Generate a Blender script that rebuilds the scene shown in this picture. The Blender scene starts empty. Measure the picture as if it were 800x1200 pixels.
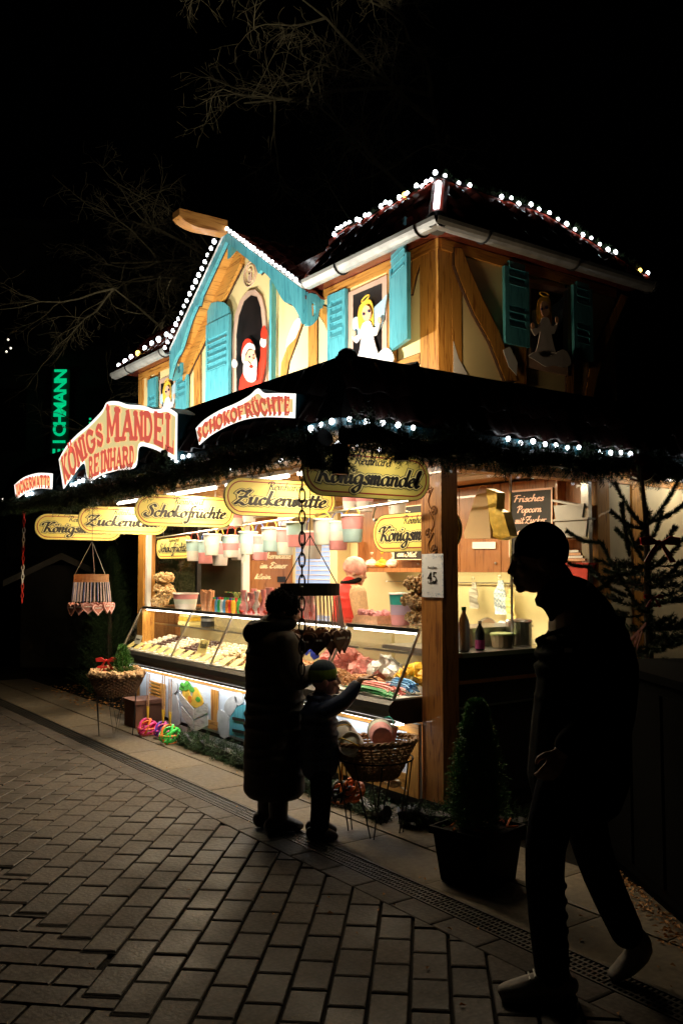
import bpy, math, random
import numpy as np
from mathutils import Vector, Matrix, noise as mnoise
R = math.radians
random.seed(7)
sc = bpy.context.scene
COL = sc.collection

# ---------------------------------------------------------------- camera
cam_d = bpy.data.cameras.new('camera')
cam = bpy.data.objects.new('camera', cam_d); COL.objects.link(cam); sc.camera = cam
cam_d.sensor_fit = 'VERTICAL'; cam_d.sensor_height = 36; cam_d.lens = 31.02
cam_d.clip_start = 0.05; cam_d.clip_end = 500
CAM = np.array([4.36, -3.93, 1.62])
PITCH = math.atan(68/1034.)
HF = np.array([-0.8137, 0.5813, 0.0]); HF /= np.linalg.norm(HF)
RT = np.array([HF[1], -HF[0], 0.0])
FW = HF*math.cos(PITCH) + np.array([0, 0, math.sin(PITCH)])
UP = np.cross(RT, FW)
cam.matrix_world = Matrix(((RT[0], UP[0], -FW[0], CAM[0]), (RT[1], UP[1], -FW[1], CAM[1]), (RT[2], UP[2], -FW[2], CAM[2]), (0, 0, 0, 1)))

def ray(u, v): return FW + RT*(u-400)/1034. + UP*(600-v)/1034.
def onx(u, v, x): d = ray(u, v); return Vector(CAM + d*(x-CAM[0])/d[0])     # where a sight line meets a real wall plane
def ony(u, v, y): d = ray(u, v); return Vector(CAM + d*(y-CAM[1])/d[1])
def onz(u, v, z): d = ray(u, v); return Vector(CAM + d*(z-CAM[2])/d[2])

# ---------------------------------------------------------------- world: night sky
w = bpy.data.worlds.new('World'); sc.world = w; w.use_nodes = True
nt = w.node_tree; bg = nt.nodes['Background']
sky = nt.nodes.new('ShaderNodeTexSky'); sky.sky_type = 'NISHITA'; sky.sun_disc = False
sky.sun_elevation = R(-4); sky.sun_rotation = R(200)
nt.links.new(sky.outputs[0], bg.inputs[0]); bg.inputs[1].default_value = 0.004

sc.view_settings.view_transform = 'Standard'; sc.view_settings.look = 'None'
sc.view_settings.exposure = 0.0; sc.view_settings.gamma = 1.0; sc.view_settings.use_curve_mapping = False
try:
    sc.cycles.use_denoising = True; sc.cycles.denoiser = 'OPENIMAGEDENOISE'
    sc.cycles.use_light_tree = True; sc.cycles.sample_clamp_indirect = 4.0
    sc.cycles.max_bounces = 6; sc.cycles.transparent_max_bounces = 16
    sc.cycles.caustics_reflective = False; sc.cycles.caustics_refractive = False
except Exception: pass

# ---------------------------------------------------------------- helpers
WORLD = {}
def tag(o, label=None, cat=None, group=None, kind=None):
    if label: o['label'] = label
    if cat: o['category'] = cat
    if group: o['group'] = group
    if kind: o['kind'] = kind
    return o
def empty(name, loc, label=None, cat=None, group=None, rz=0):
    o = bpy.data.objects.new(name, None); COL.objects.link(o); o.location = loc; o.rotation_euler = (0, 0, rz)
    o.empty_display_size = .1
    WORLD[o.name] = Vector(loc)
    return tag(o, label, cat, group)
def kids(o): return [c for c in COL.objects if c.parent == o]
def copy_tree(o, parent=None, km=None):
    if km is None:
        km = {}
        for c in COL.objects:
            if c.parent: km.setdefault(c.parent.name, []).append(c)
    c = o.copy(); COL.objects.link(c); c.parent = parent
    for ch in km.get(o.name, []): copy_tree(ch, c, km)
    return c
def dup(o, loc, rz=None, label=None, scale=None):
    c = copy_tree(o); c.location = loc
    if rz is not None: c.rotation_euler = (0, 0, rz)
    if label: c['label'] = label
    if scale: c.scale = (scale,)*3
    return c

class MB:
    def __init__(s): s.v = []; s.f = []
    def add(s, vs, fs):
        b = len(s.v); s.v += [tuple(x) for x in vs]; s.f += [tuple(b+i for i in q) for q in fs]; return s
    def box(s, c, d, rz=0, m=None):
        x, y, z = d[0]/2, d[1]/2, d[2]/2
        vs = [Vector((a*x, b*y, e*z)) for e in (-1, 1) for b in (-1, 1) for a in (-1, 1)]
        if m is not None: vs = [m @ q for q in vs]
        if rz: rm = Matrix.Rotation(rz, 3, 'Z'); vs = [rm @ q for q in vs]
        vs = [q+Vector(c) for q in vs]
        return s.add(vs, [(0, 2, 3, 1), (4, 5, 7, 6), (0, 1, 5, 4), (2, 6, 7, 3), (0, 4, 6, 2), (1, 3, 7, 5)])
    def bb(s, a, b): return s.box([(a[i]+b[i])/2 for i in range(3)], [abs(a[i]-b[i]) for i in range(3)])
    def prism(s, pts, vec):   # closed 3D polygon extruded along vec
        n = len(pts); p = [Vector(q) for q in pts]; vec = Vector(vec)
        return s.add(p+[q+vec for q in p], [tuple(range(n)), tuple(range(2*n-1, n-1, -1))]+[(i, i+n, (i+1) % n+n, (i+1) % n) for i in range(n)])
    def strip(s, ptsA, ptsB, vec):   # solid band between two polylines
        n = len(ptsA); vec = Vector(vec); a = [Vector(q) for q in ptsA]; b = [Vector(q) for q in ptsB]
        vs = a+b+[q+vec for q in a]+[q+vec for q in b]; f = []
        for i in range(n-1):
            f += [(i, i+1, n+i+1, n+i), (2*n+i, 3*n+i, 3*n+i+1, 2*n+i+1), (i, 2*n+i, 2*n+i+1, i+1), (n+i, n+i+1, 3*n+i+1, 3*n+i)]
        f += [(0, n, 3*n, 2*n), (n-1, 3*n-1, 4*n-1, 2*n-1)]
        return s.add(vs, f)
    def tube(s, pts, r, n=8, cap=True, side=None):
        p = [Vector(q) for q in pts]; m = len(p)
        rr = r if isinstance(r, (list, tuple)) else [r]*m
        ref = Vector(side) if side else None; vs = []; fs = []; last = None
        for i in range(m):
            t = (p[min(i+1, m-1)]-p[max(i-1, 0)]).normalized()
            q = ref if ref else (last if last else (Vector((0, 0, 1)) if abs(t.z) < .9 else Vector((1, 0, 0))))
            a = q - t*q.dot(t)
            if a.length < 1e-4: a = t.orthogonal()
            a.normalize(); b = t.cross(a); last = a
            ra, rb = rr[i] if isinstance(rr[i], (list, tuple)) else (rr[i], rr[i])
            for k in range(n):
                an = 2*math.pi*k/n; vs.append(p[i]+a*math.cos(an)*ra+b*math.sin(an)*rb)
        for i in range(m-1):
            for k in range(n):
                k2 = (k+1) % n; fs.append((i*n+k, i*n+k2, (i+1)*n+k2, (i+1)*n+k))
        if cap: fs += [tuple(range(n-1, -1, -1)), tuple(range((m-1)*n, m*n))]
        return s.add(vs, fs)
    def limb(s, pts, rr, n=12, side=(1, 0, 0)):   # tube with rounded ends and smooth interpolation
        P = catmull([Vector(q) for q in pts], 4); m = len(pts)
        def rad(i):
            t = i/4; k = min(int(t), m-2); f = t-k
            A = rr[k] if isinstance(rr[k], tuple) else (rr[k],)*2; B = rr[k+1] if isinstance(rr[k+1], tuple) else (rr[k+1],)*2
            return (A[0]*(1-f)+B[0]*f, A[1]*(1-f)+B[1]*f)
        RR = [rad(i) for i in range(len(P))]
        t0 = (P[0]-P[1]).normalized(); t1 = (P[-1]-P[-2]).normalized(); pre = []; post = []
        for c, sn in ((.0, .98), (.5, .85), (.85, .5)):
            pre.append((P[0]+t0*min(RR[0])*sn, (max(RR[0][0]*c, .001), max(RR[0][1]*c, .001)))); post.append((P[-1]+t1*min(RR[-1])*sn, (max(RR[-1][0]*c, .001), max(RR[-1][1]*c, .001))))
        seq = pre+list(zip(P, RR))+post[::-1]
        return s.tube([q[0] for q in seq], [q[1] for q in seq], n, True, side)
    def ball(s, c, r, seg=10, ring=6, jit=0):
        r = (r, r, r) if not isinstance(r, (list, tuple)) else r; c = Vector(c); vs = [c+Vector((0, 0, r[2]))]; fs = []
        for i in range(1, ring):
            th = math.pi*i/ring
            for k in range(seg):
                ph = 2*math.pi*k/seg; j = 1+random.uniform(-jit, jit)
                vs.append(c+Vector((r[0]*math.sin(th)*math.cos(ph)*j, r[1]*math.sin(th)*math.sin(ph)*j, r[2]*math.cos(th)*j)))
        vs.append(c-Vector((0, 0, r[2]))); L = len(vs)-1
        for k in range(seg):
            k2 = (k+1) % seg; fs.append((0, 1+k, 1+k2)); fs.append((L, L-seg+k2, L-seg+k))
            for i in range(ring-2): fs.append((1+i*seg+k, 1+(i+1)*seg+k, 1+(i+1)*seg+k2, 1+i*seg+k2))
        return s.add(vs, fs)
    def lathe(s, c, prof, n=16, cap=True):
        c = Vector(c); vs = []; fs = []
        for (r, z) in prof:
            for k in range(n): a = 2*math.pi*k/n; vs.append(c+Vector((r*math.cos(a), r*math.sin(a), z)))
        for i in range(len(prof)-1):
            for k in range(n): k2 = (k+1) % n; fs.append((i*n+k, i*n+k2, (i+1)*n+k2, (i+1)*n+k))
        if cap: fs += [tuple(range(n-1, -1, -1)), tuple(range((len(prof)-1)*n, len(prof)*n))]
        return s.add(vs, fs)
    def ring(s, c, R_, r, nx=(1, 0, 0), ny=(0, 0, 1), n=16, m=6, sy=1):   # torus or chain link
        c = Vector(c); nx = Vector(nx); ny = Vector(ny); nz = nx.cross(ny); vs = []; fs = []
        for i in range(n):
            a = 2*math.pi*i/n; d = nx*math.cos(a)+ny*math.sin(a); p = c+nx*math.cos(a)*R_+ny*math.sin(a)*R_*sy
            for k in range(m): b = 2*math.pi*k/m; vs.append(p+d*math.cos(b)*r+nz*math.sin(b)*r)
        for i in range(n):
            for k in range(m): fs.append((i*m+k, ((i+1) % n)*m+k, ((i+1) % n)*m+(k+1) % m, i*m+(k+1) % m))
        return s.add(vs, fs)
    def mesh(s, name, off=(0, 0, 0), smooth=False):
        me = bpy.data.meshes.new(name); o = Vector(off)
        me.from_pydata([tuple(Vector(q)-o) for q in s.v], [], s.f)
        if smooth: me.polygons.foreach_set('use_smooth', [True]*len(me.polygons))
        me.update(); return me
    def build(s, name, mat, parent=None, smooth=False, at=None, label=None, cat=None, group=None, kind=None):
        if at is None:
            a = np.array(s.v); lo = a.min(0); hi = a.max(0); at = Vector(((lo[0]+hi[0])/2, (lo[1]+hi[1])/2, lo[2]))
        at = Vector(at); me = s.mesh(name, at, smooth); me.materials.append(mat)
        o = bpy.data.objects.new(name, me); COL.objects.link(o)
        if parent: o.parent = parent; o.location = at-WORLD[parent.name]
        else: o.location = at
        WORLD[o.name] = at
        return tag(o, label, cat, group, kind)
def inst(me, name, parent, loc, rot=(0, 0, 0), scale=(1, 1, 1)):
    o = bpy.data.objects.new(name, me); COL.objects.link(o); o.parent = parent
    o.location = Vector(loc)-(WORLD[parent.name] if parent else Vector()); o.rotation_euler = rot; o.scale = scale; WORLD[o.name] = Vector(loc)
    return o
def catmull(p, k=6, closed=False):
    out = []; n = len(p); g = (lambda i: p[i % n]) if closed else (lambda i: p[max(0, min(n-1, i))])
    for i in range(n if closed else n-1):
        a, b, c, d = g(i-1), g(i), g(i+1), g(i+2)
        for j in range(k):
            t = j/k; out.append(.5*((2*b)+(c-a)*t+(2*a-5*b+4*c-d)*t*t+(3*b-a-3*c+d)*t**3))
    if not closed: out.append(p[-1])
    return out
def remeshed(mb, name, mat, parent, voxel=.012, sm=4, at=(0, 0, 0), label=None):
    me = mb.mesh('tmp', at); o = bpy.data.objects.new('tmp', me); COL.objects.link(o)
    m = o.modifiers.new('r', 'REMESH'); m.mode = 'VOXEL'; m.voxel_size = voxel
    if sm: q = o.modifiers.new('s', 'SMOOTH'); q.iterations = sm; q.factor = .5
    dg = bpy.context.evaluated_depsgraph_get(); dg.update()
    me2 = bpy.data.meshes.new_from_object(o.evaluated_get(dg)); bpy.data.objects.remove(o); bpy.data.meshes.remove(me)
    me2.name = name; me2.materials.clear(); me2.materials.append(mat)
    me2.polygons.foreach_set('use_smooth', [True]*len(me2.polygons))
    o = bpy.data.objects.new(name, me2); COL.objects.link(o); o.parent = parent
    o.location = Vector(at); WORLD[o.name] = Vector(at)
    if label: o['label'] = label
    return o

# ---------------------------------------------------------------- materials
def M(name, col, rough=.6, metal=0, emit=None, es=0, ns=12, na=.25, bump=.15, stretch=(1, 1, 1), trans=0, alpha=1, coat=0, spec=.5, sub=0):
    m = bpy.data.materials.new(name); m.use_nodes = True; t = m.node_tree; N = t.nodes; L = t.links; b = N['Principled BSDF']
    tc = N.new('ShaderNodeTexCoord'); mp = N.new('ShaderNodeMapping'); mp.inputs['Scale'].default_value = stretch; L.new(tc.outputs['Object'], mp.inputs[0])
    no = N.new('ShaderNodeTexNoise'); no.inputs['Scale'].default_value = ns; no.inputs['Detail'].default_value = 5; L.new(mp.outputs[0], no.inputs[0])
    cr = N.new('ShaderNodeValToRGB'); e = cr.color_ramp.elements
    e[0].position = .3; e[1].position = .7
    e[0].color = tuple(max(0, c*(1-na)) for c in col)+(1,); e[1].color = tuple(min(1, c*(1+na*.6)) for c in col)+(1,)
    L.new(no.outputs[0], cr.inputs[0]); L.new(cr.outputs[0], b.inputs['Base Color'])
    if bump:
        bm_ = N.new('ShaderNodeBump'); bm_.inputs['Strength'].default_value = bump; bm_.inputs['Distance'].default_value = .01; L.new(no.outputs[0], bm_.inputs['Height']); L.new(bm_.outputs[0], b.inputs['Normal'])
    b.inputs['Roughness'].default_value = rough; b.inputs['Metallic'].default_value = metal
    b.inputs['Transmission Weight'].default_value = trans; b.inputs['Alpha'].default_value = alpha; b.inputs['Coat Weight'].default_value = coat
    b.inputs['Specular IOR Level'].default_value = spec
    if emit: b.inputs['Emission Color'].default_value = tuple(emit)+(1,); b.inputs['Emission Strength'].default_value = es
    return m
def wood(name, a, b_, stretch, scale=3, rough=.5, coat=.1, bump=.25):
    m = bpy.data.materials.new(name); m.use_nodes = True; t = m.node_tree; N = t.nodes; L = t.links; b = N['Principled BSDF']
    tc = N.new('ShaderNodeTexCoord'); mp = N.new('ShaderNodeMapping'); mp.inputs['Scale'].default_value = stretch; L.new(tc.outputs['Object'], mp.inputs[0])
    oi = N.new('ShaderNodeObjectInfo'); ad = N.new('ShaderNodeVectorMath'); ad.operation = 'ADD'; L.new(mp.outputs[0], ad.inputs[0])
    cb = N.new('ShaderNodeCombineXYZ'); mu = N.new('ShaderNodeMath'); mu.operation = 'MULTIPLY'; mu.inputs[1].default_value = 37; L.new(oi.outputs['Random'], mu.inputs[0]); L.new(mu.outputs[0], cb.inputs[0]); L.new(mu.outputs[0], cb.inputs[1]); L.new(cb.outputs[0], ad.inputs[1])
    n1 = N.new('ShaderNodeTexNoise'); n1.inputs['Scale'].default_value = scale; n1.inputs['Detail'].default_value = 6; n1.inputs['Distortion'].default_value = 1.2; L.new(ad.outputs[0], n1.inputs[0])
    cr = N.new('ShaderNodeValToRGB'); e = cr.color_ramp.elements; e[0].position = .36; e[1].position = .62; e[0].color = tuple(b_)+(1,); e[1].color = tuple(a)+(1,)
    k = cr.color_ramp.elements.new(.46); k.color = tuple((a[i]*.8+b_[i]*.2) for i in range(3))+(1,)
    L.new(n1.outputs[0], cr.inputs[0]); L.new(cr.outputs[0], b.inputs['Base Color'])
    bp = N.new('ShaderNodeBump'); bp.inputs['Strength'].default_value = bump; bp.inputs['Distance'].default_value = .008; L.new(n1.outputs[0], bp.inputs['Height']); L.new(bp.outputs[0], b.inputs['Normal'])
    b.inputs['Roughness'].default_value = rough; b.inputs['Coat Weight'].default_value = coat
    return m
TIMB = ((.62, .30, .06), (.30, .11, .015))
m_tv = wood('painted_timber_vertical', *TIMB, (14, 14, 1.2)); m_th = wood('painted_timber_horizontal', *TIMB, (1.2, 14, 14)); m_ty = wood('painted_timber_deep', *TIMB, (14, 1.2, 14))
m_outline = M('timber_outline_paint', (.05, .02, .008), .6, na=.1)
m_plaster = M('cream_plaster', (.88, .72, .36), .75, ns=3, na=.1, bump=.1)
m_plasterw = M('pale_plaster', (.74, .64, .42), .75, ns=4, na=.1)
m_teal = wood('teal_painted_wood', (.10, .42, .50), (.035, .24, .32), (16, 16, 1.5), coat=.15)
m_teald = M('dark_teal_paint', (.02, .14, .19), .5, na=.3)
m_pink = M('pinkish_window_frame_paint', (.62, .42, .32), .6, ns=6, na=.15)
m_dark = M('dark_window_print', (.012, .008, .008), .35, ns=5, na=.6, bump=0)
m_brown = wood('brown_laminate', (.36, .15, .05), (.22, .08, .025), (10, 10, 1), rough=.4, coat=.3, bump=.05)
m_ceil = wood('ceiling_board', (.62, .38, .16), (.42, .22, .08), (1, 10, 10), rough=.5)
m_cream = M('cream_panel', (.80, .69, .40), .5, ns=2, na=.06, bump=.03)
m_white = M('white_paint', (.8, .79, .76), .5, ns=8, na=.08, bump=.05)
m_steel = M('brushed_steel', (.55, .55, .54), .28, 1, ns=40, na=.1, stretch=(1, 20, 20), bump=.03)
m_zinc = M('zinc_gutter', (.62, .62, .60), .38, .55, ns=9, na=.25, bump=.08)
m_black = M('black_metal', (.015, .014, .014), .45, .3, na=.3)
m_blackp = M('black_board', (.012, .010, .009), .6, na=.4)
m_tile = M('dark_red_glazed_tile', (.15, .032, .02), .24, ns=14, na=.5, bump=.3, coat=.4)
m_tiler = M('red_ridge_tile', (.42, .045, .02), .4, ns=14, na=.35, bump=.3)
m_paver = M('concrete_paver', (.092, .078, .068), .85, ns=45, na=.35, bump=.4, spec=.25)
def vary(m, amt, big):
    t = m.node_tree; N = t.nodes; L = t.links; b = N['Principled BSDF']; src = b.inputs['Base Color'].links[0].from_socket
    oi = N.new('ShaderNodeObjectInfo'); mr = N.new('ShaderNodeMapRange'); mr.inputs[3].default_value = 1-amt; mr.inputs[4].default_value = 1+amt; L.new(oi.outputs['Random'], mr.inputs[0])
    ge = N.new('ShaderNodeNewGeometry'); n2 = N.new('ShaderNodeTexNoise'); n2.inputs['Scale'].default_value = big; n2.inputs['Detail'].default_value = 6; L.new(ge.outputs['Position'], n2.inputs[0])
    m2 = N.new('ShaderNodeMapRange'); m2.inputs[1].default_value = .3; m2.inputs[2].default_value = .7; m2.inputs[3].default_value = .62; m2.inputs[4].default_value = 1.25; L.new(n2.outputs[0], m2.inputs[0])
    mu = N.new('ShaderNodeMath'); mu.operation = 'MULTIPLY'; L.new(mr.outputs[0], mu.inputs[0]); L.new(m2.outputs[0], mu.inputs[1])
    vm = N.new('ShaderNodeVectorMath'); vm.operation = 'SCALE'; L.new(src, vm.inputs[0]); L.new(mu.outputs[0], vm.inputs['Scale']); L.new(vm.outputs[0], b.inputs['Base Color'])
    m3 = N.new('ShaderNodeMapRange'); m3.inputs[1].default_value = .35; m3.inputs[2].default_value = .65; m3.inputs[3].default_value = .5; m3.inputs[4].default_value = .85; L.new(n2.outputs[0], m3.inputs[0]); L.new(m3.outputs[0], b.inputs['Roughness'])
vary(m_paver, .22, 1.6)
m_slab = M('sandy_slab', (.16, .13, .092), .85, ns=30, na=.25, bump=.3, spec=.25)
vary(m_slab, .15, 1.3)
m_joint = M('dark_joint_grit', (.012, .010, .008), .95, ns=80, na=.5, bump=.5, spec=.1)
m_soil = M('dark_soil', (.03, .022, .015), .95, ns=20, na=.5, bump=.6, spec=.1)
m_iron = M('drain_iron', (.05, .045, .04), .5, .7, ns=30, na=.4)
m_fir = M('fir_needle', (.028, .06, .022), .6, ns=6, na=.5, bump=0, spec=.3)
m_firL = M('young_conifer_needle', (.05, .16, .025), .6, ns=6, na=.5, bump=0, spec=.3)
m_bark = M('bark', (.09, .065, .045), .9, ns=20, na=.5, bump=.6)
m_glass = bpy.data.materials.new('clear_glass'); m_glass.use_nodes = True
_t = m_glass.node_tree; _t.nodes.clear(); _o = _t.nodes.new('ShaderNodeOutputMaterial'); _mx = _t.nodes.new('ShaderNodeMixShader'); _tr = _t.nodes.new('ShaderNodeBsdfTransparent'); _gl = _t.nodes.new('ShaderNodeBsdfGlossy'); _lw = _t.nodes.new('ShaderNodeLayerWeight'); _pw = _t.nodes.new('ShaderNodeMath'); _fr = _t.nodes.new('ShaderNodeMath')
_gl.inputs['Roughness'].default_value = .02; _tr.inputs[0].default_value = (.97, .98, .97, 1); _pw.operation = 'POWER'; _pw.inputs[1].default_value = 4; _fr.operation = 'MULTIPLY_ADD'; _fr.inputs[1].default_value = .9; _fr.inputs[2].default_value = .025; _lw.inputs[0].default_value = .5
_t.links.new(_lw.outputs['Facing'], _pw.inputs[0]); _t.links.new(_pw.outputs[0], _fr.inputs[0])
_t.links.new(_fr.outputs[0], _mx.inputs[0]); _t.links.new(_tr.outputs[0], _mx.inputs[1]); _t.links.new(_gl.outputs[0], _mx.inputs[2]); _t.links.new(_mx.outputs[0], _o.inputs[0])
m_bulb = M('lit_bulb', (1, 1, 1), .4, emit=(.93, .97, 1.0), es=7, bump=0)
m_bulby = M('lit_yellow_bulb', (1, .8, .3), .4, emit=(1, .62, .12), es=5, bump=0)
m_tubeW = M('lit_tube', (1, 1, 1), .4, emit=(1, .93, .78), es=9, bump=0)
m_tubeH = M('lit_ridge_tube', (1, 1, 1), .4, emit=(1, .93, .95), es=3.2, bump=0)
m_signy = M('yellow_sign_board', (.94, .80, .20), .45, ns=3, na=.04, bump=.02)
m_signr = M('red_sign_line', (.45, .05, .03), .5, na=.05, bump=0)
m_ink = M('black_lettering', (.012, .011, .010), .5, na=.05, bump=0)
m_inkh = M('pale_lettering_halo', (.96, .86, .36), .5, na=.03, bump=0)
m_facew = M('lit_sign_face_white', (.9, .9, .86), .4, emit=(1, .96, .88), es=1.5, bump=0, na=.03)
m_facey = M('lit_sign_face_cream', (.9, .82, .5), .4, emit=(1, .82, .36), es=.75, bump=0, na=.03)
m_faced = M('lit_sign_shadow_letter', (.7, .3, .1), .4, emit=(.75, .33, .13), es=.5, bump=0, na=.03)
m_facer = M('lit_sign_letter_red', (.78, .16, .12), .4, emit=(.9, .15, .10), es=.75, bump=0, na=.08)
m_green = M('lit_green_letter', (0, .3, .12), .4, emit=(0, .75, .28), es=.75, bump=0)
m_skin = M('skin', (.55, .32, .22), .55, ns=30, na=.12, bump=.05)
m_skind = m_skin
m_pinkc = M('pink_sugar', (.92, .42, .46), .8, ns=30, na=.2, bump=.5)
m_bluec = M('pale_blue_sugar', (.42, .72, .72), .8, ns=30, na=.2, bump=.5)
m_whitec = M('white_sugar', (.88, .86, .82), .8, ns=30, na=.1, bump=.5)
m_red = M('red_fabric', (.62, .03, .02), .7, ns=20, na=.2)

# ---------------------------------------------------------------- lamps of the stall, and one added fill lamp
def area(name, loc, size, sizey, energy, col, direction, spread=180):
    l = bpy.data.lights.new(name, 'AREA'); l.shape = 'RECTANGLE'; l.size = size; l.size_y = sizey; l.energy = energy; l.color = col; l.spread = R(spread)
    o = bpy.data.objects.new(name, l); COL.objects.link(o); o.location = loc
    o.rotation_euler = Vector(direction).to_track_quat('-Z', 'Y').to_euler(); return o
WARM = (1, .80, .52)
K_FLOOD, K_SOFFIT, K_IN, K_CASE, K_BASE, K_STREET = 22, 34, 42, 8, 3.2, 0
def floodlight(x, y, z, tgt, e, who, col=(1, .93, .78)):
    t = empty('floodlight', (x, y, z-.06), 'small black floodlight on the awning roof, '+who, 'floodlight', 'floodlights lighting the upper wall')
    d = (Vector(tgt)-Vector((x, y, z))).normalized()
    q = d.to_track_quat('-Z', 'Y').to_matrix()
    MB().box(Vector((x, y, z))-d*.025, (.13, .06, .035), m=q).build('housing', m_black, t)
    MB().box((x, y, z-.045), (.05, .03, .03)).build('bracket', m_black, t)
    area('floodlight_lamp', Vector((x, y, z))+d*.012, .11, .05, e, col, d, 160)
floodlight(-.75, -.86, 2.885, (-.9, 0, 3.5), K_FLOOD, 'below the window nearest the corner')
floodlight(-2.1, -.86, 2.885, (-2.2, 0, 3.7), K_FLOOD*1.15, 'in front of the gable')
floodlight(-3.3, -.86, 2.885, (-3.1, 0, 3.7), K_FLOOD, 'left of the gable centre')
floodlight(-4.55, -.86, 2.885, (-4.5, 0, 3.5), K_FLOOD*.7, 'below the leftmost window')
floodlight(.20, -.42, 2.885, (0, .5, 3.6), 3.2, 'at the corner of the stall', (1, .72, .42))
for i, x in enumerate((-4.4, -3.1, -1.9, -.75)):
    t = empty('tube_light', (x, -.32, 2.345), 'white tube lamp under the awning soffit, number %s from the corner post' % ('fourth', 'third', 'second', 'first')[i], 'tube light', 'tube lamps under the awning')
    t['label'] = 'white tube lamp under the awning soffit, %s from the corner post' % ('fourth', 'third', 'second', 'first')[i]
    MB().box((x, -.32, 2.375), (1.05, .07, .03)).build('housing', m_white, t)
    MB().tube([(x-.5, -.32, 2.345), (x+.5, -.32, 2.345)], .014, 8).build('tube', m_tubeW, t)
    area('tube_lamp', (x, -.32, 2.325), 1.0, .05, K_SOFFIT*(1, 1, 1, .6)[i], WARM, (0, 0, -1))
for i, x in enumerate((-4.0, -2.3, -.8)):
    t = empty('ceiling_lamp', (x, 1.1, 2.36), 'flat warm ceiling lamp inside the stall, %s' % ('above the left end', 'above the vendor', 'above the side window')[i], 'ceiling lamp', 'ceiling lamps inside the stall')
    MB().box((x, 1.1, 2.385), (1.0, .22, .03)).build('housing', m_white, t)
    area('ceiling_lamp_light', (x, 1.1, 2.362), .95, .18, K_IN*(1, 1, .55)[i], WARM, (0, 0, -1))
t = empty('tube_light', (.16, 2.6, 2.345), 'white tube lamp under the side awning above the pale wall panels', 'tube light')
MB().box((.16, 2.6, 2.375), (.07, 1.5, .03)).build('housing', m_white, t); MB().tube([(.16, 1.88, 2.345), (.16, 3.32, 2.345)], .014, 8).build('tube', m_tubeW, t)
area('side_tube_lamp', (.16, 2.6, 2.325), .05, 1.45, 3.2, (1, .78, .5), (-.35, 0, -1))
t = empty('fill_lamp', (.33, -.55, 2.38), 'small round added fill lamp in the soffit, brightening the shaded name board', 'fill_lamp')  # added fixture, only there to brighten the shaded name board
MB().lathe((.33, -.55, 2.385), [(.03, 0), (.032, .016)], 14).build('ring', m_white, t)
area('fill_lamp_light', (.33, -.55, 2.383), .04, .04, 1.6, (1, .85, .6), (-.35, 0, -1), 150)
# splashback strip under the cupboards
area('cupboard_lamp', (-1.5, 1.72, 1.585), 2.2, .05, 11, (1, .84, .45), (0, .5, -1))

# ================================================================ GROUND
MB().box((0, 40, -.16), (300, 300, .2)).build('ground', m_soil, kind='structure')
pave = MB().bb((-22, -14, -.05), (12, -1.03, -.018)).build('pavement', m_joint, kind='structure')
# pavers laid in running bond at an angle to the drain
def clipy(poly, ymax):
    out = []; n = len(poly)
    for i in range(n):
        a, b = poly[i], poly[(i+1) % n]; ia, ib = a[1] <= ymax, b[1] <= ymax
        if ia: out.append(a)
        if ia != ib: t = (ymax-a[1])/(b[1]-a[1]); out.append((a[0]+t*(b[0]-a[0]), ymax))
    return out
def paver_mesh(poly, mb, z=0):
    if sum(poly[k][0]*poly[(k+1) % len(poly)][1]-poly[(k+1) % len(poly)][0]*poly[k][1] for k in range(len(poly))) < 0: poly = poly[::-1]
    n = len(poly); cx = sum(p[0] for p in poly)/n; cy = sum(p[1] for p in poly)/n
    s = .94
    lo = [(p[0], p[1], z-.03) for p in poly]; mi = [(p[0], p[1], z-.004) for p in poly]; hi = [(cx+(p[0]-cx)*s, cy+(p[1]-cy)*s, z) for p in poly]
    mb.add(lo+mi+hi, [(i, (i+1) % n, n+(i+1) % n, n+i) for i in range(n)]+[(n+i, n+(i+1) % n, 2*n+(i+1) % n, 2*n+i) for i in range(n)]+[tuple(range(2*n, 3*n))])
PW, PL, PG = .156, .252, .014
pads = MB(); full = []; YE = -1.19; YM = -2.60
def flip(p): return [(a, -b) for a, b in p]
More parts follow.
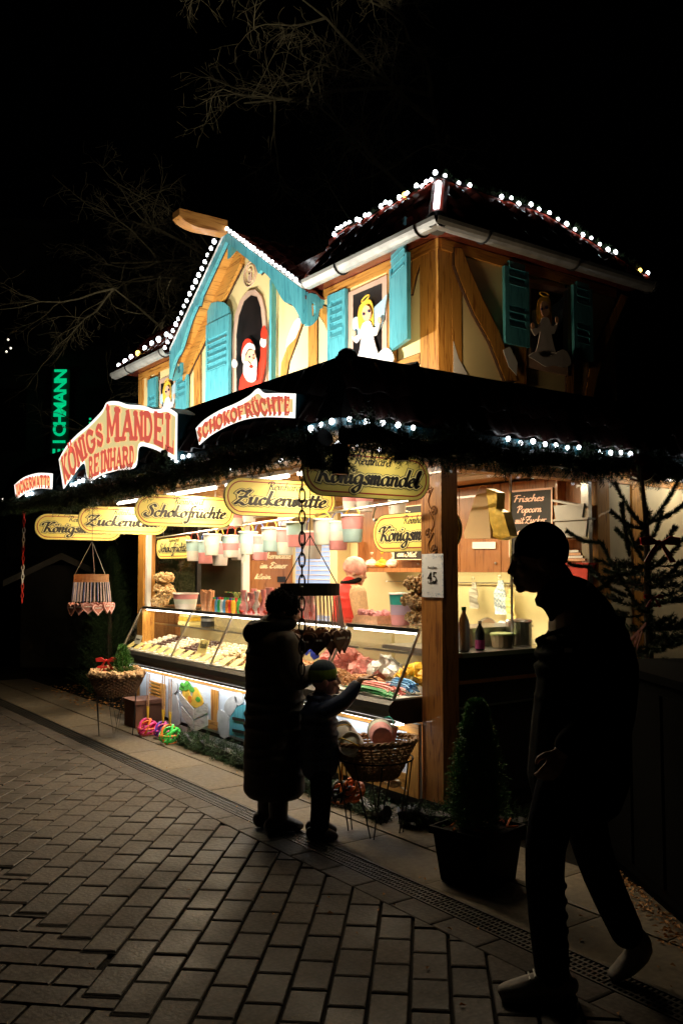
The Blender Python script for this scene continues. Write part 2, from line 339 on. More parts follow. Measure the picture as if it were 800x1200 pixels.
for field in (0, 1):
    PA = R(139 if field == 0 else 46.5); pa = (math.cos(PA), math.sin(PA)); pn = (-pa[1], pa[0])
    for i in range(-120, 120):
        for j in range(-90, 90):
            u0 = j*PL+(i % 2)*PL*.5+.03; v0 = i*PW+.02
            sk = random.uniform(-.002, .002)
            pol = [(u0+PG/2, v0+PG/2+sk), (u0+PL-PG/2, v0+PG/2), (u0+PL-PG/2, v0+PW-PG/2+sk), (u0+PG/2, v0+PW-PG/2)]
            pol = [(pa[0]*a+pn[0]*b, pa[1]*a+pn[1]*b) for a, b in pol]
            cx = sum(p[0] for p in pol)/4; cy = sum(p[1] for p in pol)/4
            if cy > YE+.15 or cx < -16 or cx > 6 or (field == 0 and cy < YM) or (field == 1 and cy > YM+.13): continue
            d = Vector((cx-CAM[0], cy-CAM[1])); f = d.x*HF[0]+d.y*HF[1]; r = d.x*RT[0]+d.y*RT[1]
            if f < -1 or abs(r) > .75*f+4: continue
            if f < .9 or abs(r) > .42*f+.5: f += 100
            if field == 0: pol = clipy(pol, YE)
            if len(pol) < 3: continue
            ar = abs(sum(pol[k][0]*pol[(k+1) % len(pol)][1]-pol[(k+1) % len(pol)][0]*pol[k][1] for k in range(len(pol))))/2
            if ar < .0007: continue
            full.append((f, pol, random.uniform(-.0025, .0025) if field == 0 else random.uniform(-.0072, -.0062)))
            if field == 0 and cy < YM+.22:
                c0x = sum(p[0] for p in pol)/len(pol); c0y = sum(p[1] for p in pol)/len(pol); pads.add([(c0x+(p[0]-c0x)*1.13, c0y+(p[1]-c0y)*1.13, -.0042-.00001*(len(pads.f) % 90)) for p in (pol if sum(pol[k][0]*pol[(k+1) % len(pol)][1]-pol[(k+1) % len(pol)][0]*pol[k][1] for k in range(len(pol))) > 0 else pol[::-1])], [tuple(range(len(pol)))])
# border row along the drain
x = -12.0
while x < 4.5:
    L_ = .30+random.uniform(-.004, .004); pol = [(x, -1.183), (x+L_-.01, -1.183), (x+L_-.01, -1.032), (x, -1.032)]
    d = Vector((x-CAM[0], -1.1-CAM[1])); full.append((d.x*HF[0]+d.y*HF[1], pol, 0)); x += L_
full.sort(key=lambda q: q[0]); rest = MB()
for k, (f, pol, dz) in enumerate(full):
    if k < 300: b = MB(); paver_mesh(pol, b, dz); b.build('paver', m_paver, pave)
    else: paver_mesh(pol, rest, dz)
pads.build('joint_filling', m_joint, pave, kind='stuff')
rest.build('paver_field', m_paver, pave, kind='stuff')

walk = MB().bb((-12, -.87, -.06), (6, 6, -.012)).build('sidewalk', m_joint, kind='structure')
random.seed(11)
for row, (ya, yb) in enumerate(((-.868, -.46), (-.45, .02))):
    x = -9.6+row*.35
    while x < 4.6:
        L_ = .80; b = MB(); paver_mesh([(x, ya), (x+L_-.008, ya), (x+L_-.008, yb-.008), (x, yb-.008)], b, random.uniform(-.002, .001)); b.build('slab', m_slab, walk); x += L_
# drain channel with grating
dr = empty('drain_channel', (-2, -.95, -.05), 'long narrow iron drain grating between the pavers and the pale slabs', 'drain')
MB().bb((-12, -1.03, -.05), (6, -.87, -.035)).build('channel', m_black, dr)
b0 = MB()
for yy in (-1.022, -.878): b0.bb((-.5, yy-.006, -.03), (.5, yy+.006, .001))
for yy in (-.985, -.95, -.915): b0.bb((-.49, yy-.006, -.02), (.49, yy+.006, -.002))
for k in range(40): xx = -.49+k*.98/39; b0.bb((xx-.0055, -1.016, -.022), (xx+.0055, -.884, -.003))
gm = b0.mesh('grate', (0, -.95, 0)); gm.materials.append(m_iron)
for k in range(15): inst(gm, 'grate', dr, (-10.5+k*1.003, -.95, 0))
# leaf litter strip beyond the slabs (right) and behind pot
m_leaf = M('dry_leaf', (.42, .20, .06), .8, ns=3, na=.5, bump=0)
lf = MB(); random.seed(5)
def leaf(mb, p, s):
    a = random.uniform(0, 6.3); t = random.uniform(-.5, .5); q = Matrix.Rotation(a, 3, 'Z') @ Matrix.Rotation(t, 3, 'X')
    mb.add([Vector(p)+q @ Vector(c) for c in ((-s, 0, .004), (-s*.3, -s*.5, .008), (s, 0, .004), (-s*.3, s*.5, .012))], [(0, 1, 2, 3)])
for k in range(2600):
    xx = random.uniform(.35, 3.6); yy = random.gauss(1.2, .5)
    if yy < .35: continue
    leaf(lf, (xx, yy, random.uniform(0, .02)), random.uniform(.012, .03))
for k in range(600): leaf(lf, (random.uniform(-8, -5.2), random.uniform(-.3, 1.2), random.uniform(0, .02)), random.uniform(.012, .03))
for k in range(46): leaf(lf, (random.uniform(.6, 2.6), random.uniform(-1.6, -.1), .002), random.uniform(.008, .018))
for k in range(34): leaf(lf, (random.uniform(-6, 1), random.uniform(-3, -.2), .002), random.uniform(.005, .010))
lf.build('fallen_leaves', m_leaf, kind='stuff', label='dry brown leaves scattered on the ground beside the stall', cat='leaves', at=(0, 0, 0))

# ================================================================ STALL
stall = empty('market_stall', (-2.5, 1, 0), 'half-timbered two-storey sweets stall with cream walls, teal shutters and lit signs', 'stall')
def P(name, mb, mat, par=None, **k): return mb.build(name, mat, par or stall, **k)
def Y(pts, y): return [ony(u, v, y) for u, v in pts]
def X(pts, x): return [onx(u, v, x) for u, v in pts]
def plate(name, pts, vec, mat, par=None, outline=0, **k):
    return P(name, MB().prism(pts, vec), mat, par, **k)
XL = -5.10; D = 2.08; DU = 1.86
# plinth, floor, walls of the lower storey
P('plinth', MB().bb((XL+.05, .03, 0), (-.02, 3.6, .10)), m_blackp)
P('floor', MB().bb((XL+.06, .06, .101), (-.06, D-.04, .125)), m_brown)
# corner post (front face amber, carved), left post
m_tvd = wood('dark_varnished_post', (.40, .165, .035), (.17, .055, .010), (14, 14, 1.2), coat=.4)
post = P('corner_post', MB().bb((-.205, -.004, .10), (0, .14, 2.40)), m_tvd)
P('post', MB().bb((XL+.02, 0, .1), (XL+.17, .14, 2.40)), m_tv)
P('post', MB().bb((XL+.18, .02, 1.2), (XL+.23, .07, 2.40)), m_white)
# side wall, lower: black panels, sill and window frame
P('side_wall_panel', MB().bb((-.05, .142, .10), (-.012, 1.60, 1.035)), m_blackp)
P('rail', MB().bb((-.02, .142, .86), (.006, 1.60, .885)), m_brown)
P('rail', MB().bb((-.02, .142, .70), (.004, 1.6, .71)), m_steel)
P('window_sill', MB().bb((-.16, .142, 1.037), (.035, 1.60, 1.068)), m_steel)
P('side_window_post', MB().bb((-.09, 1.515, 1.07), (-.02, 1.555, 2.40)), m_steel)
P('post', MB().bb((-.12, 1.60, .1), (0, 1.74, 2.40)), m_tv)
P('post', MB().bb((-.12, 2.03, .1), (0, 2.20, 2.40)), m_tv)
P('side_wall_panel', MB().bb((-.06, 1.742, .1), (-.02, 2.028, 2.40)), m_plasterw)
P('side_wall_panel', MB().bb((-.06, 2.202, .1), (-.02, 3.6, 2.40)), m_plasterw)
P('window_pane', MB().bb((-.055, .145, 1.07), (-.049, 1.512, 2.40)), m_glass)
P('pane_joint', MB().bb((-.062, .70, 1.07), (-.044, .708, 2.40)), m_steel)
# back wall, end wall
P('back_wall', MB().bb((XL, D, .1), (-.05, D+.04, 2.42)), m_cream)
P('end_wall', MB().bb((XL, .142, .1), (XL+.04, D-.002, 1.22)), m_brown)
for a, b in ((.142, .19), (.72, .77), (1.33, 1.42)): P('window_mullion', MB().bb((XL, a, 1.222), (XL+.05, b, 2.40)), m_white if a > 1 else m_black)
for a, b in ((.192, .718), (.772, 1.328)): P('window_pane', MB().bb((XL+.02, a, 1.222), (XL+.028, b, 2.40)), m_glass)
P('end_wall_panel', MB().bb((XL, 1.422, 1.222), (XL+.04, D-.002, 2.40)), m_brown)
P('soffit', MB().bb((XL-1.15, -1.10, 2.402), (.40, 3.6, 2.425)), m_ceil)
P('beam', MB().bb((XL, -.02, 2.27), (-.207, .10, 2.398)), m_th)
P('beam', MB().bb((-.13, .142, 2.30), (-.002, 3.6, 2.398)), m_ty)
# cupboards along the back wall, seen through the side window
for i in range(6):
    a = -3.2+i*.52
    P('cupboard', MB().bb((a, 1.70, 1.60), (a+.512, D-.004, 2.38)), m_brown)
    P('knob', MB().ball((a+.46, 1.69, 1.68), .012), m_steel)
P('worktop', MB().bb((-3.3, 1.5, .90), (-.07, D-.003, .94)), m_steel)
P('splashback', MB().bb((-3.3, D-.016, .942), (-.08, D-.003, 1.598)), m_cream)
P('hook_rail', MB().tube([(-3.1, 1.98, 1.50), (-.5, 1.98, 1.50)], .006), m_steel)
P('column', MB().bb((-4.02, 1.9, .1), (-3.88, D-.004, 2.4)), m_cream)

# ---------------- upper storey
ZU0, ZU1 = 2.70, 3.90
P('upper_wall', MB().bb((XL+.02, .002, ZU0), (-.004, .06, ZU1)), m_plaster)
P('upper_side_wall', MB().bb((-.06, .062, ZU0), (-.002, DU, ZU1)), m_plaster)
P('upper_end_wall', MB().bb((XL+.02, .062, ZU0), (XL+.08, DU, ZU1)), m_plaster)
AX, AZ = -2.68, 4.69; GL, GR, GZ = 1.19, 1.28, .87
P('gable_wall', MB().prism([(AX-1.12, .002, ZU1+.001), (AX+1.18, .002, ZU1+.001), (AX, .002, AZ-.05)], (0, .05, 0)), m_plaster)
def timber(px, y=-.012, mat=None, th=.03, name='timber', plane='y'):
    pts = Y(px, y) if plane == 'y' else X(px, -y)
    vec = (0, th, 0) if plane == 'y' else (-th, 0, 0)
    P(name, MB().prism(pts, vec), mat or m_tv)
    # dark painted edge just behind the timber face
    n = len(pts); c = sum(pts, Vector())/n
    o = []
    for i in range(n):
        a = pts[i]-pts[i-1]; b = pts[(i+1) % n]-pts[i]
        if plane == 'y': na = Vector((a.z, 0, -a.x)).normalized(); nb = Vector((b.z, 0, -b.x)).normalized()
        else: na = Vector((0, a.z, -a.y)).normalized(); nb = Vector((0, b.z, -b.y)).normalized()
        m_ = (na+nb); m_ = m_.normalized() if m_.length > .01 else na
        o.append((pts[i], m_))
    ar = sum((pts[i].x-c.x)*(pts[(i+1) % n].z-c.z)-(pts[(i+1) % n].x-c.x)*(pts[i].z-c.z) for i in range(n)) if plane == 'y' else sum((pts[i].y-c.y)*(pts[(i+1) % n].z-c.z)-(pts[(i+1) % n].y-c.y)*(pts[i].z-c.z) for i in range(n))
    sg = 1 if ar > 0 else -1
    off = Vector((0, .004, 0)) if plane == 'y' else Vector((-.004, 0, 0))
    P('painted_edge', MB().prism([p+m_*.009*sg+off for p, m_ in o], [c_*.7 for c_ in vec]), m_outline)
# corner posts
P('timber', MB().bb((-.095, -.020, ZU0), (.002, .10, ZU1-.04)), m_tv)
P('timber', MB().bb((-.19, -.016, ZU0), (-.101, .02, ZU1-.04)), m_tv)
P('painted_edge', MB().bb((-.20, -.008, ZU0), (-.004, .012, ZU1-.04)), m_outline)
P('timber', MB().bb((-.03, .104, ZU0), (.004, .19, ZU1-.04)), m_tv)
P('timber', MB().bb((-1.36, -.022, ZU1-.115), (.006, .0, ZU1-.045)), m_th)
P('timber', MB().bb((-.002, .0, ZU1-.12), (.018, DU, ZU1-.045)), m_ty)
P('timber', MB().bb((XL, -.022, ZU1-.115), (-3.84, .0, ZU1-.045)), m_th)
timber([(361, 350), (371, 352), (371, 448), (361, 448)])
timber([(349, 372), (355, 376), (347, 400), (338, 424), (333, 455), (327, 455), (330, 425), (338, 404), (344, 390)])
timber([(372, 356), (384, 360), (385, 394), (380, 378), (373, 368)])
timber([(453, 302), (464, 296), (464, 440), (453, 440)], y=-.010)
timber([(400, 328), (408, 324), (408, 342), (400, 346)])
timber([(464, 424), (491, 414), (491, 425), (472, 436), (464, 437)], mat=m_th, y=-.013)
timber([(485, 293), (492, 290), (492, 306), (486, 325), (482, 345), (479, 345), (480, 322)])
timber([(227, 400), (235, 392), (235, 500), (227, 500)])
timber([(222, 408), (227, 402), (226, 425), (221, 440), (219, 470), (214, 480), (215, 445)])
timber([(234, 365), (241, 370), (243, 384), (240, 392), (234, 380)])
timber([(262, 318), (270, 312), (270, 336), (262, 350)])
timber([(181, 437), (186, 434), (186, 448), (181, 450)])
timber([(172, 442), (176, 440), (175, 460), (172, 452)])
P('timber', MB().bb((XL, -.02, ZU0), (XL+.11, .03, ZU1-.12)), m_tv)
# rake timbers inside the gable
for sgn, fr in ((-1, 1),):
    pts = [(AX, AZ-.06), (AX+sgn*1.19, AZ-.06-.87), (AX+sgn*1.19, AZ-.06-1.07), (AX, AZ-.25)]
    P('rake_timber', MB().prism([(a, -.05+.002*sgn, z) for a, z in pts], (0, .05, 0)), m_th)
    P('painted_edge', MB().prism([(a, -.02, z) for a, z in [(AX, AZ-.24), (AX+sgn*1.19, AZ-.06-1.06), (AX+sgn*1.19, AZ-.06-1.09), (AX, AZ-.27)]], (0, .012, 0)), m_outline)
# snow painted on the plaster
plate('snow_patch', Y([(349, 372), (353, 374), (351, 384), (346, 396), (335, 407), (336, 398), (341, 384), (345, 376)], -.018), (0, .004, 0), m_white)
# round crest painted on the gable
cr_ = ony(293, 321, -.004); P('crest', MB().ring(cr_, .115, .006, n=28).ring(cr_, .085, .004, n=24).ring(cr_+Vector((0, 0, .02)), .03, .006, n=10).box(cr_+Vector((0, 0, -.04)), (.07, .008, .05)), m_pink)

# ---------------- shutters
def shutter(hinge, wdt, h, ang, panels, arch=False, plane='y', mat=m_teal):
    """hinge: lower hinge corner (world). leaf runs along +X (or +Y) from the hinge, turned by ang."""
    t = MB(); th = .028; fw = .05
    def loc(p): return p
    q = Matrix.Rotation(ang, 4, 'Z')
    root = MB()
    if arch:
        pr = [(0, 0), (wdt, 0), (wdt, h*.86)]+[(wdt*math.cos(a)**.9 if math.cos(a) > 0 else 0, h*.86+h*.14*math.sin(a)) for a in [R(k) for k in (25, 45, 65, 80)]]+[(0, h)]
    else: pr = [(0, 0), (wdt, 0), (wdt, h), (0, h)]
    root.prism([(a, 0, z) for a, z in pr], (0, th*.55, 0))
    # raised stiles and rails round each louvre field
    cuts = [0]+[c for pz in panels for c in pz]+[h*(.86 if arch else 1)]
    root.bb((0, -th*.45, 0), (fw*.8, 0, cuts[-1])); root.bb((wdt-fw*.8, -th*.45, 0), (wdt, 0, cuts[-1]))
    for i in range(0, len(cuts), 2): root.bb((fw*.8, -th*.45, cuts[i]), (wdt-fw*.8, 0, cuts[i+1]))
    root.v = [tuple((q @ Vector(p))+Vector(hinge)) for p in root.v]
    s = P('shutter', root, mat, at=hinge)
    for a, b in panels:
        n = max(3, int((b-a)/.055))
        for k in range(n):
            z = a+(b-a)*(k+.5)/n; sl = MB().box((wdt/2, -.006, z), (wdt-fw*1.6-.004, .006, (b-a)/n*.95), m=Matrix.Rotation(R(-28), 3, 'X'))
            sl.v = [tuple((q @ Vector(p))+Vector(hinge)) for p in sl.v]; sl.build('slat', mat, s)
    hb = MB().box((wdt/2, -.012, h*.06), (wdt*.9, .004, .006)); return s
h1 = ony(385, 440, -.03); shutter((ony(385, 400, -.03).x, -.032, 2.80), ony(406, 400, -.03).x-ony(385, 400, -.03).x, ony(395, 343, -.03).z-2.80, 0, [(.62, .92)])
hx = ony(458, 400, -.03).x; z0 = ony(459, 412, -.03).z; shutter((hx, -.03, z0), .37, ony(458, 316, -.03).z-z0, R(-20), [(.52, .86)])
# gable window shutters: left flat against the wall, right standing out from it
lx0, lx1 = ony(243, 400, -.05).x, ony(270, 400, -.05).x
shutter((lx0, -.055, 2.74), lx1-lx0, ony(250, 354, -.05).z-2.74, 0, [(.20, .50), (.80, 1.12)], arch=True)
rx = ony(314, 400, -.05).x
shutter((ony(321, 400, -.03).x, -.02, 2.74), .055, ony(316, 330, -.05).z-2.74, R(-80), [], mat=m_teal)
# left window shutters
a0, a1 = ony(174, 470, -.03).x, ony(184, 470, -.03).x; shutter((a0, -.03, 2.82), a1-a0, ony(178, 444, -.03).z-2.82, 0, [(.40, .72)])
a0, a1 = ony(207, 470, -.03).x, ony(220, 470, -.03).x; shutter((a0, -.03, 2.78), a1-a0, ony(214, 428, -.03).z-2.78, 0, [(.62, .95)])
# side shutters (unlit side)
for (u0, u1, vt, vb) in ((588, 616, 312, 402), (668, 690, 334, 420)):
    A = onx(u0, vt, .02); B = onx(u1, vt, .02); C_ = onx(u0, vb, .02)
    shutter((.034, A.y, C_.z), B.y-A.y, A.z-C_.z, R(90), [(.12, .28), (.42, .60)])
# ---------------- windows with cut-out figures
def win(frame, inner, y, plane='y'):
    g = Y if plane == 'y' else X
    vec = (0, .02, 0) if plane == 'y' else (-.02, 0, 0); s = -1 if plane == 'y' else 1
    f = P('window', MB().prism(g(frame, y), vec), m_pink)
    P('window_pane', MB().prism(g(inner, y+s*.003), tuple(c*.3 for c in vec)), m_dark, f)
    return f
win([(408, 343), (453, 322), (453, 416), (408, 434)], [(413.5, 346), (447, 332), (447, 410), (413.5, 426)], -.018)
win([(187, 445), (205, 437), (205, 490), (187, 495)], [(188.5, 450), (203, 445), (203, 480), (188.5, 490)], -.018)
af = [(272, 470), (272, 395), (275, 370), (281, 352), (290, 341), (299, 339), (306, 347), (310, 362), (312, 385), (312, 470)]
ai = [(277, 480), (277, 392), (280, 370), (286, 353), (294, 346), (301, 348), (305, 360), (307, 380), (307, 480)]
win(af, ai, -.02)
fr2 = win([(617, 330), (665, 338), (665, 440), (617, 430)], [(622, 338), (659, 345), (659, 425), (622, 416)], .02, 'x')
m_hair = M('yellow_cutout_paint', (.90, .55, .06), .5, ns=30, na=.2); m_face = M('skin_cutout_paint', (.85, .48, .30), .5, na=.04)
m_wing = M('pale_blue_cutout_paint', (.42, .60, .72), .5, ns=25, na=.2); m_gown = M('white_cutout_paint', (.84, .78, .76), .5, na=.05)
m_eye = M('dark_cutout_paint', (.03, .02, .10), .5, na=.1); m_suit = M('red_cutout_paint', (.72, .035, .015), .45, ns=14, na=.15)
def circ(c, rx, ry=None, n=12): return [(c[0]+rx*math.cos(2*math.pi*k/n), c[1]+(ry or rx)*math.sin(2*math.pi*k/n)) for k in range(n)]
def layer(par, name, px, pl, off, mat, th=.008, at=None):
    """one painted wooden layer of a cut-out figure"""
    if pl[0] == 'y': pts = [ony(u, v, pl[1]-off) for u, v in px]; vec = (0, th, 0)
    else: pts = [onx(u, v, pl[1]+off) for u, v in px]; vec = (-th, 0, 0)
    MB().prism(pts, vec).build(name, mat, par)
def sc_(pts, c, s, o=(0, 0), shear=0): return [((u-c[0])*s+o[0], (v-c[1])*s+o[1]+shear*(u-c[0])*s) for u, v in pts]
def angel(pl, T, label):
    at = ony(*T([(432, 430)])[0], pl[1]) if pl[0] == 'y' else onx(*T([(432, 430)])[0], pl[1])
    t = empty('angel_figure', at, label, 'angel figure', 'painted angel cut-outs in the upper windows')
    L_ = lambda n, p, o, m: layer(t, n, T(p), pl, o, m)
    L_('wing', catmull2([(437, 362), (447, 352), (453, 345), (451, 360), (449, 375), (443, 388), (436, 394), (434, 375)]), .010, m_wing)
    L_('wing', catmull2([(420, 372), (414, 373), (413, 382), (416, 392), (421, 396), (422, 385)]), .010, m_wing)
    L_('hair', catmull2([(424, 355), (432, 351), (436, 356), (437, 368), (437, 382), (430, 384), (421, 386), (419, 374), (420, 362)]), .020, m_hair)
    L_('gown', catmull2([(425, 379), (433, 376), (437, 384), (443, 381), (446, 374), (441, 392), (437, 394), (441, 410), (444, 425), (418, 428), (421, 410), (423, 395), (417, 402), (412, 394), (420, 392)]), .029, m_gown)
    L_('face', circ((429, 367), 5.2, 9.5), .038, m_face)
    L_('eye', circ((425.4, 368), 1.0, 1.6, 8), .0475, m_eye); L_('eye', circ((431.5, 364.5), 1.0, 1.6, 8), .0475, m_eye)
    L_('hand', circ((414, 391), 2, 4, 8), .038, m_face); L_('hand', circ((444, 375), 2, 4, 8), .038, m_face)
    L_('cloud', catmull2([(409, 428), (418, 420), (426, 424), (438, 419), (450, 408), (458, 411), (461, 421), (454, 428), (440, 430), (430, 434), (416, 430)]), .048, m_gown)
    h = T([(428, 350), (434, 347)])
    c = ony(*h[0], pl[1]-.03) if pl[0] == 'y' else onx(*h[0], pl[1]+.03)
    (MB().ring(c, .048, .006, nx=(.95, 0, .30), ny=(-.3, 0, .95), sy=.32) if pl[0] == 'y' else MB().ring(c, .048, .006, nx=(0, 1, 0), ny=(0, 0, 1), sy=.32)).build('halo', m_hair, t)
def catmull2(p): return [tuple(q) for q in catmull([Vector((a, b)) for a, b in p], 3, True)]
angel(('y', -.02), lambda p: p, 'painted angel with long blonde hair on a white cloud in the window nearest the corner')
angel(('y', -.02), lambda p: [((u-429)*.52+196, (v-390)*.72+475) for u, v in p], 'small painted blonde angel in the leftmost upper window above the big sign')
angel(('x', .02), lambda p: [((u-432)*.95+641, (v-390)*1.0+386+(u-432)*.3) for u, v in p], 'dim painted angel on a snowy ledge in the dark side window')
# snow and icicles on the dark side
plate('snow_patch', X([(531, 400), (537, 420), (548, 440), (572, 452), (531, 446)], .006), (-.004, 0, 0), m_white)
plate('snow_patch', X([(589, 410), (597, 406), (606, 425), (605, 440), (596, 430)], .042), (-.004, 0, 0), m_white)
timber([(533, 290), (541, 291), (552, 320), (566, 352), (584, 388), (606, 446), (592, 446), (574, 400), (556, 368), (542, 335), (533, 310)], y=-.03, plane='x')
timber([(604, 318), (616, 322), (616, 450), (604, 448)], y=-.026, plane='x')
timber([(664, 335), (672, 338), (672, 466), (664, 466)], y=-.014, plane='x')
timber([(728, 345), (735, 348), (712, 400), (700, 440), (693, 472), (684, 472), (692, 425), (706, 390)], y=-.03, plane='x')
# bearded man in red, waving, in the arched gable window
t = empty('bearded_man_figure', ony(292, 465, -.04), 'painted cut-out of a waving white-bearded man in a red suit in the arched gable window', 'cut-out figure')
pl = ('y', -.05)
for n, p, o, m in (('body', [(279, 470), (281, 445), (287, 432), (300, 432), (306, 445), (308, 470)], .006, m_suit),
                   ('arm', [(299, 440), (305, 420), (306, 402), (310, 398), (312, 404), (311, 425), (306, 448)], .012, m_suit),
                   ('cuff', circ((308, 401), 3.4, 6), .020, m_gown), ('glove', catmull2([(306, 396), (306, 388), (309, 381), (311, 385), (313, 390), (311, 397)]), .021, m_suit),
                   ('hat', catmull2([(283, 420), (284, 404), (289, 397), (295, 400), (298, 412), (291, 412)]), .020, m_suit),
                   ('pompom', circ((274.5, 426), 3.2, 5), .029, m_gown),
                   ('hat_brim', catmull2([(284, 424), (284, 412), (290, 402), (297, 404), (298, 410), (292, 410), (288, 418), (287, 426)]), .030, m_gown),
                   ('face', catmull2([(287, 424), (288, 414), (293, 408), (298, 412), (299, 424), (294, 430)]), .030, m_face),
                   ('beard', catmull2([(286, 426), (290, 423), (294, 427), (300, 419), (300, 434), (299, 445), (293, 448), (288, 444), (285, 436)]), .040, m_gown),
                   ('mouth', circ((294, 429.5), 2, 2, 8), .049, m_suit), ('nose', circ((295, 421), 1.6, 2, 8), .049, m_face),
                   ('eye', circ((292, 418), .7, 1.2, 6), .039, m_eye), ('eye', circ((296.5, 416), .7, 1.2, 6), .039, m_eye)):
    layer(t, n, p, pl, o, m)

# ---------------- gable barge boards, brackets, ridge log, gable roof
YB = -.20
def lerp(a, b, t): return a+(b-a)*t
for sg in (-1, 1):
    top = []; bot = []
    EX, EZ = (GR if sg > 0 else -GL), GZ
    for k in range(25):
        t_ = k/24; xx = AX+EX*t_; zz = AZ+.02-EZ*t_
        dep = .070+.01*math.sin(t_*3.1)+(.12*math.exp(-((t_-.80)/.13)**2)) + (.05 if .42 < t_ < .50 else 0)
        if t_ > .86: dep = lerp(dep, .26, (t_-.86)/.14)
        top.append((xx, YB+.001*sg, zz)); bot.append((xx, YB+.001*sg, zz-dep-.02))
    P('barge_board', MB().strip(top, bot, (0, .035, 0)), m_teal)
    P('painted_edge', MB().strip([(a, b+.036, c) for a, b, c in top], [(a, b+.036, c-.012) for a, b, c in bot], (0, .006, 0)), m_outline)
    P('roof_edge_board', MB().prism([(AX, YB-.002, AZ+.055), (AX+EX*1.0, YB-.002, AZ+.055-EZ*1.0), (AX+EX*1.0, YB-.002, AZ+.028-EZ*1.0), (AX, YB-.002, AZ+.028)], (0, .05, 0)), m_white)
    # scrolled bracket returning to the wall
    bx = AX+EX*1.0
    outl = catmull([Vector(q) for q in [(0, 0), (.17, -.02), (.17, -.09), (.125, -.12), (.10, -.20), (.05, -.26), (0, -.27)]], 3)
    ix = [(bx-.018*sg, YB+.037+q.x*1.0, AZ-EZ+q.y) for q in outl]
    inner = [(bx-.018*sg, YB+.037+.07+.06*math.cos(a), AZ-EZ-.13+.07*math.sin(a)) for a in [2*math.pi*k/len(ix) for k in range(len(ix))]]
    c0 = Vector((bx, YB+.037+.07, AZ-EZ-.12))
    # ring between outline and hole
    def angk(p): return math.atan2(p[2]-c0.z, p[1]-c0.y)
    hole = [(p[0], c0.y-.01+(.026)*math.cos(angk(p)), c0.z-.01+.06*math.sin(angk(p))) for p in ix]
    P('bracket', MB().strip(ix+[ix[0]], hole+[hole[0]], (.036*sg, 0, 0)), m_teal)
log = catmull([Vector(q) for q in [(0, .0), (-.12, .0), (-.28, -.01), (-.38, .005), (-.44, .03), (-.475, .06)]], 3)
P('ridge_log', MB().strip([(AX-.07, YB-.02+q.x, AZ+.10) for q in log], [(AX-.07, YB-.02+q.x, AZ-.02+q.y) for q in log], (.14, 0, 0)), wood('ridge_timber', (.50, .22, .05), (.26, .09, .015), (14, 1.2, 14)))
P('ridge_bracket', MB().strip([(AX-.03, YB+.036+q*.12, AZ-.03) for q in (0, .5, 1)], [(AX-.03, YB+.036+q*.12, AZ-.22+.15*q) for q in (0, .5, 1)], (.06, 0, 0)), m_teal)
GE = 1.30
for sg in (-1, 1): P('eave_board', MB().prism([(AX, YB+.04, AZ-.005), (AX+sg*(GR if sg > 0 else GL), YB+.04, AZ-.935), (AX+sg*(GR if sg > 0 else GL), YB+.04, AZ-.962), (AX, YB+.04, AZ-.035)], (0, .158, 0)), m_ty)
# tiles: one small curved pantile mesh shared by every roof
def pantile(L_, W):
    b = MB(); n = 6; T_ = []; B_ = []
    for k in range(n+1):
        u = k/n; z = .022*math.sin(u*2*math.pi); T_.append((u-.5, z))
    vs = [(W*u, 0, z) for u, z in T_]+[(W*u, L_, z) for u, z in T_]+[(W*u, 0, z-.016) for u, z in T_]
    fs = [(i, i+1, n+2+i, n+1+i) for i in range(n)]+[(2*n+2+i, 2*n+3+i, i+1, i) for i in range(n)]
    return b.add(vs, fs)
tile_me = pantile(.23, .20).mesh('tile', smooth=True); tile_me.materials.append(m_tile)
def tile_slope(par, o, along, up, nu, nv, skip=None, dv=.165):
    """lay tiles: o = lower corner, along = unit vector of the eave, up = unit vector up the slope"""
    a = Vector(along); u = Vector(up); n = a.cross(u).normalized()
    for j in range(nv):
        for i in range(nu):
            p = Vector(o)+a*(.2*i+.1)+u*(dv*j)+n*(.055)
            if skip and skip(p): continue
            up2 = (u-n*.13).normalized(); n2 = a.cross(up2)
            m = Matrix((a, up2, n2)).transposed()
            e = inst(tile_me, 'tile', par, p, m.to_euler())
# main roof: steep tiled skirt
RO = .20; RI = .34; ZG = 3.86; ZR = 4.28
rb = MB(); YH = 1.15
def skirt(x0, x1, y0, e0, e1):
    """front-facing tiled skirt from the eave (y0) up to the ridge"""
    rb.add([(x0, y0, ZG), (x1, y0, ZG), (x1, DU+.15, ZG), (x0, DU+.15, ZG), (x0+e0, .16, ZR), (x1-e1, .16, ZR), (x1-e1, YH, ZR), (x0+e0, YH, ZR)],
         [(0, 1, 5, 4), (1, 2, 6, 5), (2, 3, 7, 6), (3, 0, 4, 7), (4, 5, 6, 7), (3, 2, 1, 0)])
skirt(AX+1.22, RO-.02, -RO+.02, 0, .34-.02); skirt(-5.25, AX-1.24, -RO+.02, .35, 0); rb.bb((AX-1.235, .07, ZG), (AX+1.215, YH-.05, ZR-.05))
roof = P('roof', rb, m_tile)
sl = Vector((0, .34-.02, ZR-ZG)).normalized()
tile_slope(roof, (-5.3, -RO, ZG), (1, 0, 0), sl, 28, 3, skip=lambda p: (AX-1.25 < p.x < AX+1.30) or p.x > -.07-(p.z-ZG)*.8 or p.x < -5.3+(p.z-ZG)*.9)
sl2 = Vector((-(.34-.02), 0, ZR-ZG)).normalized()
tile_slope(roof, (RO, -.2, ZG), (0, 1, 0), sl2, 12, 3, skip=lambda p: p.y < -.06+(p.z-ZG)*.95 or p.y > DU+.12-(p.z-ZG)*1.7)
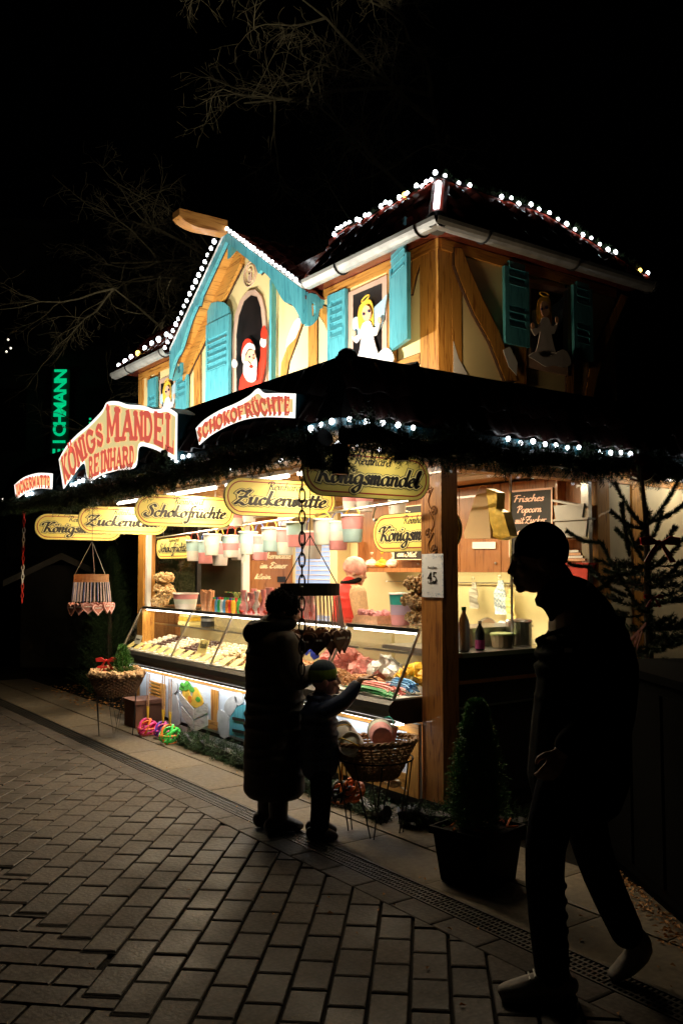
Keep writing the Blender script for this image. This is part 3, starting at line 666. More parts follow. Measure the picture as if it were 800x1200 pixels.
# gable roof
gr = P('gable_roof', MB().prism([(AX-1.20, YB+.03, AZ-.90), (AX, YB+.03, AZ+.03), (AX+1.29, YB+.03, AZ-.90), (AX+1.29, YB+.03, AZ-.93), (AX, YB+.03, AZ-.0), (AX-1.20, YB+.03, AZ-.93)], (0, 1.5, 0)), m_tile)
u_ = Vector((-1.29, 0, .93)).normalized(); tile_slope(gr, (AX+1.31, YB+.02, AZ-.93), (0, 1, 0), u_, 6, 9)
# ridge tiles (red half-round) along main roof tops and the hip
rt = MB().tube([(-.0, 0, 0), (.26, 0, 0)], [.055, .062], 10).mesh('ridge_tile', smooth=True); rt.materials.append(m_tiler)
for k in range(5): inst(rt, 'ridge_tile', roof, (-.42-k*.26, RI-.2+.01, ZR+.02), (0, R(-2), 0))
for k in range(4): inst(rt, 'ridge_tile', roof, (-RI+.19, .18+k*.25, ZR+.02), (0, R(-2), R(90)))
hC = Vector((-RI+.2, YH, ZR+.02)); hD = Vector((RO-.02, DU+.15, ZG+.02)); _d = (hD-hC).normalized()
for k in range(4): inst(rt, 'ridge_tile', roof, hC.lerp(hD, k*.25), (0, -math.asin(_d.z), math.atan2(_d.y, _d.x)))
hipA = Vector((RO-.02, -RO+.02, ZG+.02)); hipB = Vector((-RI+.20, RI-.20, ZR+.02))
P('hip_tile', MB().tube([hipA, hipA.lerp(hipB, .5), hipB], .062, 12), m_tiler, roof)
P('hip_tube_light', MB().tube([hipA.lerp(hipB, .12)+Vector((.045, -.055, .03)), hipA.lerp(hipB, .86)+Vector((.045, -.055, .03))], .021, 8), m_tubeH)
P('hip_end_cap', MB().tube([hipA+Vector((.03, -.03, -.05)), hipA+Vector((.0, -.0, 0))], .072, 12), m_black)
# gutters
def gutter(a, b):
    g = MB(); a = Vector(a); b = Vector(b); d = (b-a).normalized(); o = d.cross(Vector((0, 0, 1)))
    prof = [(math.cos(t_), math.sin(t_)) for t_ in [R(180+k*22.5) for k in range(9)]]
    vs = []; 
    for e in (a, b):
        for r_ in (.062, .055):
            for c, s in prof: vs.append(e+o*c*r_+Vector((0, 0, s*r_)))
    n = 9; fs = []
    for i in range(n-1): fs += [(i, i+1, 2*n+i+1, 2*n+i), (n+i, 3*n+i, 3*n+i+1, n+i+1)]
    for base in (0, 2*n): fs += [(base+i, base+n+i, base+n+i+1, base+i+1) for i in range(n-1)]
    fs += [(0, 2*n, 3*n, n), (n-1, 2*n-1, 4*n-1, 3*n-1)]
    g.add(vs, fs); ob = P('gutter', g, m_zinc, smooth=False)
    L_ = (b-a).length; k = .45
    while k < L_:
        c = a+d*k; P('gutter_bracket', MB().tube([c+o*math.cos(t_)*.068+Vector((0, 0, math.sin(t_)*.068)) for t_ in [R(180+q*22.5) for q in range(9)]], .008, 5), m_black, ob); k += .9
gutter((-1.27, -RO-.03, ZG+.0), (RO+.07, -RO-.03, ZG+.0)); gutter((RO+.03, -RO-.07, ZG), (RO+.03, DU+.16, ZG)); gutter((-5.28, -RO-.03, ZG), (-3.85, -RO-.03, ZG))

# ---------------- awning (tiled pent skirt with flat top and teal fascia)
AE = -1.12; AXR = .42; AZ0, AZ1 = 2.44, 2.83; ALX = -6.35
aw = P('awning', MB().add([(ALX, AE, AZ0), (AXR, AE, AZ0), (AXR, 3.6, AZ0), (ALX, 3.6, AZ0), (ALX+.15, AE+.16, AZ1), (AXR-.16, AE+.16, AZ1), (AXR-.16, 3.6, AZ1), (ALX+.15, 3.6, AZ1)],
       [(0, 1, 5, 4), (1, 2, 6, 5), (3, 0, 4, 7), (4, 5, 6, 7), (2, 3, 7, 6), (3, 2, 1, 0)]), m_blackp)
P('fascia', MB().bb((ALX, AE-.035, AZ0-.05), (AXR+.035, AE-.003, AZ0+.015)), m_teald, aw)
P('fascia', MB().bb((AXR+.003, AE-.002, AZ0-.05), (AXR+.035, 3.6, AZ0+.015)), m_teald, aw)
sA = Vector((0, .16, AZ1-AZ0)).normalized(); sB = Vector((-.16, 0, AZ1-AZ0)).normalized()
m_tileb = M('black_brown_tile', (.035, .010, .008), .45, ns=14, na=.5, bump=.3, coat=.05)  # near-black version of the red roof tile, used on the awning
tile_keep = tile_me; tile_me = tile_me.copy(); tile_me.materials.clear(); tile_me.materials.append(m_tileb)
tile_slope(aw, (ALX, AE, AZ0+.02), (1, 0, 0), sA, 33, 2, dv=.17)
tile_slope(aw, (AXR, AE+.05, AZ0+.02), (0, 1, 0), sB, 22, 2, dv=.17)
P('awning_ridge', MB().tube([(ALX+.15, AE+.16, AZ1+.015), (AXR-.16, AE+.16, AZ1+.015)], .03, 8), m_black, aw)
P('awning_ridge', MB().tube([(AXR-.16, AE+.17, AZ1+.015), (AXR-.16, 3.6, AZ1+.015)], .03, 8), m_black, aw)
P('corner_cap', MB().ball((AXR-.16, AE+.16, AZ1+.03), (.06, .06, .05)), m_black, aw)

# ================================================================ LETTERING
BOWL = [(.78, .85), (.48, 1.0), (.14, .70), (.10, .22), (.34, 0), (.62, .3), (.78, .95)]
SG = {
 'a': ([BOWL, [(.78, .95), (.68, .25), (.80, 0), (1.0, .22)]], .95), 'c': ([[(.62, .8), (.45, 1), (.14, .62), (.14, .15), (.4, 0), (.75, .28)]], .72),
 'd': ([BOWL, [(1.02, 2.0), (.76, .7), (.74, .1), (.95, .18)]], .95), 'e': ([[(.12, .42), (.48, .6), (.60, .88), (.42, 1), (.14, .62), (.14, .12), (.4, 0), (.76, .26)]], .72),
 'f': ([[(.95, 1.8), (.78, 2.0), (.52, 1.5), (.28, -.5), (.05, -1.0), (-.15, -.75)], [(.1, .95), (.72, 1.02)]], .6),
 'g': ([BOWL, [(.78, .95), (.62, -.5), (.3, -1.0), (0, -.75), (.3, -.35), (.98, .22)]], .95),
 'h': ([[(.05, 0), (.40, 2.0)], [(.15, .45), (.48, 1.0), (.68, .85), (.60, .2), (.74, 0), (.92, .2)]], .9),
 'i': ([[(.05, .6), (.22, 1.0), (.15, .2), (.3, 0), (.48, .22)], [(.30, 1.42), (.34, 1.52)]], .46),
 'k': ([[(.05, 0), (.40, 2.0)], [(.75, 1.0), (.25, .52), (.55, .1), (.85, .12)]], .8), 'l': ([[(.05, .4), (.45, 1.6), (.38, 2), (.2, 1.4), (.12, .2), (.28, 0), (.48, .2)]], .45),
 'm': ([[(.05, .85), (.2, 1), (.1, 0)], [(.14, .5), (.38, 1), (.52, .88), (.44, 0)], [(.48, .5), (.74, 1), (.88, .82), (.80, .15), (.95, 0), (1.12, .2)]], 1.1),
 'n': ([[(.05, .85), (.2, 1), (.1, 0)], [(.14, .5), (.45, 1), (.62, .85), (.55, .15), (.7, 0), (.88, .2)]], .86), 'o': ([[(.42, 1), (.12, .66), (.14, .1), (.4, 0), (.68, .38), (.66, .85), (.42, 1.0), (.82, .82)]], .78),
 'p': ([[(.22, 1.05), (.0, -1.0)], [(.16, .6), (.5, 1), (.72, .8), (.6, .1), (.3, 0), (.1, .2)]], .82), 'r': ([[(.05, .8), (.2, 1), (.1, 0)], [(.14, .5), (.38, .98), (.6, .95)]], .58),
 's': ([[(.58, .85), (.38, 1), (.2, .8), (.5, .4), (.45, .05), (.2, 0), (.02, .15)]], .6), 't': ([[(.4, 1.65), (.2, .3), (.34, 0), (.58, .2)], [(.02, 1.05), (.64, 1.12)]], .54),
 'u': ([[(.05, .85), (.2, 1), (.12, .3), (.3, 0), (.58, .4), (.72, 1)], [(.72, 1), (.62, .2), (.75, 0), (.94, .2)]], .9), 'w': ([[(.05, .85), (.2, 1), (.12, .2), (.3, 0), (.5, .3), (.58, .95)], [(.58, .95), (.54, .2), (.7, 0), (.95, .4), (.95, .98), (1.12, .85)]], 1.05),
 'z': ([[(.05, .85), (.3, 1), (.6, .95), (.05, .05), (.3, .1), (.65, 0)]], .66), 'b': ([[(.4, 2.0), (.08, .3), (.3, 0), (.62, .3), (.6, .9), (.2, .7)]], .75),
 'K': ([[(.48, 2.0), (.10, 0)], [(-.3, 1.35), (-.15, 1.8), (.35, 1.98), (.62, 1.85)], [(1.3, 1.85), (1.1, 2.0), (.75, 1.5), (.25, .95), (.62, .7), (.85, .12), (1.2, .05), (1.4, .3)]], 1.22),
 'R': ([[(.48, 1.9), (.12, 0)], [(-.2, 1.3), (.05, 1.85), (.6, 2.0), (1.02, 1.7), (.8, 1.15), (.35, 1.0), (.65, .6), (.85, .05), (1.15, .2)]], 1.1),
 'S': ([[(1.05, 1.65), (.8, 2), (.42, 1.62), (.75, .9), (.62, .15), (.2, -.02), (-.15, .3), (.0, .6)]], .98), 'Z': ([[(-.05, 1.5), (.2, 1.9), (.6, 1.8), (1.1, 2.0), (.55, 1.05), (-.15, .0), (.3, .2), (.7, -.1), (1.1, .15)], [(.15, 1.0), (.85, 1.05)]], 1.1),
 'E': ([[(.95, 1.7), (.6, 2), (.3, 1.6), (.62, 1.1), (.15, .6), (.3, .02), (.95, .3)]], .95), 'P': ([[(.48, 1.9), (.12, 0)], [(-.1, 1.5), (.3, 1.95), (.95, 1.8), (.85, 1.15), (.35, .9)]], 1.0),
 'F': ([[(.48, 1.9), (.12, 0)], [(-.1, 1.7), (.4, 1.95), (1.1, 1.9)], [(.2, 1.0), (.75, 1.05)]], .95), 'B': ([[(.48, 1.9), (.12, 0)], [(0, 1.5), (.4, 1.95), (.9, 1.7), (.35, 1.05), (.9, .6), (.6, .02), (.1, .1)]], 1.0),
 'M': ([[(.0, 0), (.4, 1.95), (.6, .6), (1.1, 1.95), (1.0, 0), (1.25, .2)]], 1.3), ' ': ([], .5), ':': ([[(.1, .1), (.14, .16)], [(.25, .9), (.29, .96)]], .35)}
def dots(g, h, dx=0): return (g[0]+[[(.28+dx, h), (.32+dx, h+.1)], [(.62+dx, h), (.66+dx, h+.1)]], g[1])
SG['ö'] = dots(SG['o'], 1.45); SG['ü'] = dots(SG['u'], 1.45); SG['ä'] = dots(SG['a'], 1.45)
def script_strokes(text, shear=.18):
    out = []; x = 0
    for ch in text:
        st, adv = SG[ch]
        for s in st: out.append([Vector((x+p[0]+shear*p[1]*.6, p[1])) for p in s])
        x += adv
    return out, x
def ribbons(strokes, w, warp, mb, layer0, step, pen=R(35), thin=.35, k=5, grow=0, smooth=True):
    """flat pen strokes; every stroke sits a hair in front of the last so no faces coincide"""
    for si, s in enumerate(strokes):
        p = catmull(s, k) if (smooth and len(s) > 2) else [s[0]+(s[-1]-s[0])*t/3 for t in range(4)] if len(s) == 2 else s
        L_ = []; R_ = []
        for i in range(len(p)):
            t = p[min(i+1, len(p)-1)]-p[max(i-1, 0)]
            if t.length < 1e-6: t = Vector((1, 0))
            t.normalize(); a = math.atan2(t.y, t.x)
            ww = w*(thin+(1-thin)*abs(math.sin(a-pen)))/2+grow; n = Vector((-t.y, t.x)); q = p[i]
            if grow or smooth: q = q-t*(grow+w*.2) if i == 0 else q+t*(grow+w*.2) if i == len(p)-1 else q
            L_.append(q+n*ww); R_.append(q-n*ww)
        off = layer0+step*si
        vs = [warp(q.x, q.y, off) for q in L_]+[warp(q.x, q.y, off) for q in R_]; n_ = len(L_)
        mb.add(vs, [(i, n_+i, n_+i+1, i+1) for i in range(n_-1)])
def hang_sign(word, L_=.97, H_=.285, both=False):
    """yellow rounded board, text runs along local X, face towards local -Y"""
    t = empty('hanging_sign', (0, 0, 0)); r = H_*.5
    def capsule(l, h, y0, n=12):
        r = h/2; return [(l/2-r+r*math.cos(a), y0, r*math.sin(a)) for a in [R(-90+180*k/n) for k in range(n+1)]]+[(-l/2+r+r*math.cos(a), y0, r*math.sin(a)) for a in [R(90+180*k/n) for k in range(n+1)]]
    MB().prism(capsule(L_, H_, 0), (0, .016, 0)).build('board', m_signy, t)
    ln = MB(); A = capsule(L_-.05, H_-.05, -.0015); B = capsule(L_-.066, H_-.066, -.0015)
    ln.strip(A+[A[0]], B+[B[0]], (0, .001, 0)); ln.build('border_line', m_signr, t)
    A = capsule(L_, H_, -.001); B = capsule(L_-.008, H_-.008, -.001); MB().strip(A+[A[0]], B+[B[0]], (0, .018, 0)).build('edge', m_ink, t)
    st, wd = script_strokes(word); sx = (L_*.80)/wd; sz = H_*.185
    wp = lambda x, z, o: (-L_*.40+x*sx, -.002-o, -H_*.20+z*sz)
    for nm, gr, mat, l0 in (('lettering_outline', .20, m_ink, .0004), ('lettering_halo', .13, m_inkh, .0018), ('lettering', 0, m_ink, .0032)):
        mb = MB(); ribbons(st, .40, wp, mb, l0, .00002, grow=gr); mb.build(nm, mat, t)
    st, wd = script_strokes('Reinhard'); sx2 = .29*L_/wd; mb = MB()
    ribbons(st, .26, lambda x, z, o: (-.12*L_+x*sx2, -.002-o, H_*.22+z*H_*.105), mb, .0004, .00002); mb.build('small_lettering', m_ink, t)
    for sx_ in (-.3, .3): MB().tube([(sx_*L_, .008, H_/2-.005), (sx_*L_, .008, H_/2+.10)], .0025, 5).build('hanger', m_steel, t)
    return t
GS = 'yellow script name boards under the awning'
s1 = hang_sign('Zuckerwatte'); s2 = hang_sign('Schokofrüchte'); s3 = hang_sign('Königsmandel')
for o, loc, rz, lb in ((s1, (-1.36, -.40, 2.165), R(88), 'yellow Zuckerwatte board with black script, second from the corner post'),
                       (s2, (-2.98, -.42, 2.155), R(88), 'yellow Schokofrüchte board with black script, between the two Zuckerwatte boards'),
                       (s3, (.08, -.66, 2.20), R(90), 'shaded Königsmandel board hanging outermost under the garland beside the corner post')):
    o.location = loc; o.rotation_euler = (0, 0, rz); tag(o, lb, 'hanging sign', GS)
dup(s1, (-4.45, -.42, 2.135), R(88), 'far yellow Zuckerwatte board, partly hidden behind the Schokofrüchte board')
dup(s3, (-5.25, -.62, 2.09), R(88), 'leftmost yellow Königsmandel board, half hidden behind the far Zuckerwatte board')
dup(s3, (-.52, .20, 1.895), 0, 'lit Königsmandel board hanging from the rail with its end behind the corner post')
dup(s2, (-3.95, -.10, 1.855), 0, 'small Schokofrüchte board at the left end of the hanging rail', .84)

# slab letters for the big illuminated signs (unit box, drawn with heavy stems and slab serifs)
def slab(ch):
    W_, T, S = .22, .11, .09
    V = lambda x, a=.0, b=1.0: ([(x, a), (x, b)], W_)
    Hh = lambda x0, x1, y, t=T: ([(x0, y), (x1, y)], t)
    ser = lambda x, lo=1, hi=1, e=.18: ([Hh(x-e, x+e, .045, S)] if lo else [])+([Hh(x-e, x+e, .955, S)] if hi else [])
    C_ = lambda pts, w_=.18: (pts, w_, 1)
    g = {
     'K': [V(.2)]+ser(.2)+[([(.3, .45), (.72, .96)], .13), ([(.38, .55), (.75, .04)], .2), Hh(.58, .92, .955, S), Hh(.6, .95, .045, S)],
     'O': [C_([(.45, .97), (.15, .75), (.15, .25), (.45, .03), (.75, .25), (.75, .75), (.45, .97)], .2)],
     'N': [V(.18), V(.76)]+ser(.18)+ser(.76)+[([(.2, .95), (.74, .05)], .2)], 'I': [V(.25)]+ser(.25), 'L': [V(.22)]+ser(.22)+[Hh(.2, .78, .05), ([(.74, .02), (.74, .3)], .09)],
     'G': [C_([(.75, .78), (.45, .96), (.16, .75), (.16, .25), (.45, .04), (.74, .2), (.74, .45)], .2), Hh(.5, .88, .45, .1)],
     'C': [C_([(.75, .76), (.45, .96), (.16, .75), (.16, .25), (.45, .04), (.77, .24)], .2), ([(.77, .98), (.77, .66)], .08)],
     'S': [C_([(.68, .76), (.42, .95), (.18, .72), (.4, .52), (.68, .3), (.42, .04), (.14, .24)], .19), ([(.70, .96), (.70, .68)], .08), ([(.13, .04), (.13, .32)], .08)],
     'M': [V(.18), V(.95)]+ser(.18)+ser(.95)+[([(.2, .95), (.56, .2)], .17), ([(.56, .2), (.92, .95)], .12)],
     'A': [([(.14, .04), (.46, .97)], .13), ([(.46, .97), (.78, .04)], .22), Hh(.26, .64, .34, .09), Hh(-.02, .32, .045, S), Hh(.6, .98, .045, S)],
     'D': [V(.2)]+ser(.2, e=.14)+[C_([(.2, .95), (.6, .9), (.78, .5), (.6, .1), (.2, .05)], .18)], 'E': [V(.22)]+ser(.22, e=.14)+[Hh(.2, .76, .95), Hh(.2, .6, .5), Hh(.2, .76, .05), ([(.74, 1), (.74, .72)], .08), ([(.74, 0), (.74, .28)], .08)],
     'F': [V(.22)]+ser(.22)+[Hh(.2, .76, .95), Hh(.2, .6, .5), ([(.74, 1), (.74, .72)], .08)], 'H': [V(.2), V(.76)]+ser(.2)+ser(.76)+[Hh(.2, .76, .5)],
     'R': [V(.2)]+ser(.2)+[C_([(.2, .95), (.6, .92), (.72, .72), (.58, .5), (.2, .48)], .16), ([(.48, .5), (.76, .04)], .2), Hh(.66, .96, .045, S)],
     'T': [V(.45), Hh(.06, .84, .95), ([(.08, 1), (.08, .7)], .08), ([(.82, 1), (.82, .7)], .08)]+ser(.45, 1, 0), 'U': [C_([(.2, .97), (.2, .3), (.46, .04), (.72, .3), (.72, .97)], .19)]+ser(.2, 0, 1)+ser(.72, 0, 1, .14),
     'W': [([(.12, .97), (.32, .03)], .2), ([(.32, .03), (.52, .8)], .12), ([(.52, .8), (.72, .03)], .2), ([(.72, .03), (.92, .97)], .12)]+[Hh(-.02, .28, .955, S), Hh(.8, 1.04, .955, S)],
     'Z': [Hh(.14, .76, .95), ([(.7, .92), (.18, .08)], .2), Hh(.14, .78, .05), ([(.15, 1), (.15, .72)], .08), ([(.77, 0), (.77, .28)], .08)]}
    wd = {'I': .5, 'M': 1.16, 'W': 1.06}.get(ch, .92)
    return g[ch], wd
def slab_text(text, warp, mb, l0, grow=0):
    x = 0; tot = 0; items = []
    for ch in text:
        b = {'Ö': 'O', 'Ü': 'U'}.get(ch, ch); g, wd = slab(b); g = list(g)
        if ch in 'ÖÜ': g += [([(.3, 1.1), (.3, 1.24)], .14), ([(.6, 1.1), (.6, 1.24)], .14)]
        items.append((x, g)); x += wd
    for x0, g in items:
        for s in g:
            pts = [Vector((x0+p[0], p[1])) for p in s[0]]
            tot += 1; ribbons([pts], s[1], lambda a, b, o: warp(a/x, b, o), mb, l0+tot*.00003, 0, thin=1, grow=grow, smooth=len(s) > 2)
def arc_sign(label, y, edge_top, edge_bot, words, name='illuminated_sign'):
    """edge_* = outline of the face; words = (text, top curve, bottom curve)"""
    cv = lambda pts: [ony(u, v, y) for u, v in pts]
    T_ = catmull(cv(edge_top), 5); B_ = catmull(cv(edge_bot), 5)
    n = max(len(T_), len(B_)); rs = lambda c: [c[int(i*(len(c)-1)/(n-1))].lerp(c[min(int(i*(len(c)-1)/(n-1))+1, len(c)-1)], i*(len(c)-1)/(n-1) % 1) for i in range(n)]
    T_, B_ = rs(T_), rs(B_)
    # scalloped rim like cut-out letters
    t = empty(name, (B_[n//2].x, y, B_[n//2].z), label, 'illuminated sign', 'red-lettered illuminated signs on the awning')
    MB().strip(T_, B_, (0, .16, 0)).build('sign_box', m_teald, t)
    for k, (gr, mat, dy) in enumerate(((.0, m_facew, .003), (.032, m_facey, .0055))):
        TT = [p+Vector((0, -dy, -gr)) for p in T_]; BB = [p+Vector((0, -dy, gr)) for p in B_]
        if gr:
            j = max(1, n//30); TT, BB = TT[j:-j], BB[j:-j]
        MB().strip(TT, BB, (0, .002, 0)).build('sign_face' if k == 0 else 'sign_inner_face', mat, t)
    for (text, top, bot) in words:
        a = catmull(cv(top), 8); b = catmull(cv(bot), 8)
        def sample(c, f): f = max(0, min(1, f))*(len(c)-1); i = min(int(f), len(c)-2); return c[i].lerp(c[i+1], f-i)
        def warp(u, v, o):
            A = sample(b, u); B = sample(a, u); q = A+(B-A)*v; return (q.x, y-.008-o, q.z)
        def warps(u, v, o):
            q = warp(u, v, o); return (q[0]-.010, q[1], q[2]-.012)
        mb = MB(); slab_text(text, warps, mb, .0002); mb.build('letter_shadow', m_faced, t)
        mb = MB(); slab_text(text, warp, mb, .0025, .018); mb.build('lettering', m_facer, t)
    return t
c3 = lambda *p: [(x/3.3333, 420+y/3.3333) for x, y in p]
c5 = lambda *p: [(180+x/4.4444, 440+y/4.4444) for x, y in p]
YS = -1.19
arc_sign('largest lit arched sign reading KÖNIGSMANDEL REINHARD in red on cream', YS,
         c3((232, 395), (260, 345), (300, 300), (345, 262), (400, 205), (420, 172), (460, 168), (500, 180), (560, 185), (610, 200), (655, 192), (694, 215)),
         c3((250, 512), (290, 455), (330, 410), (348, 480), (400, 455), (460, 438), (530, 425), (545, 348), (590, 350), (640, 372), (692, 400)),
         [('KÖNIGS', c3((243, 392), (290, 340), (340, 292), (405, 250)), c3((258, 492), (305, 430), (355, 372), (415, 328))),
          ('MANDEL', c3((420, 185), (520, 208), (600, 212), (690, 225)), c3((422, 325), (520, 316), (600, 325), (688, 372))),
          ('REINHARD', c3((352, 390), (410, 362), (470, 350), (530, 345)), c3((352, 468), (410, 442), (470, 428), (530, 416)))])
arc_sign('middle lit arched sign reading SCHOKOFRÜCHTE under the bearded figure', YS,
         c5((222, 275), (268, 230), (345, 182), (430, 145), (500, 105), (545, 68), (580, 92), (650, 92), (742, 95)),
         c5((240, 362), (300, 312), (380, 267), (470, 232), (560, 218), (650, 218), (738, 222)),
         [('SCHOKOFRÜCHTE', c5((233, 280), (300, 230), (380, 188), (460, 158), (540, 130), (630, 115), (722, 112)), c5((243, 342), (305, 297), (385, 252), (470, 220), (560, 202), (640, 200), (720, 198)))])
arc_sign('smallest lit arched sign reading ZUCKERWATTE at the left end of the awning', YS,
         c3((58, 495), (95, 465), (150, 448), (208, 450)), c3((65, 552), (108, 522), (155, 508), (206, 512)),
         [('ZUCKERWATTE', c3((64, 495), (100, 472), (150, 458), (200, 459)), c3((68, 540), (108, 514), (152, 502), (201, 503)))])

# ================================================================ STRING LIGHTS
bulb_me = MB().ball((0, 0, 0), 1, 8, 6).mesh('bulb', smooth=True); bulb_me.materials.append(m_bulb)
bulby_me = bulb_me.copy(); bulby_me.materials.clear(); bulby_me.materials.append(m_bulby)
def string(label, pts, r, yellow=(), wire=True):
    t = empty('string_lights', pts[0], label, 'string lights', 'bulb strings along the roof edges')
    if wire: MB().tube([Vector(p)-Vector((0, 0, r*.9)) for p in pts], .006, 5).build('wire', m_black, t)
    for i, p in enumerate(pts): q_ = r*random.uniform(.78, 1.12); inst(bulby_me if i in yellow else bulb_me, 'bulb', t, Vector(p)+Vector((random.uniform(-.15, .15), random.uniform(-.15, .15), random.uniform(-.25, .2)))*r, scale=(q_, q_, q_*1.15))
    return t
string('row of round bulbs down the right slope of the blue gable', [(AX+GR*t_, YB-.03, AZ+.072-GZ*t_) for t_ in [(k+.3)/21 for k in range(21)]], .0185)
string('row of round bulbs down the left slope of the blue gable', [(AX-GL*t_-.03, YB-.03, AZ+.082-GZ*t_) for t_ in [(k+.3)/19 for k in range(20)]], .020)
string('row of round bulbs above the left gutter', [(-5.25+k*.185, -.2, ZG+.10+k*.012) for k in range(8)], .025, (3,))
c6 = lambda *p: [(340+x/4, 200+y/4) for x, y in p]; cc5 = lambda *p: [(480+x/5, 180+y/5) for x, y in p]; cc2 = lambda *p: [(480+x/2.5, 180+y/2.5) for x, y in p]
YR = RI-.2
random.seed(3)
string('uneven bulbs in greenery along the front ridge of the main roof', [(-.18-k*.052+random.uniform(-.012, .012), .09, ZR+.075+random.uniform(-.015, .02)) for k in range(24) if k not in (4, 8, 12, 13, 18)], .0165, (5,))
rp = [Vector((-RI+.2+.05, .05+k*.105+random.uniform(-.02, .02), ZR+.075+random.uniform(-.015, .02))) for k in range(11) if k not in (4, 5)]+[hC.lerp(hD, (k+.5)/13)+Vector((.06, 0, .05+random.uniform(-.015, .02))) for k in range(13) if k not in (9, 10)]
string('uneven bulbs in greenery along the side ridge of the main roof', rp, .0165, (18,))
string('bulbs along the front eave half hidden by the fir garland', [(AXR-.02-k*.105, AE-.045, AZ0-.005+random.uniform(-.012, .012)) for k in range(62) if mnoise.noise(Vector((k*.23, 1.7, 0))) > .02], .017, wire=False)
string('bulbs along the side eave above the fir garland', [(AXR+.06, AE+.02+k*.112, AZ0+.0+random.uniform(-.01, .01)) for k in range(36) if k not in (5,6,7,8,9,10,23,24,25,26,27)], .017, wire=False)
string('bulbs under the awning behind the front garland', [(AXR-.25-k*.16, AE+.16, AZ0-.10+random.uniform(-.015, .015)) for k in range(40)], .020)
string('bulbs under the awning behind the side garland', [(AXR-.12, AE+.2+k*.16, AZ0-.10+random.uniform(-.015, .015)) for k in range(26) if k > 6 or k < 5], .012)

# ================================================================ FIR GARLANDS
def needles(mb, p, d, ln, wd):
    """one flat pointed needle cluster"""
    d = Vector(d).normalized(); s = d.cross(Vector((random.uniform(-1, 1), random.uniform(-1, 1), random.uniform(-1, 1))))
    if s.length < .05: return
    s.normalize(); p = Vector(p); mb.add([p-s*wd, p+s*wd, p+d*ln], [(0, 1, 2)])
def sprig(mb, p, d, L_, ln=.03, k=16, wd=.0022):
    d = Vector(d).normalized(); a = d.orthogonal().normalized(); b = d.cross(a)
    mb.add([Vector(p)-a*.003, Vector(p)+a*.003, Vector(p)+d*L_], [(0, 1, 2)])
    for i in range(k):
        t = (i+.5)/k; th = i*2.4+random.random(); v = d*.75+(a*math.cos(th)+b*math.sin(th)); needles(mb, Vector(p)+d*L_*t, v, ln*(1.1-.4*t), wd)
def garland(label, pts, rad, dens, name='fir_garland', mat=None, seed=1, ln=.035, group='fir garlands on the stall'):
    random.seed(seed); P_ = [Vector(p) for p in pts]; t = empty(name, P_[0], label, 'garland', group)
    MB().tube(P_, rad*.45, 7).build('core', m_black, t)
    mb = MB(); L_ = sum((P_[i+1]-P_[i]).length for i in range(len(P_)-1)); n = int(L_*dens)
    for k in range(n):
        f = random.random()*(len(P_)-1); i = int(f); c = P_[i].lerp(P_[i+1], f-i); tg = (P_[min(i+1, len(P_)-1)]-P_[i]).normalized()
        th = random.uniform(0, 2*math.pi); a = tg.orthogonal().normalized(); b = tg.cross(a); o = a*math.cos(th)+b*math.sin(th)
        rr = rad*random.uniform(.3, 1.0)*(1+.35*mnoise.noise(c*4)); sprig(mb, c+o*rr*.5, o+tg*random.uniform(-.9, .9), rr*.8, ln, 14)
    mb.build('fir_sprigs', mat or m_fir, t, at=P_[0]); return t
def sag(a, b, n, amp, seed):
    random.seed(seed); a = Vector(a); b = Vector(b); return [a.lerp(b, k/n)+Vector((random.uniform(-.02, .02), random.uniform(-.02, .02), amp*math.sin(k*1.7)+random.uniform(-amp, amp)*.7)) for k in range(n+1)]
garland('thick fir garland hanging along the front edge of the awning', sag((-4.4, AE-.07, 2.285), (AXR, AE-.09, 2.33), 30, .022, 4), .118, 640, seed=4)
garland('thin far end of the front fir garland under the smallest lit sign', sag((ALX-.05, AE-.05, 2.35), (-4.4, AE-.07, 2.31), 12, .015, 44), .085, 560, seed=44)
garland('thick fir garland hanging along the side edge of the awning', sag((AXR+.09, AE-.06, 2.335), (AXR+.09, 3.6, 2.345), 24, .022, 5), .125, 620, seed=5)
garland('thin greenery along the front ridge of the main roof', [(-1.4+k*.13, YR+.03, ZR+.08+.01*math.sin(k*2)) for k in range(10)], .06, 160, seed=6)
garland('thin greenery along the side ridge of the main roof', [(-.15, .1+k*.2, ZR+.08+.01*math.sin(k*2)) for k in range(6)]+[tuple(hC.lerp(hD, f)+Vector((0, 0, .06))) for f in (.2, .4, .6, .8, .95)], .06, 160, seed=7)
# drooping fir clumps
for i, (u, v, pl) in enumerate(((372, 540, 'y'), (398, 545, 'y'), (600, 545, 'x'), (555, 535, 'x'), (196, 545, 'y'), (690, 540, 'x'), (770, 545, 'x'), (470, 530, 'x'))):
    p = (ony(u, v, AE-.06) if pl == 'y' else onx(u, v, AXR+.06))-Vector((0, 0, .05))
    garland('drooping bunch of fir twigs hanging from the garland %s' % ('left of the hanging chain', 'at the awning corner', 'above the dark man', 'above the side window', 'beside the biggest lit sign', 'above the side wall post', 'at the right edge of the picture', 'above the shaded name board')[i], [p+Vector((0, 0, .16)), p+Vector((0, 0, .08)), p], .10, 520, name='fir_bunch', seed=20+i, group='drooping fir bunches')
garland('low fir greenery lying along the foot of the counter front', sag((-3.35, -.26, .05), (-.2, -.32, .05), 26, .012, 9), .11, 560, name='ground_garland', seed=9)
garland('low fir greenery lying at the foot of the corner post', sag((-.1, -.30, .06), (.55, .25, .05), 8, .012, 10), .12, 560, name='ground_garland', seed=10)

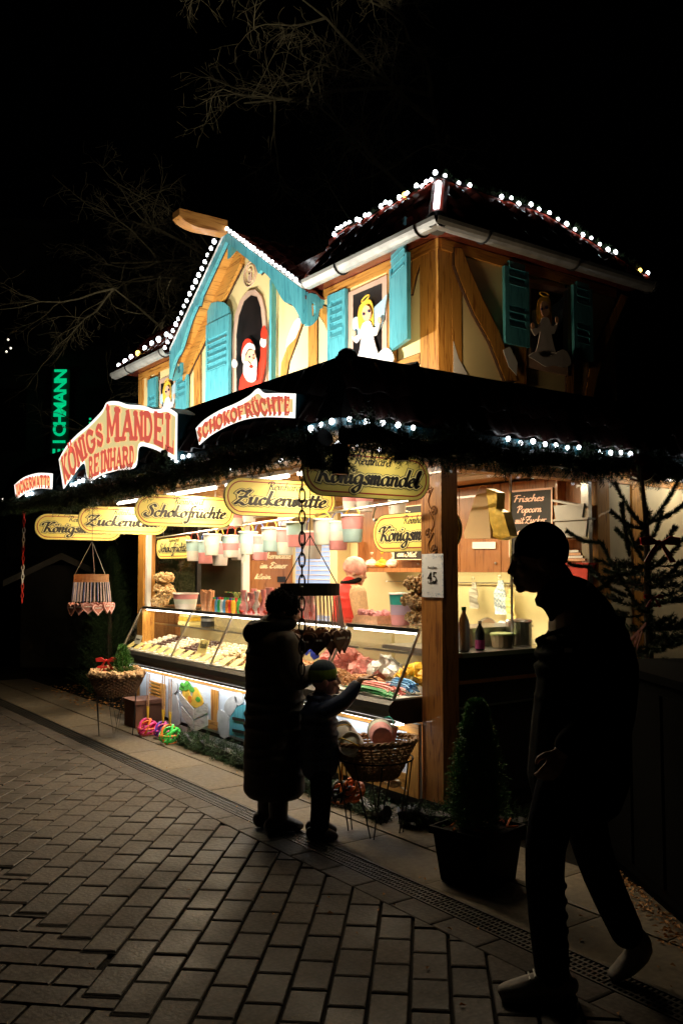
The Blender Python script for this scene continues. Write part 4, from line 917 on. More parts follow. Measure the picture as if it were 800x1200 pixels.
# ================================================================ DISPLAY CASES
ZT = 1.205; YT0, YT1 = .03, .42; YBF = -.24; ZL = .655
def case(x0, x1, label, dividers):
    t = empty('display_case', ((x0+x1)/2, 0, .55), label, 'display case', 'glass sweets cases of the counter')
    # black bull-nosed lip
    prof = [(-.20, ZL-.03), (-.245, ZL-.005), (-.265, ZL+.035), (-.255, ZL+.075), (-.225, ZL+.10), (.50, ZL+.10), (.50, ZL-.06), (-.12, ZL-.06)]
    MB().prism([(x0, a, b) for a, b in prof], (x1-x0, 0, 0)).build('front_lip', m_black, t)
    MB().bb((x0+.01, -.215, ZL-.052), (x1-.01, -.195, ZL-.034)).build('trim_strip', m_steel, t)
    MB().bb((x0+.01, -.21, ZL+.101), (x1-.01, .50, ZL+.112)).build('tray_floor', m_white, t)
    MB().bb((x0, .47, ZL+.113), (x1, .50, ZT)).build('back_panel', m_cream, t)
    MB().bb((x0, YT0-.02, ZT), (x1, YT1+.08, ZT+.014)).build('top_shelf', m_glass, t)
    MB().bb((x0, YT0-.03, ZT-.012), (x1, YT0-.018, ZT+.016)).build('top_rail', m_steel, t)
    MB().bb((x0+.02, .16, 1.02), (x1-.02, .44, 1.032)).build('inner_shelf', m_glass, t)
    MB().bb((x0+.02, .15, 1.018), (x1-.02, .16, 1.034)).build('shelf_edge', m_steel, t)
    # slanting front panes between the divider bars
    xs = [x0]+dividers+[x1]
    for a, b in zip(xs[:-1], xs[1:]):
        MB().prism([(a+.012, -.215, ZL+.115), (b-.012, -.215, ZL+.115), (b-.012, YT0-.022, ZT-.014), (a+.012, YT0-.022, ZT-.014)], (0, .005, 0)).build('front_pane', m_glass, t)
    for a in xs: MB().tube([(a, -.222, ZL+.11), (a, YT0-.028, ZT-.004)], .011, 6).build('divider_bar', m_steel, t)
    for a in (x0+.004, x1-.008): MB().prism([(a, -.21, ZL+.115), (a, .46, ZL+.115), (a, .46, ZT-.01), (a, YT0-.02, ZT-.01)], (.004, 0, 0)).build('side_pane', m_glass, t)
    MB().tube([(x0+.05, YT0+.01, ZT-.022), (x1-.05, YT0+.01, ZT-.022)], .008, 6).build('tube', m_tubeW, t)
    area('case_lamp', ((x0+x1)/2, YT0+.012, ZT-.034), x1-x0-.1, .03, K_CASE*(x1-x0)/2, (1, .84, .62), (0, .1, -1))
    area('base_lamp', ((x0+x1)/2, -.13, ZL-.075), x1-x0-.1, .03, K_BASE*(x1-x0)/2, (.92, .95, 1), (0, .25, -1))
    MB().bb((x0+.03, -.15, ZL-.072), (x1-.03, -.11, ZL-.061)).build('under_tube', m_tubeW, t)
    return t
CX = [-4.96, -3.70, -2.86, -1.98, -1.10]
case(-4.96, -1.12, 'long glass sweets case with black lip at the left of the counter', [-3.70, -2.86, -2.0])
case(-1.08, -.24, 'short glass sweets case beside the corner post, in front of the child', [])
# counter front under the cases: painted mural boards with relief
m_mwall = M('pale_blue_white_mural', (.66, .74, .84), .55, ns=3, na=.18, bump=.02)
m_stone = M('painted_grey_stone', (.55, .56, .56), .7, ns=9, na=.25, bump=.2)
m_crate = wood('painted_pale_crate', (.62, .60, .56), (.38, .36, .33), (3, 14, 14), coat=0)
m_snow = M('painted_snow', (.80, .83, .88), .7, ns=5, na=.1)
front = P('counter_front', MB().bb((XL+.175, -.02, .10), (-.21, -.004, ZL-.065)), m_mwall)
def fr(px, th, mat, name, y=-.024):
    pts = Y(px, y); c = MB().prism(pts, (0, th, 0)); return P(name, c, mat, front)
q6 = lambda *p: [(80+x/3.636, 640+y/3.636) for x, y in p]      # mural parts
b6 = lambda *p: [(160+x/5.714, 790+y/5.714) for x, y in p]
P('timber', MB().bb((XL+.175, -.034, ZL-.13), (-.21, -.021, ZL-.07)), m_th, front)
fr(b6((0, 250), (80, 268), (730, 490), (730, 560), (0, 330)), .003, m_stone, 'stone_base', -.0235)
fr(b6((497, 100), (543, 112), (540, 320), (500, 310)), .012, m_tv, 'timber', -.036)
fr(b6((480, 305), (545, 322), (540, 378), (478, 362)), .012, m_th, 'timber', -.039)
for k in range(11): fr(b6((85, 40+k*22), (155, 62+k*22), (155, 72+k*22), (85, 50+k*22)), .01, m_tv, 'slat', -.036)
fr(b6((158, 60), (190, 70), (186, 275), (156, 265)), .012, m_tv, 'timber', -.036)
fr([tuple(q) for q in catmull([Vector(p) for p in b6((215, 70), (240, 45), (268, 60), (268, 110), (235, 140), (215, 110))], 3, True)], .014, m_stone, 'painted_jug', -.038)
fr([tuple(q) for q in catmull([Vector(p) for p in b6((215, 150), (240, 135), (270, 150), (285, 240), (290, 330), (250, 340), (215, 300))], 3, True)], .014, m_stone, 'painted_jug', -.036)
m_leafp = M('painted_green_leaf', (.10, .42, .05), .5, ns=25, na=.4); m_squash = M('painted_yellow_squash', (.85, .52, .06), .5, ns=14, na=.3); m_orange = M('painted_orange', (.8, .25, .03), .5, ns=14, na=.3)
fr([tuple(q) for q in catmull([Vector(p) for p in b6((310, 90), (340, 95), (370, 190), (345, 215), (310, 150))], 3, True)], .01, m_squash, 'painted_squash', -.036)
fr([tuple(q) for q in catmull([Vector(p) for p in b6((385, 90), (405, 100), (445, 190), (400, 225), (365, 200), (375, 140))], 3, True)], .01, m_squash, 'painted_squash', -.038)
fr([tuple(q) for q in catmull([Vector(p) for p in b6((345, 150), (365, 150), (370, 185), (350, 190))], 3, True)], .01, m_orange, 'painted_squash', -.040)
for c in ((305, 75), (335, 65), (325, 95), (350, 85), (370, 105), (410, 170), (300, 95)): fr([tuple(q) for q in catmull([Vector(p) for p in b6((c[0]-16, c[1]), (c[0], c[1]-20), (c[0]+18, c[1]+2), (c[0]+2, c[1]+18))], 3, True)], .006, m_leafp, 'painted_leaf', -.042)
for qd in (((285, 120), (380, 235), (380, 300), (290, 175)), ((300, 215), (380, 312), (380, 385), (305, 285)), ((384, 235), (470, 195), (475, 260), (384, 302)), ((384, 314), (475, 275), (478, 345), (386, 387))):
    fr(b6(*qd), .012, m_crate, 'crate_plank', -.045)
fr([tuple(q) for q in catmull([Vector(p) for p in b6((545, 240), (580, 250), (615, 290), (610, 420), (560, 415), (540, 320))], 2, True)], .014, m_stone, 'painted_stone', -.037)
fr([tuple(q) for q in catmull([Vector(p) for p in b6((585, 240), (600, 180), (640, 145), (665, 155), (670, 210), (625, 280))], 2, True)], .014, m_stone, 'painted_stone', -.036)
fr([tuple(q) for q in catmull([Vector(p) for p in b6((655, 130), (700, 125), (712, 185), (685, 210), (665, 190))], 2, True)], .014, m_stone, 'painted_stone', -.036)
fr(b6((625, 300), (640, 260), (665, 225), (700, 205), (760, 210), (800, 260), (800, 460), (622, 405)), .010, m_teal, 'painted_door', -.033)
for a in (285, 365): fr(b6((640, a), (720, a+16), (720, a+36), (640, a+20)), .006, m_black, 'painted_hinge', -.041)
P('timber', MB().bb((-1.62, -.036, .10), (-1.50, -.022, ZL-.13)), m_tv, front); P('timber', MB().bb((-.33, -.036, .1), (-.212, -.022, ZL-.13)), m_tv, front)
P('timber', MB().bb((-1.49, -.037, .1), (-.335, -.022, .24)), m_th, front)
P('painted_snow', MB().bb((-1.49, -.028, .241), (-.335, -.022, .42)), m_snow, front)

# ================================================================ SWEETS
random.seed(21)
ZF = ZL+.112
def heap(label, cx, cy, rx, ry, h, mat, piece, n, z=ZF, name='sweets_heap', cat='sweets', seed=0):
    """uncountable small sweets: pieces scattered over a low mound"""
    random.seed(seed+int(cx*100)); mb = MB()
    mb.ball((cx, cy, z), (rx*.9, ry*.9, h*.75), 12, 6)
    for k in range(n):
        r = math.sqrt(random.random()); a = random.uniform(0, 6.283); x = cx+rx*r*math.cos(a); y = cy+ry*r*math.sin(a); zz = z+.004+h*math.sqrt(max(0, 1-r*r))*random.uniform(.8, 1.05)
        s = piece*random.uniform(.7, 1.3); mb.box((x, y, zz), (s*1.4, s, s*.8), m=Matrix.Rotation(random.uniform(0, 6.28), 3, (random.random(), random.random(), random.random()+.1)))
    o = mb.build(name, mat, label=label, cat=cat, kind='stuff', at=(cx, cy, z)); return o
m_nut = M('roasted_almond', (.48, .22, .09), .6, ns=60, na=.5); m_nutL = M('pale_nut', (.80, .62, .38), .6, ns=60, na=.3); m_choc = M('dark_chocolate', (.07, .022, .012), .35, ns=30, na=.4)
m_cocon = M('white_chocolate', (.85, .74, .58), .5, ns=40, na=.15); m_pinkg = M('pink_sweet', (.88, .30, .28), .45, ns=30, na=.25); m_yel = M('orange_yellow_bag', (.92, .50, .04), .4, ns=25, na=.35); m_blu = M('blue_cellophane', (.03, .08, .62), .3, ns=20, na=.5)
m_bluel = M('light_blue_sweet', (.12, .40, .75), .45, ns=30, na=.3); m_grn = M('green_sweet', (.04, .42, .12), .45, ns=30, na=.3); m_cardy = M('yellow_price_card', (.92, .76, .30), .6, ns=9, na=.08, bump=0); m_cardw = M('white_card', (.86, .84, .78), .6, na=.05, bump=0)
# price cards along the lip of the long case
pc = MB().box((0, 0, 0), (.118, .11, .003), m=Matrix.Rotation(R(32), 3, 'X')).mesh('price_card'); pc.materials.append(m_cardy)
for k in range(19):
    x = -4.84+k*.195; t = empty('price_card', (x, -.155, ZF), 'yellow price card on the black lip of the long case', 'price card', 'yellow price cards along the long case')
    inst(pc, 'card', t, (x, -.155, ZF+.045)); mb = MB()
    for r_ in range(3): mb.box((x+.01*r_, -.163+.03*r_, ZF+.046+.0188*r_-.008), (.07-.01*r_, .008, .0012), m=Matrix.Rotation(R(32), 3, 'X'))
    mb.build('print', m_ink, t)
# chocolate fruit skewers
def skewer(x, y, kind, L_=.30):
    lab = {'d': 'dark chocolate fruit skewer lying in the left half of the long case', 'w': 'white chocolate fruit skewer lying in the left half of the long case', 'm': 'nut-sprinkled fruit skewer lying in the left half of the long case'}[kind]
    t = empty('fruit_skewer', (x, y, ZF+.02), lab, 'fruit skewer', {'d': 'dark chocolate fruit skewers', 'w': 'white chocolate fruit skewers', 'm': 'nut-sprinkled fruit skewers'}[kind])
    mat = {'d': m_choc, 'w': m_cocon, 'm': m_nutL}[kind]; mb = MB(); dx, dy, dz = .25, .92, .28
    for k in range(6): f = k/6*L_; mb.ball((x+dx*f, y+dy*f, ZF+.045+dz*f+random.uniform(-.003, .003)), .026, 7, 5, .1)
    mb.build('coated_fruit', mat, t, smooth=True); MB().tube([(x-.02, y-.06, ZF+.03), (x+.02, y, ZF+.045)], .003, 5).build('stick', m_nutL, t)
random.seed(2)
for k in range(30): skewer(-4.78+k*.062, -.04+random.uniform(-.01, .01), 'wwwwddddwwwwwwmddddddmmmwwwwmm'[k], .33)
for i, (cx, cy, rx, ry, h, mt, pc_, n, lb) in enumerate((
   (-2.72, .10, .19, .22, .13, m_nutL, .022, 330, 'pale heap of sugared nuts in the long case'), (-2.40, .08, .20, .2, .10, m_nut, .02, 330, 'brown heap of roasted almonds in the middle of the long case'),
   (-2.05, .10, .2, .2, .10, m_nut, .02, 300, 'brown heap of roasted almonds behind the woman'), (-1.68, .02, .24, .17, .10, m_nut, .02, 420, 'reddish heap of roasted almonds between the woman and the child'),
   (-1.32, .02, .19, .17, .08, m_nut, .02, 300, 'brown heap of almonds at the right end of the long case'), (-.90, .02, .2, .15, .07, m_nut, .018, 300, 'brown heap of almonds in the short case behind the reaching child'),
   (-1.62, .32, .22, .12, .20, m_pinkg, .05, 90, 'heap of pink wrapped sweets beside the blue bag'), (-2.95, .30, .25, .12, .10, m_cocon, .03, 160, 'cream coloured nut clusters at the back of the long case'),
   (-1.22, .30, .14, .12, .13, m_pinkg, .05, 60, 'heap of pink sweets at the right end of the long case'))):
    heap(lb, cx, cy, rx, ry, h, mt, pc_, n, seed=i)
def crumple(label, c, r, mat, cat='bag', name='sweets_bag', seed=1, group=None, seg=14, knot=True):
    """crinkled cellophane bag with a twisted top"""
    random.seed(seed); mb = MB(); mb.ball((0, 0, 0), (1, 1, 1), seg, 9)
    vs = []
    for p in mb.v:
        q = Vector(p); f = 1+.22*mnoise.noise(q*2.3+Vector((seed, 0, 0)))+.12*mnoise.noise(q*6+Vector((0, seed, 0))); vs.append(tuple(Vector((q.x*r[0]*f+c[0], q.y*r[1]*f+c[1], q.z*r[2]*f+c[2]+r[2]*.9))))
    mb.v = vs; t = empty(name, c, label, cat, group); mb.build('bag', mat, t, smooth=False)
    if knot: MB().lathe((c[0], c[1], c[2]+r[2]*1.7), [(.012, 0), (.03, .02), (.008, .035), (.035, .075), (.03, .08)], 9).build('knot', mat, t)
    return t
def cluster(label, c, rx, ry, h, mat, n, s, name='bag_cluster', seed=3, cat='sweets'):
    random.seed(seed); t = empty(name, c, label, cat)
    for k in range(n):
        a = random.uniform(0, 6.28); q = math.sqrt(random.random()); x, y = c[0]+rx*q*math.cos(a), c[1]+ry*q*math.sin(a); z = c[2]+s*.4+h*(1-q)*random.uniform(.6, 1); mb = MB()
        d = Matrix.Rotation(random.uniform(0, 3), 3, 'Z') @ Matrix.Rotation(random.uniform(-.6, .6), 3, 'X')
        mb.v = [tuple(Vector((x, y, z))+d @ Vector(p)*s) for p in ((0, 0, .9), (-.75, -.2, .6), (-.25, .35, 1.1), (.35, -.3, .9), (.8, .2, .55), (.6, -.5, 0), (-.6, -.5, -.1), (0, .5, 0), (-.1, -.55, .45), (0, 0, -.5))]
        mb.f = [(0, 1, 8), (0, 8, 3), (0, 3, 4), (0, 4, 2), (0, 2, 1), (1, 6, 8), (8, 6, 5), (8, 5, 3), (3, 5, 4), (4, 5, 7), (4, 7, 2), (2, 7, 1), (1, 7, 6), (6, 9, 5), (5, 9, 7), (7, 9, 6)]
        mb.build('wrapped_sweet', mat, t)
    return t
cluster('crinkled yellow wrapped sweets in the short case', (-.46, .16, ZF+.05), .15, .14, .10, m_yel, 26, .055, seed=3)
cluster('crinkled white wrapped sweets in the short case, left of the yellow ones', (-.88, .22, ZF+.06), .17, .13, .12, m_whitec, 28, .055, seed=4)
cluster('blue cellophane sweets on the almonds between woman and heart rack', (-1.98, .24, ZF+.10), .13, .1, .10, m_blu, 9, .07, seed=5)
cluster('small yellow wrapped sweets beside the woman in the long case', (-2.32, .26, ZF+.08), .12, .08, .06, m_yel, 9, .045, seed=6)
cluster('pale wrapped sweets at the back of the long case', (-2.62, .33, ZF+.06), .22, .08, .08, m_cocon, 18, .045, seed=7)
cluster('pink wrapped sweets at the right end of the long case', (-1.45, .28, ZF+.10), .17, .1, .12, m_pinkg, 20, .055, seed=8)
def strands(label, c, rx, ry, h, mat, n, z, seed):
    random.seed(seed); mb = MB()
    for k in range(n):
        y0 = c[1]+random.uniform(-ry, ry); x0 = c[0]-rx*random.uniform(.6, 1.1); x1 = c[0]+rx*random.uniform(.6, 1.1); zz = z+h*random.uniform(.1, 1)
        mb.tube(catmull([Vector((x0, y0+.02, zz-.01)), Vector((c[0]-rx*.3, y0-.02, zz+.012)), Vector((c[0]+rx*.4, y0+.015, zz)), Vector((x1, y0-.02, zz-.01))], 4), .0055, 5)
    mb.build('sweet_laces', mat, label=label, cat='sweets', kind='stuff')
strands('red sour laces lying in the short case', (-.60, -.06), .27, .07, .05, m_pinkg, 40, ZF, 31)
strands('green sour laces along the front of the short case', (-.55, -.165), .27, .035, .03, m_grn, 18, ZF, 32)
strands('light blue sour laces in the short case', (-.44, .02), .16, .05, .07, m_bluel, 26, ZF+.02, 33)
# goods on the glass top: popcorn bags, tubs, waffle cones, jars of lollipops
m_popc = M('caramel_popcorn', (.75, .52, .26), .7, ns=60, na=.45, bump=.6); m_popb = M('brown_caramel_popcorn', (.50, .33, .16), .6, ns=70, na=.7, bump=.8)
def popcorn_bag(label, c, r, mat, seed):
    random.seed(seed); t = empty('popcorn_bag', c, label, 'popcorn bag', 'bags of popcorn on the glass tops'); mb = MB()
    for k in range(150):
        a = random.uniform(0, 6.28); q = random.uniform(-1, 1); s = math.sqrt(1-q*q); rr = random.uniform(.82, 1.02); mb.ball((c[0]+r[0]*s*math.cos(a)*rr, c[1]+r[1]*s*math.sin(a)*rr, c[2]+r[2]*(1+q*rr)), random.uniform(.011, .017), 5, 4, .25)
    mb.ball((c[0], c[1], c[2]+r[2]), (r[0]*.86, r[1]*.86, r[2]*.86), 10, 7); mb.build('popcorn', mat, t)
popcorn_bag('lowest pale popcorn bag at the left end of the glass top', (-4.78, .14, ZT+.014), (.11, .09, .07), m_popc, 1)
popcorn_bag('middle pale popcorn bag at the left end of the glass top', (-4.74, .16, ZT+.145), (.15, .1, .065), m_popc, 2)
popcorn_bag('top pale popcorn bag at the left end of the glass top', (-4.72, .15, ZT+.27), (.16, .1, .06), m_popc, 3)
popcorn_bag('pale popcorn bag right of the stacked ones', (-4.50, .10, ZT+.11), (.1, .08, .06), m_popc, 4)
popcorn_bag('lowest brown popcorn bag beside the price notice', (-.36, .16, ZT+.014), (.17, .11, .062), m_popb, 5)
popcorn_bag('middle brown popcorn bag beside the price notice', (-.40, .17, ZT+.135), (.20, .12, .062), m_popb, 6)
popcorn_bag('top brown popcorn bag beside the price notice', (-.36, .16, ZT+.26), (.18, .12, .062), m_popb, 7)
m_tubp = M('translucent_tub', (.80, .78, .76), .35, ns=4, na=.08, bump=.02, sub=1)
def tub(label, c, r, h, mats, name='sweets_tub', cat='tub', handle=None, group=None, filled=True, tilt=None):
    """plastic tub: wall, rim, coloured sugar inside showing through, optional handle"""
    t = empty(name, c, label, cat, group); n = len(mats)
    for i, m_ in enumerate(mats):
        a, b = i/n, (i+1)/n; MB().lathe(c, [((r*(.80+.20*a)), h*a+(.0006 if i else 0)), ((r*(.80+.20*b)), h*b)], 22, cap=False).build('sugar_layer' if filled else 'wall', m_, t, smooth=True)
    MB().lathe(c, [(r*.74, -.002), (r*.81, .002)], 22).build('base', mats[0], t); MB().lathe(c, [(r*.9, h*.97), (r*.6, h*1.05), (r*.2, h*1.08)], 14).build('sugar_top', mats[-1], t, smooth=True)
    MB().lathe((c[0], c[1], c[2]+h), [(r*1.0, 0), (r*1.06, 0), (r*1.06, .012), (r*.99, .014), (r*.97, .004)], 18).build('rim', m_tubp, t)
    if handle: MB().tube([(c[0]+r*1.02*math.cos(a), c[1], c[2]+h+.006+handle[1]*math.sin(a)) for a in [R(180*k/12) for k in range(13)]], .004, 6).build('handle', handle[0], t)
    return t
m_pc2 = M('pink_cotton_candy_in_tub', (.86, .36, .38), .55, ns=8, na=.18, bump=.05); m_bc2 = M('blue_cotton_candy_in_tub', (.50, .72, .76), .55, ns=8, na=.18, bump=.05); m_wc2 = M('white_cotton_candy_in_tub', (.84, .80, .76), .55, ns=8, na=.1, bump=.05)
m_gc2 = M('pale_green_cotton_candy_in_tub', (.74, .79, .72), .55, ns=8, na=.1, bump=.05)
m_hy = M('yellow_plastic', (.85, .55, .05), .4, na=.1); m_hb = M('blue_plastic', (.12, .2, .65), .4, na=.1); m_hr = M('red_plastic', (.7, .06, .04), .4, na=.1); m_ht = M('teal_plastic', (.05, .45, .42), .4, na=.1)
tub('clear tub of mixed coloured sweets on the left glass top', (-4.10, .12, ZT+.014), .13, .15, [m_wc2, m_gc2, m_pc2], cat='tub')
tub('lilac tub with a turquoise lid beside the brown popcorn bags', (-.70, .22, ZT+.014), .085, .22, [m_pc2, M('lilac_tub', (.62, .45, .62), .45, na=.06), m_ht], cat='tub')
# waffle cones / jars: bundles
m_wafer = M('wafer_cone', (.82, .45, .26), .6, ns=40, na=.2)
t = empty('wafer_bundle', (-3.62, .10, ZT+.014), 'bundle of upright orange wafer sticks on the left glass top', 'wafers'); random.seed(8)
for k in range(26):
    a = random.uniform(0, 6.28); q = random.uniform(.2, 1); x, y = -3.62+.11*q*math.cos(a), .12+.06*q*math.sin(a); MB().tube([(x, y, ZT+.014), (x+.35*(x+3.62), y, ZT+.20+random.uniform(-.01, .02))], [.010, .014], 6).build('wafer', m_wafer, t)
t = empty('candy_jar_row', (-3.2, .1, ZT+.014), 'row of small bottles with many-coloured sweets on the glass top', 'sweets bottles'); random.seed(9)
for k in range(16):
    x = -3.38+k%8*.055; y = .08+k//8*.06; MB().lathe((x, y, ZT+.014), [(.02, 0), (.024, .05), (.022, .10), (.012, .12)], 8).build('bottle', random.choice([m_hr, m_grn, m_bluel, m_orange, m_hy, m_whitec]), t); MB().lathe((x, y, ZT+.134), [(.014, 0), (.014, .018)], 8).build('cap', random.choice([m_hr, m_blu, m_grn]), t)
t = empty('dried_grass_spray', (-3.1, .14, ZT+.12), 'pale yellow curled ribbons standing behind the coloured bottles', 'ribbons')
for k in range(9): a = -.9+k*.22; MB().tube(catmull([Vector((-3.15, .2, ZT+.1)), Vector((-3.15+a*.08, .2, ZT+.19)), Vector((-3.15+a*.22, .18, ZT+.20))], 4), .004, 4).build('ribbon', m_grn if k % 2 else m_cardy, t)
def lolly_tub(c, r, h, label, seed):
    random.seed(seed); t = empty('gummy_bag_tub', c, label, 'sweets bags', 'tubs of pink gummy sweets on the glass top')
    for k in range(12):
        a = random.uniform(0, 6.28); q = random.random()**.5; x, y = c[0]+r*q*math.cos(a), c[1]+r*.6*q*math.sin(a)
        MB().lathe((x, y, c[2]), [(.03, 0), (.042, .03), (.04, .075), (.016, h*.55), (.012, h*.62), (.03, h*random.uniform(.85, 1.05))], 7).build('sweets_bag', m_pc2 if k % 3 else m_whitec, t)
        for j in range(3): MB().ball((x+random.uniform(-.03, .03), y-.03, c[2]+random.uniform(.015, .05)), .016, 6, 5).build('gummy', m_hr, t)
lolly_tub((-2.62, .10, ZT+.014), .15, .22, 'wide cluster of pink sweets bags with red gummies left of the woman', 1)
lolly_tub((-2.26, .10, ZT+.014), .11, .24, 'narrow cluster of pink sweets bags right behind the woman\'s head', 2)
lolly_tub((-1.80, .12, ZT+.014), .12, .22, 'cluster of pink sweets bags behind the heart rack', 3)
# cardboard tray with pink bags
t = empty('card_tray', (-.98, .20, ZT+.014), 'small brown card tray of pink sweets on the short case', 'tray')
for a, b in (((-1.12, .10, 0), (-.83, .105, .06)), ((-1.12, .30, 0), (-.83, .305, .06)), ((-1.12, .106, 0), (-1.115, .299, .06)), ((-.835, .106, 0), (-.83, .299, .06)), ((-1.114, .106, 0), (-.836, .299, .004))):
    MB().bb(tuple(a[i]+(ZT+.014 if i == 2 else 0) for i in range(3)), tuple(b[i]+(ZT+.014 if i == 2 else 0) for i in range(3))).build('tray_wall', m_wafer, t)
for k in range(14): MB().ball((-1.09+k % 7*.038, .15+k//7*.07, ZT+.07+random.uniform(0, .02)), (.028, .03, .03), 6, 5, .25).build('pink_sweet', m_pinkc, t)
# white paper cups and small labels
t = empty('paper_card', (-4.76, -.14, ZF+.03), 'small white note standing inside the left end of the long case', 'note'); MB().box((-4.76, -.12, ZF+.10), (.16, .003, .10), m=Matrix.Rotation(R(-20), 3, 'X')).build('card', m_cardw, t); MB().box((-4.76, -.122, ZF+.105), (.10, .004, .012), m=Matrix.Rotation(R(-20), 3, 'X')).build('print', m_ink, t)
t = empty('sweets_price_card', (-3.25, -.12, ZF+.03), 'yellow handwritten card standing among the almonds', 'note'); MB().box((-3.25, -.10, ZF+.13), (.18, .003, .13), m=Matrix.Rotation(R(-20), 3, 'X')).build('card', m_cardy, t)
mb = MB(); st, wd = script_strokes('Mandeln'.replace('M', 'M')); ribbons(st, .3, lambda x, z, o: (-3.32+x*.14/wd, -.108-o+(z*.03)*.36, ZF+.12+z*.03), mb, .001, .00002); mb.build('print', m_ink, t)
m_whp = m_whitec
t = empty('paper_bag_stack', (-4.3, .3, 1.034), 'stack of yellow cartons on the inner shelf at the left', 'cartons')
for k in range(3): MB().bb((-4.45+.02*k, .2, 1.034+k*.045), (-4.18, .38, 1.076+k*.045)).build('carton', m_yel if k % 2 else m_cardy, t)
t = empty('dark_tin', (-3.95, .3, 1.034), 'small dark tin on the inner shelf beside the cartons', 'tin'); MB().lathe((-3.95, .3, 1.034), [(.07, 0), (.07, .10), (.06, .11), (.02, .115)], 12).build('tin', m_black, t); MB().lathe((-3.95, .3, 1.09), [(.0705, 0), (.0705, .03)], 12).build('band', m_steel, t)

# ================================================================ RAIL WITH COTTON CANDY TUBS
rail = MB().tube([(-4.35, -.10, 1.955), (-.21, -.10, 2.085)], .011, 8).build('hanging_rail', m_steel, label='slim metal rail across the front from which the sugar tubs hang', cat='rail')
rail2 = MB().tube([(-3.0, .30, 2.12), (-.21, .30, 2.16)], .009, 8).build('hanging_rail', m_steel, label='second higher metal rail behind the tub rail', cat='rail')
tubs = [(228, 645, 'wb', 'r'), (241, 648, 'pb', 'b'), (249, 638, 'gw', 'y'), (258, 650, 'wp', 'y'), (271, 640, 'wpb', 'r'), (280, 643, 'wp', 'y'), (291, 636, 'gb', 'y'), (304, 643, 'pbp', 'b'), (318, 632, 'bw', 'y'), (334, 636, 'gp', 'b'), (347, 626, 'pb', 'y'), (366, 640, 'wp', 'b'), (379, 623, 'gw', 'y'), (396, 629, 'pwb', 'b'), (413, 619, 'bp', 'y')]
cm = {'w': m_wc2, 'p': m_pc2, 'b': m_bc2, 'g': m_gc2}; hm = {'r': m_hr, 'y': m_hy, 'b': m_hb}; cn = {'w': 'white', 'p': 'pink', 'b': 'pale blue', 'g': 'pale green'}
for i, (u, v, cs, hc) in enumerate(tubs):
    big = i % 2 == 0; y = -.10+(.05 if i % 2 else -.03); p = ony(u, v, y); h = .185 if big else .205; r = .083
    ordn = ['leftmost', 'second', 'third', 'fourth', 'fifth', 'sixth', 'seventh', 'eighth', 'ninth', 'tenth', 'eleventh', 'twelfth', 'thirteenth', 'fourteenth', 'rightmost'][i]
    hh = 1.955+(p.x+4.35)/4.14*.13; b = p.z-.10
    tub('%s cotton candy tub, %s handle, %s' % (' and '.join(dict.fromkeys(cn[c] for c in cs)), {'r': 'red', 'y': 'yellow', 'b': 'blue'}[hc], ordn+' on the rail'), (p.x, y, b), r, h, [cm[c] for c in cs], name='cotton_candy_tub', cat='cotton candy tub', handle=(hm[hc], max(.04, hh-(b+h))), group='tubs of cotton candy on the rails')
for i, (u, v) in enumerate(((276, 607), (292, 602), (334, 606), (411, 588), (427, 588), (465, 592))):
    p = ony(u, v, .30); tub('cotton candy tub on the back rail, %s' % ('leftmost behind the Zuckerwatte board', 'second behind the Zuckerwatte board', 'below the Zuckerwatte board', 'left of two under the shaded board', 'right of two under the shaded board', 'nearest the corner post')[i], (p.x, .30, p.z-.08), .075, .16, [m_wc2, m_pc2] if i != 5 else [m_wc2, m_gc2], name='cotton_candy_tub', cat='cotton candy tub', handle=(m_hy, .05), group='tubs of cotton candy on the back rail')
t = empty('paper_tag', ony(285, 655, -.12), 'white paper tag dangling between the hanging tubs', 'tag'); p = ony(285, 652, -.19); MB().prism([p+Vector((-.03, 0, -.06)), p+Vector((.04, 0, -.04)), p+Vector((.045, 0, .05)), p+Vector((-.03, 0, .05))], (0, .002, 0)).build('tag_sheet', m_cardw, t); MB().tube([p+Vector((0, 0, .05)), p+Vector((0, 0, .13))], .001, 4).build('thread', m_ink, t)
t = empty('s_hook', ony(438, 600, -.1), 'bent steel hook on the rail above the lit board', 'hook'); p = ony(438, 598, -.10); MB().tube(catmull([p+Vector(q) for q in ((.0, 0, .02), (.01, 0, .035), (.02, 0, .02), (.0, 0, -.02), (-.01, 0, -.06), (.01, 0, -.08), (.03, 0, -.06))], 3), .005, 6).build('hook', m_steel, t)

# ================================================================ INSIDE THE STALL
def board(name, label, pts, lines, mat, frame, plane, ink, lw=.3, cat='menu board', parent=None):
    """flat board with script lines; pts = top-left, top-right, bottom-right, bottom-left in world"""
    A, B_, C_, D_ = [Vector(p) for p in pts]; n = (B_-A).cross(D_-A).normalized()*-1
    if n.dot(Vector(CAM)-A) < 0: n = -n
    t = empty(name, D_, label, cat)
    MB().prism([A, B_, C_, D_], -n*.015).build('board', mat, t)
    if frame:
        def ins(s): c = (A+B_+C_+D_)/4; return [p+(c-p).normalized()*s for p in (A, B_, C_, D_)]
        o = [A, B_, C_, D_, A]; i_ = ins(.022); i_.append(i_[0]); MB().strip([p+n*.0005 for p in o], [p+n*.0005 for p in i_], n*.004).build('frame', frame, t)
    for (txt, x0, x1, y, hh, ink_) in lines:
        st, wd = script_strokes(txt); mb = MB()
        ribbons(st, lw, lambda x, z, o: A+(B_-A)*(x0+(x1-x0)*x/wd)+(D_-A)*(y-z*hh)+n*(.002+o), mb, .0004, .00002, thin=.6); mb.build('lettering', ink_, t)
    return t
